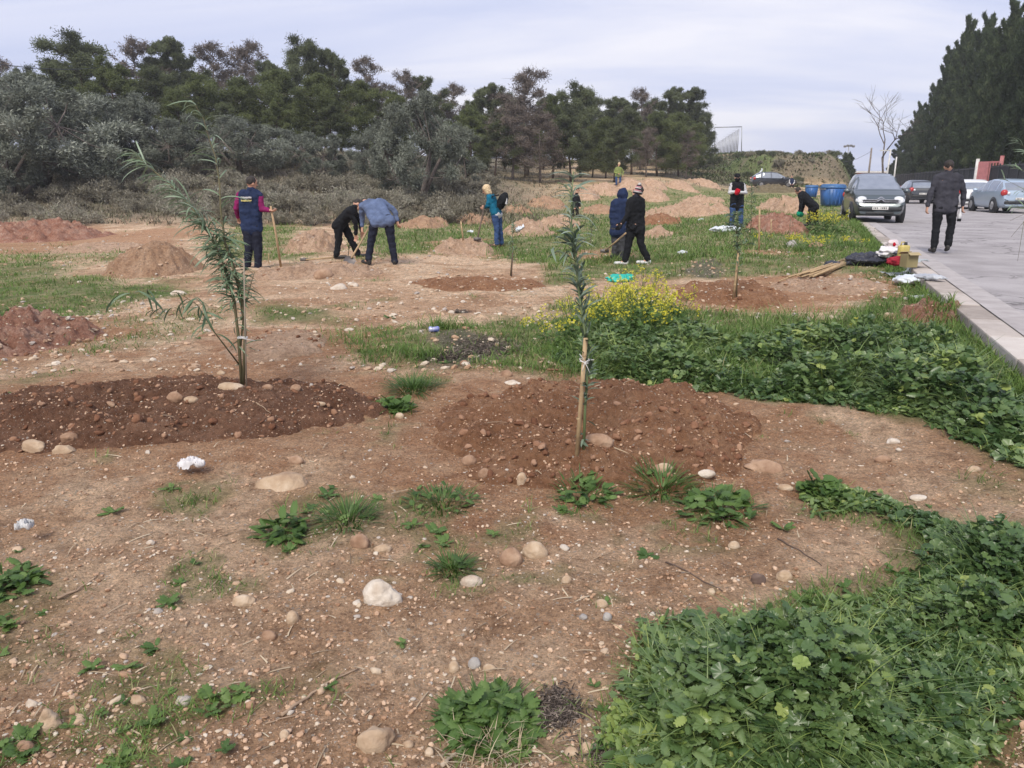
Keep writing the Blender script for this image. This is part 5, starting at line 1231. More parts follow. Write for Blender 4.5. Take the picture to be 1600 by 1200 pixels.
car('parked_car', 'dark grey-green people carrier facing the camera beside the kerb', PMPV, 4.28, 1.75, 1.64, MPV, .98, (c.x+math.cos(rh)*2.1, c.y+math.sin(rh)*2.1, ROADZ+.02), hd_, glass_x=(.35, 3.25, 2.38, 3.42, .06, .5), pillars=(.7, 1.65, 2.55), logo=True)
c = P(1582, 333, lambda x, y: x*0+ROADZ+.02); h_ = R(90-11)
car('parked_car', 'pale blue hatchback seen from behind, cut by the right edge', PLB, 4.18, 1.72, 1.47, HAT, .93, (c.x+math.cos(h_)*2+.25, c.y+math.sin(h_)*2, ROADZ+.02), h_, glass_x=(.35, 3.0, 2.3, 3.12, .10, .55), pillars=(.75, 1.7))
c = P(1527, 327, lambda x, y: x*0+ROADZ+.02); h_ = R(90-17)
car('parked_car', 'white hatchback between the walking man and the pale blue car', PWH, 4.18, 1.78, 1.50, HAT, .95, (c.x+math.cos(h_)*2, c.y+math.sin(h_)*2+.3, ROADZ+.02), h_, glass_x=(.35, 3.0, 2.3, 3.12, .10, .55), pillars=(.75, 1.7))
c = P(1440, 318, lambda x, y: x*0+ROADZ+.02); h_ = R(90-14)
car('parked_car', 'dark hatchback far up the road by the fence, left of the walking man', PDK, 4.18, 1.75, 1.47, HAT, .93, (c.x+math.cos(h_)*2, c.y+math.sin(h_)*2, ROADZ+.02), h_, glass_x=(.35, 3.0, 2.3, 3.12, .10, .55), pillars=(.75, 1.7))
c = PD(1207, 292, 78); z_ = float(H(c.x, 78))
car('parked_car', 'black car side-on below the earth berm, half hidden by the field', PBK, 4.18, 1.72, 1.42, HAT, .90, (c.x, 78, z_), R(-4), glass_x=(.35, 3.0, 2.3, 3.12, .10, .55), pillars=(.75, 1.7))
# ------------------------------------------------------------------ rubbish containers
BLU = mat('blue_plastic', (.04, .12, .30), .45, alt=(.03, .12, .36)); BLD = mat('blue_lid', (.05, .15, .34), .45)
def container(loc, rz, label, s=1.0):
    t = empty('rubbish_container', loc, rz, label, 'rubbish container', 'blue rubbish containers'); t.scale = (s*.78, s*.85, s)
    mb = MB(); bm = bmesh.new(); bmesh.ops.create_cube(bm, size=1)
    for v in bm.verts: k = 1.0 if v.co.z > 0 else .84; v.co = Vector((v.co.x*1.34*k, v.co.y*.95*k, .62+v.co.z*.90))
    bmesh.ops.bevel(bm, geom=bm.edges[:], offset=.05, segments=2, affect='EDGES'); bm_add(mb, bm)
    for i in range(5): box(mb, (-.5+i*.25, -.455, .62), (.05, .05, .74), rot=Matrix.Rotation(.08, 3, 'X'), bev=.01)
    mb.obj('bin_body', BLU, t)
    mb = MB(); box(mb, (0, 0, 1.085), (1.42, 1.0, .05), bev=.02); tube(mb, [(-.66, 0, 1.08), (.66, 0, 1.08)], .0, 4, cap=False) if 0 else None
    n = 10; vs = []; q = []
    for i in range(n+1):
        a = math.pi*i/n; 
        for xx in (-.66, .66): vs.append((xx, -.46*math.cos(a), 1.10+.16*math.sin(a)))
    q = [(2*i, 2*i+1, 2*i+3, 2*i+2) for i in range(n)]; mb.add(vs, q, [(0, 2*i, 2*i+2) for i in range(1, n)]+[(1, 2*i+3, 2*i+1) for i in range(1, n)])
    mb.obj('lid', BLD, t)
    for sx in (-.5, .5):
        for sy in (-.32, .32): mb = MB(); tube(mb, [(sx-.03, sy, .1), (sx+.03, sy, .1)], .1, 12); mb.obj('wheel', TYRE, t)
    for sx in (-.70, .70): mb = MB(); tube(mb, [(sx*.96, -.3, 1.0), (sx*1.04, -.1, 1.0), (sx*1.04, .1, 1.0), (sx*.96, .3, 1.0)], .022, 6); mb.obj('handle', MET, t)
c = P(1304, 327, lambda x, y: x*0+ROADZ+.02); container((c.x-.1, c.y+.2, ROADZ+.02), .1, 'blue rubbish container just left of the dark grey people carrier')
c = PD(1267, 306, 54); container((c.x, 54, float(H(c.x, 54))), -.1, 'smaller blue rubbish container farther away on the verge', .72)

# ------------------------------------------------------------------ people
SKIN = mat('skin', (.52, .30, .21), .6, alt=(.48, .26, .18)); DHAIR = mat('dark_hair', (.03, .022, .018), .7); BLOND = mat('blonde_hair', (.66, .52, .33), .6, alt=(.46, .33, .18), ascale=40)
def cloth(n, c, alt=None, s=7): return mat(n, c, .9, alt=alt or tuple(q*.65 for q in c), ascale=s, bump=.4, bscale=30, spec=.15)
NAVY = cloth('navy_cloth', (.022, .035, .085)); MAG = cloth('magenta_cloth', (.26, .02, .12)); BLK = cloth('black_cloth', (.014, .015, .018)); DNV = cloth('dark_navy_trousers', (.020, .023, .040)); SLB = cloth('slate_blue_cloth', (.12, .16, .27)); JEAN = cloth('denim', (.05, .095, .22)); TEAL = cloth('teal_cloth', (.01, .13, .22)); CHAR = cloth('charcoal_cloth', (.055, .055, .068)); WCL = cloth('white_cloth', (.62, .62, .62), (.5, .5, .52)); REDC = cloth('red_cloth', (.55, .012, .03)); GRN_ = cloth('green_rubber', (.01, .28, .16)); GRYT = cloth('grey_trousers', (.07, .072, .08)); YEL = cloth('yellow_print', (.7, .62, .25)); HIV = cloth('hi_vis', (.25, .30, .10)); SHO = mat('shoe_leather', (.02, .018, .016), .6)
def cone(mb, a, b, ra, rb, n=12):
    a, b = Vector(a), Vector(b); d = b-a; L = max(d.length, 1e-4); d.normalize(); pts = []; rad = []
    for i in range(4): th = math.pi/2*(1-i/4); pts.append(a-d*ra*math.sin(th)); rad.append(max(ra*math.cos(th), .002))
    pts.append(a); rad.append(ra); pts.append(b); rad.append(rb)
    for i in range(1, 5): th = math.pi/2*i/4; pts.append(b+d*rb*math.sin(th)); rad.append(max(rb*math.cos(th), .002))
    tube(mb, pts, rad, n)
def fuse(name, mb, mats, parent, vox=.012, wr=0, seed=0, smooth=2, wf=9):
    me = mb.mesh('tmp', BLK); o = bpy.data.objects.new('tmp', me); COL.objects.link(o)
    m = o.modifiers.new('r', 'REMESH'); m.mode = 'VOXEL'; m.voxel_size = vox
    s = o.modifiers.new('s', 'SMOOTH'); s.factor = .5; s.iterations = smooth
    dg = bpy.context.evaluated_depsgraph_get(); me2 = bpy.data.meshes.new_from_object(o.evaluated_get(dg)); bpy.data.objects.remove(o); bpy.data.meshes.remove(me)
    k = len(me2.vertices); co = np.zeros(k*3); me2.vertices.foreach_get('co', co); co = co.reshape(-1, 3)
    if wr:
        no = np.zeros(k*3); me2.vertex_normals.foreach_get('vector', no); no = no.reshape(-1, 3)
        f = vn3(co*np.array([wf, wf, wf*1.7])+seed, seed)+.6*vn3(co*np.array([wf*2.3, wf*2.3, wf*3])+seed, seed+3)
        co = co+no*(f*wr)[:, None]; me2.vertices.foreach_set('co', co.ravel())
    me2.materials.clear()
    for q in (mats if isinstance(mats, list) else [mats]): me2.materials.append(q)
    me2.polygons.foreach_set('use_smooth', np.ones(len(me2.polygons), bool)); me2.polygons.foreach_set('material_index', np.zeros(len(me2.polygons), np.int32)); me2.name = name; me2.update()
    return link(name, me2, parent)
def hand(mb, wr_, d, side, s=1.0, curl=.6, n=None):
    """palm and five fingers growing from wrist point wr_ along d; side = direction of the thumb"""
    d = Vector(d).normalized(); th = Vector(side); th = (th-d*th.dot(d)).normalized(); nrm = d.cross(th)
    w0 = Vector(wr_); pl = w0+d*.085*s
    for k in (-.024, 0, .024): cone(mb, w0+th*k*.6*s, pl+th*k*s, .017*s, .015*s, 8)
    for i, (o_, l) in enumerate(((.030, .068), (.010, .076), (-.010, .070), (-.029, .056))):
        a = pl+th*o_*s; c_ = curl+.08*i; m1 = a+(d*math.cos(c_*.6)+nrm*math.sin(c_*.6))*l*.5*s; e = m1+(d*math.cos(c_*1.7)+nrm*math.sin(c_*1.7))*l*.5*s
        cone(mb, a, m1, .0095*s, .009*s, 8); cone(mb, m1, e, .009*s, .0075*s, 8)
    a = w0+d*.03*s+th*.03*s; m1 = a+(th*.8+d*.7+nrm*.3)*.035*s; e = m1+(d*.9+th*.25+nrm*.5)*.032*s; cone(mb, a, m1, .012*s, .010*s, 8); cone(mb, m1, e, .010*s, .008*s, 8)
def person(anchor, D, J, label, look, top, legs, hair, shoes=SHO, build=1.0, sleeves=None, gloves=None, hat=None, hood=False, vest=False, group='people planting trees', curl=.7, topname='jacket', hem=.06, hemmat=None, hairlen=0, skinm=None):
    """J: joint -> (px,py,depth offset m); all joints are turned into real positions D metres away"""
    A = PD(anchor[0], anchor[1], D); A.z = float(HT(A.x, A.y)) if anchor[0] < 1440 else ROADZ+.02
    zz_ = PD(anchor[0], anchor[1], D).z-A.z
    j = {k: PD(v[0], v[1], D+v[2])-A-Vector((0, 0, zz_)) for k, v in J.items()}; b = build
    sh = (j['shl']+j['shr'])/2; hp = (j['hpl']+j['hpr'])/2; look = Vector(look).normalized()
    hd = j['head']; up = (hd-j['neck']).normalized() if (hd-j['neck']).length > .02 else Vector((0, 0, 1)); fw = (look-up*look.dot(up)).normalized(); lf = up.cross(fw)
    mb = MB()
    # head: skull, jaw, nose, ears, neck
    M = Matrix((lf, fw, up)).transposed()
    blob(mb, hd+up*.02-fw*.01, (.077, .098, .105), amp=0, rot=M); blob(mb, hd-up*.055+fw*.025, (.055, .062, .065), amp=0, rot=M)
    cone(mb, hd+fw*.088+up*.0, hd+fw*.108-up*.025, .008, .014, 8); blob(mb, hd+fw*.078-up*.062, (.024, .014, .010), amp=0, sub=2, rot=M); blob(mb, hd+fw*.075+up*.03, (.05, .02, .012), amp=0, sub=2, rot=M)
    for s in (1, -1): blob(mb, hd+lf*.078*s-up*.008-fw*.005, (.012, .02, .032), amp=0, sub=2, rot=M)
    cone(mb, j['neck']-up*.02, hd-up*.03-fw*.015, .058, .052)
    # trunk
    for s, hs in (('l', 'hpl'), ('r', 'hpr')):
        S = j['sh'+s]; Hp = j[hs]; inn = S.lerp(sh, .40)
        mid = (inn+Hp)/2; cone(mb, inn-(sh-hp).normalized()*.03, mid, .095*b, .088*b); cone(mb, mid, Hp, .088*b, .092*b)
        cone(mb, inn, S, .07*b, .052*b)
        cone(mb, S, j['el'+s], .050*b, .038*b); cone(mb, j['el'+s], j['ha'+s], .037*b, .026*b)
        cone(mb, Hp, j['kn'+s], .082*b, .056*b); cone(mb, j['kn'+s], j['an'+s], .052*b, .036*b); cone(mb, j['an'+s]+Vector((0, 0, -.02)), j['to'+s], .036, .03)
        dr = (j['ha'+s]-j['el'+s]).normalized(); side = fw if abs(dr.dot(fw)) < .8 else up; hand(mb, j['ha'+s], dr, side, 1.0, curl)
    body = fuse('person', mb, skinm or SKIN, None, .0095, smooth=1); body.location = A; tag(body, label, 'person', group)
    # eyes
    me = body.data
    for s in (1, -1):
        e_ = MB(); blob(e_, hd+fw*.083+lf*.030*s+up*.012, (.010, .008, .007), amp=0, sub=2, rot=M); e_.obj('eye', DHAIR, body)
    # trousers
    mt = MB()
    cone(mt, j['hpl']+(hp-sh).normalized()*-.01, j['hpr']+(hp-sh).normalized()*-.01, .098*b, .098*b)
    for s in 'lr':
        cone(mt, j['hp'+s], j['kn'+s], .108*b, .078*b); ank = j['an'+s]+Vector((0, 0, .0)); cone(mt, j['kn'+s], ank, .076*b, .068*b)
    fuse('trousers', mt, legs, body, .014, .010, 3+int(A.x*7), 2)
    for s in 'lr':
        ms_ = MB(); an = j['an'+s]; to = j['to'+s]; dv = Vector((to.x-an.x, to.y-an.y, 0)); dv = dv.normalized() if dv.length > .03 else Vector((fw.x, fw.y, 0)).normalized(); hz = an.z-.05 if an.z > .12 else .04
        hz = min(an.z, to.z+.06)-.0; heel = Vector((an.x, an.y, max(.035, an.z-.075)))-dv*.03; tip = Vector((heel.x, heel.y, max(.03, to.z)))+dv*.23
        cone(ms_, heel, tip, .043, .036); cone(ms_, heel+Vector((0, 0, .03)), an+Vector((0, 0, .01)), .045, .042); fuse('shoe', ms_, shoes, body, .012, smooth=2)
    # jacket / vest + sleeves
    mj = MB(); msl = MB(); low = (hp-sh).normalized()
    for s in 'lr':
        S = j['sh'+s]; Hp = j['hp'+s]+low*hem; inn = S.lerp(sh, .42); mid = (inn+Hp)/2
        cone(mj, inn-low*.0, mid, .108*b, .106*b); cone(mj, mid, Hp, .106*b, .112*b); cone(mj, inn, S, .084*b, .068*b)
        tgt = msl if sleeves else mj
        cone(tgt, S, j['el'+s], .068*b, .054*b); dr = (j['ha'+s]-j['el'+s]); cone(tgt, j['el'+s], j['ha'+s]-dr.normalized()*.02, .054*b, .042*b)
    cone(mj, sh+low*.02, hp+low*hem, .118*b, .126*b); cone(mj, (j['shl']+hp)/2, (j['shr']+hp)/2, .10*b, .10*b)
    cone(mj, j['neck']-up*.02, j['neck']+up*.035, .080, .068)
    if hood: blob(mj, hd-fw*.025+up*.0, (.118, .125, .138), amp=.05, rot=M)
    jk = fuse(topname, mj, top, body, .013, .011, 11+int(A.x*5), 2)
    if hemmat:
        mh = MB(); cone(mh, j['hpl']+low*(hem+.05), j['hpr']+low*(hem+.05), .108*b, .108*b); fuse('shirt_hem', mh, hemmat, body, .014, .006, 5)
    if sleeves: fuse('sleeves', msl, sleeves, body, .012, .008, 17, 2)
    if gloves:
        for s in 'lr':
            mg = MB(); dr = (j['ha'+s]-j['el'+s]).normalized(); hand(mg, j['ha'+s]-dr*.02, dr, fw if abs(dr.dot(fw)) < .8 else up, 1.25, curl)
            if gloves[1] > 1: blob(mg, j['ha'+s]+dr*.08, (.075, .07, .09), amp=.3, sub=3, seed=2)
            fuse('glove', mg, gloves[0], body, .009, smooth=1)
    if hair is not None:
        mh = MB(); kb = 1.12 if hair is BLOND else 1.0; blob(mh, hd+up*.035-fw*.022, (.086*kb, .098*kb, .092*kb), amp=.08, fr=4, rot=M)
        if hairlen: blob(mh, hd-up*.05-fw*.055, (.080, .055, .10+hairlen), amp=.18, fr=4, rot=M); blob(mh, hd+lf*.06-up*.04-fw*.01, (.035, .06, .09), amp=.2, rot=M); blob(mh, hd-lf*.06-up*.04-fw*.01, (.035, .06, .09), amp=.2, rot=M)
        fuse('hair', mh, hair, body, .010, .006, 7, 1, 40)
    if hat: hat(body, hd, M, up, fw, lf)
    return body, j, A
def J_(head, neck, shl, shr, ell, elr, hal, har, hpl, hpr, knl, knr, anl, anr, tol, tor):
    f = lambda v: v if len(v) == 3 else (*v, 0); return {k: f(v) for k, v in dict(head=head, neck=neck, shl=shl, shr=shr, ell=ell, elr=elr, hal=hal, har=har, hpl=hpl, hpr=hpr, knl=knl, knr=knr, anl=anl, anr=anr, tol=tol, tor=tor).items()}
WOOD = mat('pale_handle_wood', (.46, .33, .19), .75, alt=(.34, .23, .13), ascale=12); DWOOD = mat('dark_handle_wood', (.12, .08, .055), .75); STEEL = mat('worn_steel', (.20, .18, .17), .55, metal=.6)
def tool(a, b, label, wood=WOOD, r=.016, blade=None, cat='tool', nm='garden_tool'):
    t = empty(nm, b, 0, label, cat); mb = MB(); a = Vector(a)-Vector(b); tube(mb, [a, a*.5+Vector((.008, .004, 0)), (0, 0, 0)], [r, r, r*1.1], 8); mb.obj('handle', wood, t)
    if blade:
        d = -a.normalized(); mb = MB(); x = d.cross(Vector((0, 1, 0))).normalized(); y = d.cross(x)
        if blade == 'shovel':
            vs = []; q = []
            for i in range(7):
                u = i/6; w_ = .105*(1 if u < .6 else math.sqrt(max(0.02, 1-((u-.6)/.42)**2)))*(min(1, u*6+.35))
                for k in range(5): s = (k-2)/2; vs.append(tuple(d*(.27*u-.03)+x*w_*s+y*(.03*(s*s)-.03)))
            q = [(i*5+k, i*5+k+1, i*5+k+6, i*5+k+5) for i in range(6) for k in range(4)]; mb.add(vs, q); v2 = [(Vector(v)+y*-.004) for v in vs]; mb.add([tuple(v) for v in v2], [q_[::-1] for q_ in q])
        else:
            box(mb, tuple(d*.03+y*.0), (.18, .02, .07)); box(mb, tuple(d*.03), (.05, .05, .09))
        mb.obj('blade', STEEL, t)
    return t
# A man in vest
pA, jA, AA = person((398, 420), 14.9, J_((393.5, 283.5), (392, 294), (375, 303), (405, 303), (369, 323), (409, 324, -.05), (372, 337, .15), (421, 326, -.10), (386, 350), (400, 350), (389, 383), (403, 383), (386, 412), (403, 414), (394, 418, .05), (414, 417, .05)),
  'person in a navy vest over magenta sleeves leaning on a pole, at left', (.75, .6, 0), NAVY, DNV, DHAIR, sleeves=MAG, topname='vest', build=1.08)
mb = MB(); rr = random.Random(5)
for row, (m_, zz2, n_) in enumerate(((WCL, .0, 13), (YEL, -.055, 11))):
    lm = MB()
    for i in range(n_): box(lm, (-.10+i*.20/n_, 0, zz2+rr.uniform(-.003, .003)), (.011, .012, .034*rr.uniform(.7, 1))); box(lm, (-.10+i*.20/n_+.004, 0, zz2+rr.uniform(-.012, .012)), (.012, .012, .008))
    o = lm.obj('lettering', m_, pA, smooth=False); q = (jA['shl']+jA['shr'])/2; o.location = q+Vector((-.02, -.128*1.08, -.035)); o.rotation_euler = (.05, 0, .0)
tool(PD(423, 322, 14.8), G_(439, 417)+Vector((0, 0, .0)), 'rough wooden pole held upright by the man in the vest', WOOD, .020, cat='pole', nm='wooden_pole')
# B bending in black
person((543, 404), 16.7, J_((559, 321, .1), (554, 326, .05), (546, 331, -.15), (553, 330, .18), (556, 350, -.12), (563, 347, .22), (556, 368, -.05), (565, 364, .25), (529, 350, -.1), (535, 349, .12), (529, 377, -.1), (549, 376, .15), (526, 399, -.12), (559, 397, .2), (534, 402, -.12), (566, 400, .2)),
  'person in black bending forward over the hole, left of the one in the blue jacket', (.8, .1, -.6), BLK, BLK, DHAIR, build=1.0)
# C slate blue jacket bending
pC, jC, AC = person((597, 419), 15.2, J_((572, 324, .62), (578, 322, .50), (566, 327, .40), (600, 322, .40), (566, 346, .50), (617, 335, .42), (566, 360, .48), (621, 351, .38), (586, 350), (607, 348), (580, 383, .05), (612, 383), (576, 410), (617, 414), (571, 414, .08), (618, 418, .1)),
  'person in a slate-blue jacket bent over away from the camera holding a shovel', (-.3, .7, -.6), SLB, DNV, DHAIR, build=.98)
tool(PD(576, 356, 15.6), PD(549, 403, 15.0), 'long-handled shovel held low by the person in the slate-blue jacket', WOOD, .017, 'shovel', 'shovel', 'shovel')
a = G_(478, 408); b = G_(524, 404); tool(Vector((b.x, b.y, b.z+.03)), Vector((a.x, a.y, a.z+.03)), 'wooden handled tool lying on the ground left of the bending person in black', WOOD, .017, 'hoe', 'hoe', 'hoe')
# D woman in teal with backpack
pD, jD, AD = person((779, 384), 20.2, J_((760, 295), (764, 303), (764, 308, -.12), (770, 307, .12), (762, 320, -.16), (768, 320, .14), (757, 322, -.08), (759, 322, .08), (773, 332, -.1), (779, 332, .1), (776, 356, -.1), (781, 356, .1), (776, 378, -.1), (784, 378, .12), (771, 382, -.1), (779, 382, .12)),
  'blonde person in a teal jacket and jeans leaning on a dark handle', (-.85, .1, -.45), TEAL, JEAN, BLOND, hairlen=.02, build=.92, hem=-.02, hemmat=WCL, shoes=mat('brown_shoes', (.12, .06, .04), .7))
mb = MB(); blob(mb, (0, 0, 0), (.13, .16, .24), amp=.1, sub=3, rot=Matrix.Rotation(.45, 3, 'Y')); o = fuse('backpack', mb, BLK, None, .014, .008, 3); o.location = PD(785, 314, 20.2); tag(o, 'black backpack with a white patch on the back of the blonde person', 'backpack')
m2 = MB(); box(m2, (.10, -.11, .0), (.05, .04, .16), bev=.01, rz=-.5); m2.obj('white_patch', WCL, o)
m2 = MB(); tube(m2, [(-.08, -.12, .15), (-.26, -.14, .12), (-.28, -.14, -.05), (-.14, -.12, -.18)], .018, 6); m2.obj('strap', BLK, o)
tool(PD(757, 319, 20.1), G_(746, 376)+Vector((0, 0, .05)), 'dark handled hoe held by the blonde person', DWOOD, .018, 'hoe', 'hoe', 'hoe')
# E behind the sapling
person((898, 334), 38, J_((903.5, 292), (901, 299), (894, 303), (904, 303), (893, 313), (906, 312), (897, 320, -.2), (906, 319, -.2), (895, 318), (901, 318), (895, 327), (902, 327), (895, 334), (902, 334), (893, 335), (905, 335)),
  'person in dark clothes half hidden behind the top of the staked sapling', (.8, -.3, -.3), BLK, BLK, DHAIR)
# F far
person((966, 291), 58, J_((967.5, 258), (966, 263), (962, 265), (971, 265), (960, 271), (974, 270), (966, 273, -.2), (973, 276, -.2), (963, 275), (969, 275), (963, 283), (969, 283), (963, 289.5), (969, 289.5), (962, 291), (970, 291)),
  'farthest worker in a hi-vis top and jeans before the pine trunks', (.4, -.8, -.2), HIV, JEAN, BLOND)
# G navy hood
person((968, 400), 16.6, J_((973, 298, .1), (972, 305, .05), (959, 312), (981, 312), (956, 332), (984, 331), (958, 347), (979, 345, .1), (962, 349), (974, 349), (962, 374, .05), (973, 376), (961, 392, .1), (972, 396), (958, 395, .2), (970, 399, .15)),
  'person in a navy hooded jacket walking away, left of the one in the striped hat', (.1, 1, -.1), NAVY, GRYT, BLOND, hood=True, build=1.08, hem=.10)
# H striped hat
STRH = [cloth('hat_stripe_dark', (.03, .03, .04)), cloth('hat_stripe_pink', (.55, .25, .28)), cloth('hat_stripe_pale', (.6, .58, .55))]
def striped(body, hd, M, up, fw, lf):
    cols = [STRH[0], STRH[2], STRH[1], STRH[0], STRH[2], STRH[1], STRH[0]]
    for i, c_ in enumerate(cols):
        mb = MB(); a = hd+up*(-.03+i*.024)-fw*.012; rr_ = .098*math.sqrt(max(.05, 1-(i/7.2)**2)); tube(mb, [a-up*.014, a, a+up*.014], [rr_*.97, rr_+.003, rr_*.93], 20); mb.obj('hat_band', c_, body)
    mb = MB(); blob(mb, hd+up*.145-fw*.012, (.035, .035, .03), amp=.2); mb.obj('pompom', STRH[2], body)
    mb = MB(); cone(mb, hd-up*.10+lf*.05, hd-up*.10-lf*.05, .06, .06); fuse('scarf', mb, STRH[0], body, .012, .008)
person((988, 412), 15.8, J_((996, 297.5), (994, 306), (984, 314, -.1), (1003, 313, .05), (980, 336, -.15), (1004, 335, .05), (971, 348, -.2), (993, 349, -.1), (987, 353), (1000, 353), (982, 380), (1001, 379), (977, 405), (1012, 403), (965, 411, 0), (1005, 408, .0)),
  'person in black with a striped knitted hat and white shoes, striding left', (-.9, .1, -.25), BLK, BLK, DHAIR, gloves=(BLK, 1), shoes=mat('white_shoes', (.7, .7, .7), .6), hat=striped, build=1.0)
tool(PD(978, 364, 15.7), PD(946, 391, 16.2), 'hoe with a pale handle carried by the person in the striped hat', WOOD, .017, 'hoe', 'hoe', 'hoe')
# I red
def cap(body, hd, M, up, fw, lf):
    mb = MB(); blob(mb, hd+up*.055, (.092, .105, .075), amp=0, rot=M); cone(mb, hd+fw*.09+up*.04, hd+fw*.13+up*.03, .045, .03); fuse('cap', mb, BLK, body, .011)
    mb = MB(); blob(mb, hd+fw*.035-up*.055, (.085, .08, .06), amp=.05, rot=M); fuse('face_scarf', mb, BLK, body, .011); mb = MB(); cone(mb, hd+fw*.085+lf*.035+up*.01, hd+fw*.085-lf*.035+up*.01, .018, .018); mb.obj('sunglasses', GLS, body)
person((1150, 358), 24.2, J_((1152, 280), (1152, 287), (1143, 292), (1161, 292), (1140, 304), (1165, 304), (1150, 302, -.25), (1154, 303, -.25), (1146, 322), (1156, 322), (1144, 340), (1157, 340), (1143, 355), (1158, 355), (1142, 358, -.12), (1160, 358, -.12)),
  'person in a black cap and dark vest with bright red gloves, facing the camera', (-.1, -1, -.15), BLK, JEAN, None, sleeves=WCL, gloves=(REDC, 2), hat=cap, topname='vest', build=1.05)
# J
person((1265, 360), 24.6, J_((1247, 306), (1252, 309), (1251, 313, -.15), (1256, 312, .15), (1251, 327, -.15), (1255, 326, .15), (1249, 337, -.1), (1252, 338, .12), (1269, 329, -.1), (1271, 329, .1), (1265, 345, -.1), (1274, 345, .12), (1263, 356, -.1), (1275, 356, .12), (1257, 359, -.1), (1269, 359, .12)),
  'person in black with green gloves bending forward beside the kerb', (-.75, .0, -.65), BLK, BLK, DHAIR, gloves=(GRN_, 2), build=1.12)
# K walking man
pK, jK, AK = person((1474, 395), 15.3, J_((1482, 261), (1482, 271), (1464, 279), (1499, 279), (1454, 302), (1506, 302), (1449, 324), (1504, 323), (1467, 322), (1487, 322), (1463, 355), (1486, 354), (1459, 386), (1481, 383, -.05), (1453, 392, .18), (1478, 391, .12)),
  'person in a dark grey jacket and black trousers walking away up the road', (.1, 1, -.02), CHAR, BLK, DHAIR, build=1.0, group='people planting trees')
mb = MB(); tube(mb, [(0, 0, .1), (0, 0, .04), (.0, 0, -.02), (.0, 0, -.14)], [.012, .014, .034, .034], 10); o = mb.obj('bottle', WCL); o.location = PD(1500, 334, 15.2); tag(o, 'small white bottle with dark base in the hand of the man on the road', 'bottle'); m2 = MB(); tube(m2, [(.0, 0, -.145), (.0, 0, -.09)], .036, 10); m2.obj('dark_base', BLK, o)
# L far by the car
person((1237, 298), 76, J_((1237, 279.5), (1237, 282.5), (1234, 284), (1240, 284), (1233, 288), (1241, 288), (1235, 291, -.2), (1239, 291, -.2), (1235.5, 290.5), (1238.5, 290.5), (1235, 295), (1239, 295), (1235, 299), (1239, 299), (1234, 300), (1240, 300)),
  'tiny distant person with a white top standing at the end of the black car', (-.5, -.8, 0), NAVY, BLK, DHAIR, sleeves=WCL)
# ------------------------------------------------------------------ planted saplings
SLEAF = ramp_mat('sapling_leaves', [(.065, .115, .06), (.12, .185, .10), (.19, .26, .16), (.29, .37, .26)], .5, .25, spec=.45)
CLEAF = ramp_mat('bluish_sapling_leaves', [(.07, .11, .07), (.12, .17, .115), (.19, .25, .18), (.28, .35, .28)], .5, .2, spec=.45)
SSTEM = mat('young_stem', (.16, .13, .07), .7, alt=(.10, .10, .045)); GSTEM = mat('green_stem', (.16, .21, .09), .6)
CANE = mat('cane_wood', (.46, .34, .19), .7, alt=(.30, .20, .11), ascale=18); STRING = mat('white_string', (.75, .75, .74), .7)
def stemline(pts, D, base, sway=.0):
    return [PD(p[0], p[1], D+(p[2] if len(p) > 2 else 0))-base for p in pts]
def along(pts, u):
    L = [(pts[i+1]-pts[i]).length for i in range(len(pts)-1)]; s = u*sum(L)
    for i, l in enumerate(L):
        if s <= l or i == len(L)-1: return pts[i].lerp(pts[i+1], min(1, s/l)), (pts[i+1]-pts[i]).normalized()
        s -= l
LT = strip(7, .5, .35, shape=lambda u: .35+.65*math.sin(math.pi*min(1, u*1.05))**.6, fold=.25)
LT2 = strip(7, .5, .75, shape=lambda u: .35+.65*math.sin(math.pi*min(1, u*1.05))**.6, fold=.25)
def add_leaves(mb, items, T=LT):
    """items: (pos, dir, length, width)"""
    p = np.array([tuple(i[0]) for i in items]); d = np.array([tuple(i[1]) for i in items]); n = len(items)
    nn = np.stack([rng.normal(size=n)*.55, rng.normal(size=n)*.55, np.ones(n)], -1); F = frames(d, nn)
    ln = np.array([i[2] for i in items]); wd = np.array([i[3] for i in items]); F = F*np.stack([wd, ln, ln], -1)[:, :, None]
    mb.inst(T, p, F, np.clip([i[4] if len(i) > 4 else .45 for i in items]+rng.normal(size=n)*.13, 0, 1))
# tall leaning sapling at left
base = G_(378, 602); D = base.y; rs_ = random.Random(3)
t = empty('sapling', base, 0, 'tall leaning sapling with long narrow leaves growing from the dark mound at left', 'sapling')
stems = [([(378, 604), (373, 530), (366, 470), (350, 415), (328, 366), (298, 322), (262, 285, .1), (226, 255, .15), (206, 234, .2)], (.013, .003)),
         ([(380, 604), (383, 520), (378, 460), (366, 420), (352, 380), (345, 330), (343, 285), (337, 245), (325, 212), (318, 185), (301, 158)], (.012, .002)),
         ([(374, 570), (345, 532, -.1), (328, 510, -.15), (320, 480, -.2), (302, 462, -.2)], (.006, .002)),
         ([(330, 512, -.1), (308, 476, -.15), (280, 458, -.2), (238, 452, -.25), (188, 462, -.3)], (.004, .0015)),
         ([(377, 500), (386, 465), (393, 440), (398, 425)], (.005, .002)),
         ([(376, 540), (380, 500), (372, 450), (362, 412), (352, 385)], (.008, .003)),
         ([(300, 470, -.2), (270, 482, -.2), (238, 486, -.2)], (.002, .001))]
SP = [stemline(s, D, base) for s, r in stems]
mb = MB()
for sp_, (s, r) in zip(SP, stems): n = len(sp_); tube(mb, sp_, [r[0]+(r[1]-r[0])*i/(n-1) for i in range(n)], 7)
mb.obj('stem', SSTEM, t)
it, it2 = [], []
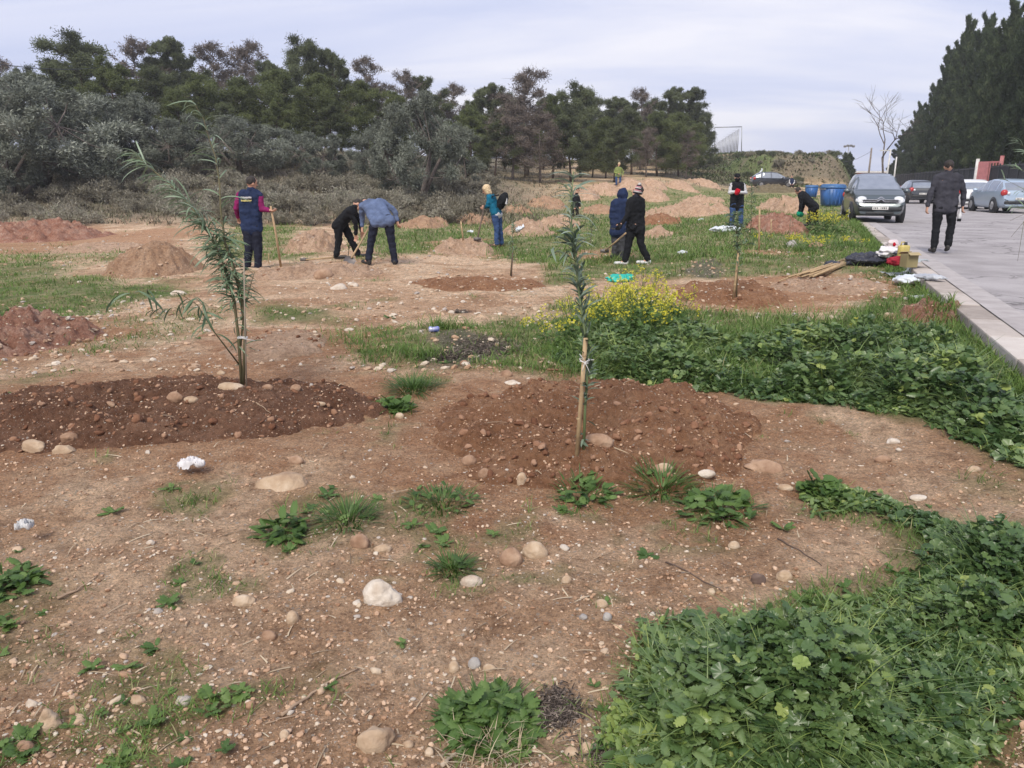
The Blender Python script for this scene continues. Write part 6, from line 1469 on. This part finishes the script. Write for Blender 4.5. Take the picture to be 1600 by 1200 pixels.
def spray(sp_, u0, u1, n, ln, out, wd=.0125, left=0., store=None, down=.0, tone=.5):
    for i in range(n):
        u = u0+(u1-u0)*rs_.random(); p, d = along(sp_, u); a = rs_.uniform(0, 6.283); q = Vector((math.cos(a), math.sin(a)*.8, rs_.uniform(-.5, .35)))
        dd = (d*(1-out)+q*out+Vector((-left, 0, -down))).normalized(); (store if store is not None else it).append((p, dd, ln*rs_.uniform(.55, 1.15), wd*rs_.uniform(.7, 1.15), tone))
spray(SP[0], .30, .62, 100, .20, .65, left=.25, tone=.5); spray(SP[0], .48, .98, 150, .22, .6, left=.4, tone=.8)
spray(SP[1], .33, .60, 62, .18, .65, tone=.45); spray(SP[5], .45, 1.0, 75, .17, .8, tone=.35); spray(SP[0], .28, .45, 35, .17, .8, tone=.25, left=.3)
spray(SP[0], .36, .66, 70, .24, .9, left=.25, tone=.6); spray(SP[1], .34, .55, 40, .20, .9, tone=.45); spray(SP[1], .62, .75, 8, .20, .6, tone=.7); spray(SP[1], .75, 1.0, 24, .19, .55, store=it2, tone=.75)
spray(SP[2], .35, 1.0, 9, .20, .8, down=.5, tone=.3, wd=.02); spray(SP[3], .1, 1.0, 16, .19, .8, down=.45, tone=.3, wd=.019); spray(SP[6], .1, 1, 8, .14, .8, down=.35, tone=.3); spray(SP[4], .2, 1, 12, .14, .7, tone=.35); spray(SP[0], .08, .25, 5, .15, .7, down=.3)
spray(SP[1], .1, .3, 5, .15, .8, tone=.3)
mb = MB(); add_leaves(mb, it); add_leaves(mb, it2, LT2); mb.obj('leaves', SLEAF, t)
g = G_(384, 605); mb = MB(); tube(mb, [(0, 0, -.1), PD(383, 520, g.y)-g, PD(381, 405, g.y)-g], [.0055, .0055, .005], 6); c_ = mb.obj('cane', mat('grey_cane', (.30, .25, .19), .8)); c_.location = g; tag(c_, 'thin pale cane standing beside the tall leaning sapling', 'cane')
mb = MB(); q = PD(379, 528, g.y)-base; 
for k in range(2): tube(mb, [q+Vector((.035*math.cos(a), .03*math.sin(a), .006*k+.003*math.sin(3*a))) for a in [i*math.pi/6 for i in range(13)]], .0022, 4)
tube(mb, [q+Vector((.02, -.03, 0)), q+Vector((.10, -.03, -.015))], .002, 4); mb.obj('string_tie', STRING, t)
# central staked sapling
base = G_(911, 700); D = base.y
t = empty('sapling', base, 0, 'slim bluish sapling tied to a wooden stake on the broad central mound', 'sapling')
sp0 = stemline([(912, 704), (914, 640), (918, 580), (914, 520), (905, 460), (899, 400), (893, 350), (893, 310), (896, 268)], D, base)
sp1 = stemline([(915, 520), (908, 470), (902, 420), (894, 372), (888, 330)], D+.03, base)
sp2 = stemline([(895, 330), (893, 305), (884, 290), (871, 285)], D, base); sp3 = stemline([(900, 408), (880, 396), (862, 392)], D, base); sp4 = stemline([(912, 640), (902, 690), (880, 690)], D-.03, base)
mb = MB(); tube(mb, sp0, [.009-.0008*i for i in range(len(sp0))], 7); tube(mb, sp1, [.006, .005, .004, .003, .002], 6); tube(mb, sp2, .003, 5); tube(mb, sp3, .002, 5); mb.obj('stem', GSTEM, t)
it, it2 = [], []
def up_spray(sp_, u0, u1, n, ln, out, wd, tone, st):
    for i in range(n):
        p, d = along(sp_, rs_.uniform(u0, u1)); a = rs_.uniform(0, 6.283); dd = (d*(1-out)+Vector((math.cos(a), math.sin(a), rs_.uniform(-.2, .3)))*out).normalized(); st.append((p, dd, ln*rs_.uniform(.6, 1.2), wd*rs_.uniform(.7, 1.2), tone))
up_spray(sp0, .16, .30, 14, .11, .5, .013, .25, it); up_spray(sp0, .28, .52, 40, .12, .30, .013, .25, it); up_spray(sp1, .1, .8, 55, .12, .38, .013, .35, it); up_spray(sp0, .5, .8, 50, .15, .55, .015, .55, it); up_spray(sp0, .72, 1.0, 34, .13, .5, .013, .8, it2)
up_spray(sp2, .1, 1, 10, .10, .5, .012, .8, it2); up_spray(sp3, .1, 1, 10, .10, .6, .014, .6, it2); up_spray(sp0, .03, .12, 5, .08, .9, .016, .3, it2); up_spray(sp0, .2, .3, 8, .10, .5, .014, .3, it)
for px, py, dx_, dz_ in ((905, 398, -.8, .1), (905, 392, .8, .2), (903, 330, -.6, .5), (896, 300, .6, .6), (898, 340, .9, .1)): it2.append((PD(px, py, D)-base, Vector((dx_, -.1, dz_)), .15, .015, .7))
mb = MB(); add_leaves(mb, it); add_leaves(mb, it2, LT2); mb.obj('leaves', CLEAF, t)
sb = G_(900, 706); mb = MB(); top = PD(915, 528, D-.02)-sb; tube(mb, [(0, 0, -.12), top*.5+Vector((.004, 0, 0)), top], [.0135, .013, .0125], 10)
for k in (.3, .62, .85): tube(mb, [top*k-Vector((0, 0, .006)), top*k, top*k+Vector((0, 0, .006))], [.0133, .0148, .0133], 10, cap=False)
o = mb.obj('wooden_stake', CANE); o.location = sb; tag(o, 'thick tan wooden stake leaning against the slim bluish sapling', 'stake')
mb = MB(); q = PD(913, 565, D-.02)-base
for k in range(3): tube(mb, [q+Vector((.026*math.cos(a), .030*math.sin(a), .005*k+.006*math.sin(2*a+k))) for a in [i*math.pi/7 for i in range(15)]], .0022, 4)
for e in ((.05, -.03, .018), (-.03, -.03, .05), (.03, -.03, -.06), (-.012, -.03, -.05)): tube(mb, [q+Vector((0, -.03, .004)), q+Vector(e)*.6+Vector((0, -.008, .004)), q+Vector(e)], .002, 4)
mb.obj('string_tie', STRING, t)
# smaller saplings farther off
def small_sapling(px, py, top, label, nleaf=60, wpx=14, ln=.12, branchy=False, tone=.35, m=None, cane=True, bare_px=None, seed=0, cl=None):
    b = G_(px, py); D = b.y; rr = random.Random(seed+px); t = empty('sapling', b, 0, label, 'sapling', 'young saplings planted in the field')
    tp = PD(px+rr.uniform(-3, 3)+3, top, D)-b; sp = [Vector((0, 0, -.05)), tp*.35+Vector((.01, 0, 0)), tp*.7, tp]; mb = MB(); tube(mb, sp, [.010, .008, .006, .003], 6); it = []; w = wpx/1200*D
    for i in range(14 if branchy else 5):
        u = rr.uniform(.35, .95); p, d = along(sp, u); a = rr.uniform(0, 6.283); e = p+Vector((math.cos(a), math.sin(a), rr.uniform(.0, .9)))*w*rr.uniform(.5, 1.1)*(1.15-u*.5); tube(mb, [p, (p+e)/2+Vector((0, 0, -.01)), e], [.004, .003, .0015], 4)
        for q in range(nleaf//14): it.append((p.lerp(e, rr.uniform(.3, 1)), Vector((math.cos(a)+rr.gauss(0, .6), math.sin(a)+rr.gauss(0, .6), rr.gauss(.3, .6))), ln*rr.uniform(.6, 1.2), .015*(1+D*.02), tone))
    for q in range(nleaf): p, d = along(sp, rr.uniform(.3 if bare_px is None else bare_px, 1)); it.append((p, Vector((rr.gauss(0, .6), rr.gauss(0, .6), rr.uniform(-.1, 1))), ln*rr.uniform(.6, 1.2), .014*(1+D*.02), tone))
    mb.obj('stem', SSTEM, t); ml = MB(); add_leaves(ml, it); ml.obj('leaves', m or SLEAF, t); return t
small_sapling(797, 431, 352, 'thin young sapling on the flat orange-brown earth near the centre', 40, 10, .12)
small_sapling(1151, 464, 330, 'branchy dark sapling with a cane on the dug earth ring right of the mustard', 110, 34, .10, True, .25)
small_sapling(921, 384, 335, 'small sapling between the staked sapling and the walking women', 40, 10, .14)
small_sapling(800, 382, 318, 'small sapling right of the woman with the backpack', 34, 12, .12)
small_sapling(1172, 372, 285, 'slim sapling just right of the person with red gloves', 60, 12, .14, tone=.25)
small_sapling(543, 402, 362, 'little sapling being planted between the two bending diggers', 14, 8, .10)
small_sapling(1232, 382, 342, 'thin leafless-looking sapling near the kerbside bush', 6, 5, .08)
# sapling just outside the frame at right, twigs hanging in
b = Vector((5.75, 8.0, 0)); b.z = float(H(b.x, b.y)); b = G_(1650, 520); b = Vector((xk(7.0)-.35, 7.0, float(H(xk(7.0)-.35, 7.0))))
b = P(1640, 470); b.z = max(b.z, float(HT(b.x, b.y))); D = 6.4; b = Vector((PD(1668, 500, D).x, D, float(H0(PD(1668, 500, D).x, D))+.02))
t = empty('sapling', b, 0, 'feathery light green sapling reaching in at the right edge of the photo', 'sapling'); mb = MB(); it = []
main = [Vector((0, 0, 0)), PD(1655, 420, D)-b, PD(1648, 300, D)-b, PD(1636, 190, D)-b]; tube(mb, main, [.012, .010, .007, .003], 6)
for (x1, y1, x0, y0) in [(1566, 278, 1650, 330), (1584, 262, 1648, 290), (1590, 222, 1645, 270), (1572, 318, 1652, 345), (1594, 300, 1650, 310), (1600, 240, 1640, 255)]:
    a = PD(x0, y0, D)-b; e = PD(x1, y1, D)-b; m_ = (a+e)/2+Vector((0, 0, .02)); tube(mb, [a, m_, e], [.003, .002, .001], 4)
    for i in range(15): s = a.lerp(e, rs_.uniform(.1, 1)); it.append((s, (e-a).normalized()+Vector((rs_.gauss(0, .3), rs_.gauss(0, .3), rs_.gauss(.1, .35))), .10*rs_.uniform(.6, 1.3), .010, .75))
for (x1, y1, x0, y0) in [(1578, 345, 1650, 325), (1600, 400, 1645, 330), (1580, 370, 1620, 335), (1590, 408, 1600, 345)]:
    a = PD(x0, y0, D)-b; e = PD(x1, y1, D)-b; tube(mb, [a, (a+e)/2+Vector((0, 0, .04)), e], [.002, .0015, .001], 4)
mb.obj('stem', SSTEM, t); ml = MB(); add_leaves(ml, it); ml.obj('leaves', SLEAF, t)
# canes standing in the ground
CG = 'canes and stakes standing in the field'
def cane(px, py, top, label, dxp=0, r=.014, m=None):
    b = G_(px, py); mb = MB(); e = PD(px+dxp, top, b.y)-b; tube(mb, [(0, 0, -.05), e*.5, e], [r, r, r*.9], 6)
    for k in (.3, .6, .8): tube(mb, [e*k-Vector((0, 0, .008)), e*k, e*k+Vector((0, 0, .008))], [r, r*1.2, r], 6, cap=False)
    o = mb.obj('cane', m or CANE); o.location = b; tag(o, label, 'cane', CG)
cane(1146, 466, 395, 'light cane leaning at the branchy dark sapling', 8, .017); cane(1186, 392, 324, 'tall pale cane standing alone left of the reddish heap', 1, .022); cane(1205, 370, 342, 'short cane on the reddish heap', 0, .016)
cane(724, 376, 345, 'pale cane left of the blonde person', -4, .02); cane(799, 432, 395, 'short cane beside the thin central sapling', 2, .012, DWOOD); cane(420, 412, 396, 'short stub of cane at the feet of the man in the vest', 0, .01)
# pile of canes
a0, a1 = G_(1238, 438), G_(1368, 402); t = empty('cane_pile', (a0+a1)/2, 0, 'pile of pale bamboo canes lying on the ground beside the black bag', 'cane pile'); O = t.location; d = (a1-a0); d.z = 0; L = d.length; d.normalize(); s_ = Vector((-d.y, d.x, 0))
for i in range(24):
    rr = random.Random(i); q = s_*rr.uniform(-.22, .22); off = rr.uniform(-.3, .3); a = -d*(L*.5*rr.uniform(.55, 1))+q+d*off; b_ = d*(L*.5*rr.uniform(.5, 1))+q*rr.uniform(-.6, .9)+d*off
    def gz(v): return float(HT(v.x+O.x, v.y+O.y))-O.z+.03+.07*(i/24)*math.exp(-(q.length/.2)**2)
    a.z = gz(a); b_.z = gz(b_); m_ = (a+b_)/2; m_.z = max(gz(m_), (a.z+b_.z)/2); mb = MB(); tube(mb, [a, m_, b_], [.011, .0115, .010], 6); mb.obj('cane', CANE, t)
b = G_(1222, 434); mb = MB(); e = G_(1252, 433)-b; tube(mb, [(0, 0, .03), e+Vector((0, 0, .03))], .012, 6); o = mb.obj('cane', CANE); o.location = b; tag(o, 'single cane lying apart at the left end of the cane pile', 'cane')
# bags and boxes on the kerb
def sack(mbn, name, px, py, size, m, label, cat, seed, rz=0, amp=.2, dz=0, parts=None, fr=2.0, onk=False, wr=.012):
    b = G_(px, py)
    if onk: b = P(px, py, lambda x, y: x*0+.32)
    mb = MB(); blob(mb, (0, 0, size[2]*.75), size, seed, amp, fr, 4, rot=Matrix.Rotation(rz, 4, 'Z'))
    if parts:
        for p_ in parts: blob(mb, p_[0], p_[1], seed+3, amp, fr, 3)
    o = fuse(name, mb, m, None, .014, wr, seed, 1, 14); o.location = (b.x, b.y, b.z+dz); tag(o, label, cat); return o
PLAST = mat('white_plastic_sheet', (.66, .70, .73), .35, alt=(.50, .54, .57), ascale=5, spec=.6); BLKN = mat('black_nylon', (.028, .03, .045), .55, bump=.3, bscale=30); PLG = mat('grey_plastic_sheet', (.40, .43, .44), .4, alt=(.3, .33, .33))
o = sack(0, 'black_bag', 1352, 414, (.46, .22, .13), BLKN, 'long black and navy bag lying in the grass between the canes and the kerb', 'bag', 3, .35, parts=[((.44, .10, .12), (.24, .16, .11))], wr=.02)
m2 = MB(); tube(m2, [(.25, -.2, .28), (.42, -.28, .22), (.62, -.16, .22), (.78, .0, .12)], .02, 6); m2.obj('strap', BLKN, o)
sack(0, 'black_pouch', 1300, 418, (.16, .10, .07), BLKN, 'small black pouch at the near end of the black bag, above the canes', 'pouch', 5)
sack(0, 'white_bag', 1386, 400, (.20, .15, .10), mat('white_bag_plastic', (.72, .70, .72), .45, alt=(.6, .58, .6)), 'crumpled white carrier bag on the kerb behind the red one', 'bag', 6, .3, amp=.3, onk=True, wr=.02)
o = sack(0, 'white_bag', 1394, 391, (.12, .11, .12), mat('pinkish_bag_plastic', (.72, .62, .62), .45), 'upright white bag with a red mark, rearmost of the things on the kerb', 'bag', 7, amp=.25, onk=True); m2 = MB(); blob(m2, (-.02, -.10, .12), (.03, .015, .04), 1, .3, sub=2); m2.obj('red_mark', REDC, o)
sack(0, 'red_bag', 1401, 413, (.15, .12, .07), cloth('dull_red_cloth', (.38, .03, .05)), 'red fabric bag on the kerb next to the cardboard box', 'bag', 8, -.5, amp=.25, onk=True, wr=.02)
b = P(1410, 406, lambda x, y: x*0+.32); t = empty('yellow_jug', b, .3, 'yellowish plastic jug with a dark cap behind the cardboard box', 'jug'); YJ = mat('yellow_translucent_plastic', (.62, .50, .16), .35)
mb = MB(); box(mb, (0, 0, .13), (.17, .12, .24), bev=.03); mb.obj('jug_body', YJ, t); mb = MB(); tube(mb, [(.03, 0, .24), (.03, 0, .30)], [.03, .025], 8); mb.obj('cap', BLKP, t); mb = MB(); tube(mb, [(-.07, 0, .24), (-.06, 0, .30), (.0, 0, .30)], .012, 6); mb.obj('handle', YJ, t)
b = P(1419, 417, lambda x, y: x*0+.30); CB = mat('olive_cardboard', (.26, .22, .11), .85, alt=(.21, .175, .085)); t = empty('cardboard_box', b, .15, 'small olive-brown open box standing on the kerb edge', 'box')
mb = MB()
for c_, s2 in (((0, -.085, .10), (.19, .008, .20)), ((0, .085, .10), (.19, .008, .20)), ((-.095, 0, .10), (.008, .162, .20)), ((.095, 0, .10), (.008, .162, .20)), ((0, 0, .004), (.18, .16, .008))): box(mb, c_, s2)
mb.obj('box_side', CB, t, smooth=False)
for c_, s2, r_ in (((0, -.12, .215), (.19, .08, .006), .5), ((0, .12, .215), (.19, .08, .006), -.5)): mb = MB(); box(mb, c_, s2, rot=Matrix.Rotation(r_, 3, 'X')); mb.obj('flap', mat('cardboard_inside', (.45, .36, .20), .85), t, smooth=False)
# flattened plastic sheets at the kerb
def sheet(name, px, py, w_, l_, m, label, cat, seed, rz=0, h=.06, onk=False):
    b = G_(px, py); n = 40; u = np.linspace(-1, 1, n); U, V_ = np.meshgrid(u, u); r = np.sqrt(U**2+V_**2)
    k = 1+.18*vn(U*1.7+seed, V_*1.7, seed); X, Y = U*w_*k, V_*l_*k; c, s = math.cos(rz), math.sin(rz); X, Y = X*c-Y*s, X*s+Y*c
    zg = HT(X+b.x, Y+b.y); kz = ss(-.02, .0, X+b.x-xk(Y+b.y))*.33; zg = np.maximum(zg, kz)
    ridg = 1-np.abs(fbm(U*1.8+seed, V_*1.8, 3, seed)); Z = zg-b.z+.02+h*(ridg**3)*1.3+h*.8*np.exp(-r*r*1.5)
    ix = np.arange(n*n).reshape(n, n); q = np.stack([ix[:-1, :-1], ix[:-1, 1:], ix[1:, 1:], ix[1:, :-1]], -1).reshape(-1, 4)
    cut = (np.maximum(np.abs(U), np.abs(V_))+.28*fbm(U*2.2, V_*2.2, 3, seed+9)) < 1.0; q = q[cut.ravel()[q].all(1)]
    mb = MB(); mb.add(np.stack([X, Y, Z], -1).reshape(-1, 3), q); o = mb.obj(name, m); md = o.modifiers.new('thickness', 'SOLIDIFY'); md.thickness = .004; o.location = b; return tag(o, label, cat)
sack(0, 'plastic_sack', 1426, 446, (.26, .22, .07), PLAST, 'flat crumpled white sack lying against the kerb', 'sack', 31, -.5, amp=.2, dz=.03, parts=[((.16, -.10, .05), (.16, .12, .05)), ((-.15, .05, .05), (.12, .12, .05))], wr=.02)
sack(0, 'plastic_sack', 1450, 449, (.22, .10, .04), mat('striped_sack', (.45, .47, .50), .4, alt=(.30, .32, .36), ascale=9), 'folded grey sack at the right end of the white one on the kerb', 'sack', 33, -.9, amp=.2, dz=.12, wr=.02)
sheet('plastic_sheet', 1412, 432, .3, .22, PLG, 'grey plastic sheet behind the white sack', 'sheet', 5, .2, .03)
sheet('plastic_scrap', 1437, 468, .10, .05, PLAST, 'small white scrap in the grass below the white sack', 'litter', 6, 0, .02)
sack(0, 'white_sack', 1134, 362, (.44, .25, .09), PLAST, 'white plastic sack lying at the feet of the person with red gloves', 'sack', 12, .1, amp=.25, wr=.02)
TEALP = mat('teal_plastic', (.01, .42, .33), .4, alt=(.01, .34, .27)); sack(0, 'teal_bag', 968, 440, (.20, .15, .065), TEALP, 'crumpled bright teal bag in the grass behind the mustard', 'bag', 14, amp=.38, parts=[((.13, .03, .05), (.11, .09, .06)), ((-.12, 0, .03), (.09, .07, .04))], wr=.02)
b = G_(678, 519); t = empty('drink_can', b, .2, 'crushed blue and white drink can in the grass', 'can'); mb = MB(); tube(mb, [(-.055, 0, .033), (-.045, 0, .033), (-.01, .0, .030), (.045, 0, .033), (.055, 0, .033)], [.024, .033, .027, .033, .025], 14); mb.obj('can_body', mat('blue_can', (.10, .14, .55), .35, metal=.3, alt=(.55, .56, .68), ascale=16), t); mb = MB(); tube(mb, [(.056, 0, .033), (.059, 0, .033)], .026, 14); mb.obj('can_end', MET, t)
sheet('paper_scrap', 302, 739, .075, .05, mat('white_paper', (.74, .72, .73), .7), 'crumpled white paper scrap on the bare ground at left', 'litter', 21, .3, .035)
sheet('paper_scrap', 43, 853, .035, .03, mat('grey_paper', (.62, .62, .62), .7), 'small grey-white scrap near the left edge', 'litter', 23, .3, .03)
for px, py, s_, lb in ((700, 272+10, .3, None), (1187, 272, .28, 'white litter lying on the slope above the black car'), (812, 361, .13, 'white litter at the edge of the pinkish heap'), (1095, 345, .10, 'small white scrap in the grass left of the white sack'), (1066, 398, .10, 'little white scrap in the middle of the field'), (735, 366, .10, 'white scrap between the pole and the blonde person')):
    if lb: sheet('litter', px, py, s_, s_*.6, PLAST, lb, 'litter', int(px), .2, s_*.4)
# burnt patches: charred stubble and ash
CHAR_ = ramp_mat('charred_stubble', [(.03, .025, .022), (.075, .06, .05), (.15, .12, .10), (.28, .23, .19)], .95, spec=.1)
def charred(px, py, w_, d_, n, label, hgt=.035):
    b = G_(px, py); w_ = w_/1200*b.y*1.05; x = b.x+rng.normal(size=n)*w_*.45; y = b.y+rng.normal(size=n)*d_*.45
    a = rng.uniform(0, 6.283, n); d = np.stack([np.cos(a), np.sin(a), rng.uniform(-.05, .7, n)], -1); F = frames(d, np.tile([0, 0, 1.], (n, 1))+rng.normal(size=(n, 3))*.3); L = hgt*rng.uniform(.5, 1.6, n); F = F*np.stack([np.full(n, .0016)*(1+.16*b.y), L, L], -1)[:, :, None]
    mb = MB(); mb.inst(strip(3, 1, .3), np.stack([x, y, HT(x, y)+.002+.012*rng.random(n)], -1), F, rng.random(n)**1.6); o = mb.obj('charred_stubble', CHAR_); tag(o, label, 'burnt stubble', kind='stuff')
charred(695, 556, 34, .22, 2600, 'blackened burnt patch in the middle grass', .05); charred(760, 545, 70, .5, 1400, 'greyish dead stubble beside the burnt patch', .07); charred(718, 488, 16, .16, 400, 'small black burnt spot before the flat orange-brown earth', .06)
charred(870, 1110, 42, .10, 1500, 'charred bits and ash at the bottom centre of the photo', .022); charred(955, 1180, 50, .06, 700, 'charred bits at the bottom edge right of centre', .022)
# sticks
def stick(pts, r, label, m=None, par=False):
    w_ = [G_(*p)+Vector((0, 0, r*1.1)) for p in pts]; b = w_[0]; mb = MB(); fine = []
    for i in range(len(w_)-1): fine += [w_[i].lerp(w_[i+1], k/4) for k in range(4)]
    fine.append(w_[-1]); fine = [Vector((p.x+.004*math.sin(i*2.1), p.y, max(p.z, float(HT(p.x, p.y))+r*.9)))-b for i, p in enumerate(fine)]
    n = len(fine); tube(mb, fine, [r*(1-.55*i/(n-1)) for i in range(n)], 6); o = mb.obj('stick', m or mat('dry_stick', (.38, .27, .18), .85, alt=(.26, .18, .12), ascale=20)); o.location = b; tag(o, label, 'stick')
stick([(440, 1120), (480, 1092), (512, 1070), (560, 1048)], .006, 'pale forked dry stick on the earth in the lower middle left'); stick([(415, 1132), (460, 1120), (490, 1108)], .003, 'thin twig crossing below the pale dry stick')
stick([(90, 937), (120, 925), (152, 902)], .006, 'short bent pale stick at the left, in the foreground'); stick([(690, 1200), (712, 1180), (735, 1158)], .007, 'thick dry stick at the bottom edge under the leafy clump', mat('pale_stick', (.50, .40, .30), .85))
stick([(1040, 880), (1090, 905), (1130, 925)], .004, 'thin dark twig on the bare tongue of earth', mat('dark_twig', (.12, .08, .06), .9)); stick([(1215, 843), (1250, 862), (1285, 885)], .004, 'dark twig lying near the right-hand weeds', mat('dark_twig_b', (.12, .08, .06), .9))
stick([(855, 580), (870, 580), (892, 581)], .012, 'flat reddish wood piece in the grass behind the staked mound', mat('reddish_wood', (.30, .15, .09), .85)); stick([(90, 500), (110, 497), (145, 496)], .015, 'pale stick above the reddish heap of clods')
stick([(400, 630), (414, 640), (424, 648)], .004, 'short pale twig on the dark mound')
# dry straw tuft at the bottom
b = G_(772, 1175); n = 260; x = b.x+rng.normal(size=n)*.06; y = b.y+rng.normal(size=n)*.05; blades('straw_tuft', x, y, rng.uniform(.05, .13, n), np.full(n, .0018), rng.uniform(.3, 1, n), STRAW, lean=1.2, label='bleached dry straw tuft at the bottom below the leafy clump', cat='straw')

# ------------------------------------------------------------------ thin air haze over the whole place
mb = MB(); box(mb, (0, 240, 14), (1500, 620, 34)); hz = mb.obj('haze', bpy.data.materials.new('haze'), smooth=False)
m = hz.data.materials[0]; m.use_nodes = True; nt_ = m.node_tree; nt_.nodes.clear(); o_ = nt_.nodes.new('ShaderNodeOutputMaterial'); pv = nt_.nodes.new('ShaderNodeVolumePrincipled')
pv.inputs['Density'].default_value = .0007; pv.inputs['Color'].default_value = (.93, .94, .97, 1); pv.inputs['Anisotropy'].default_value = .2; nt_.links.new(pv.outputs[0], o_.inputs['Volume'])
tag(hz, 'thin pale haze over the far trees', 'haze', kind='stuff')
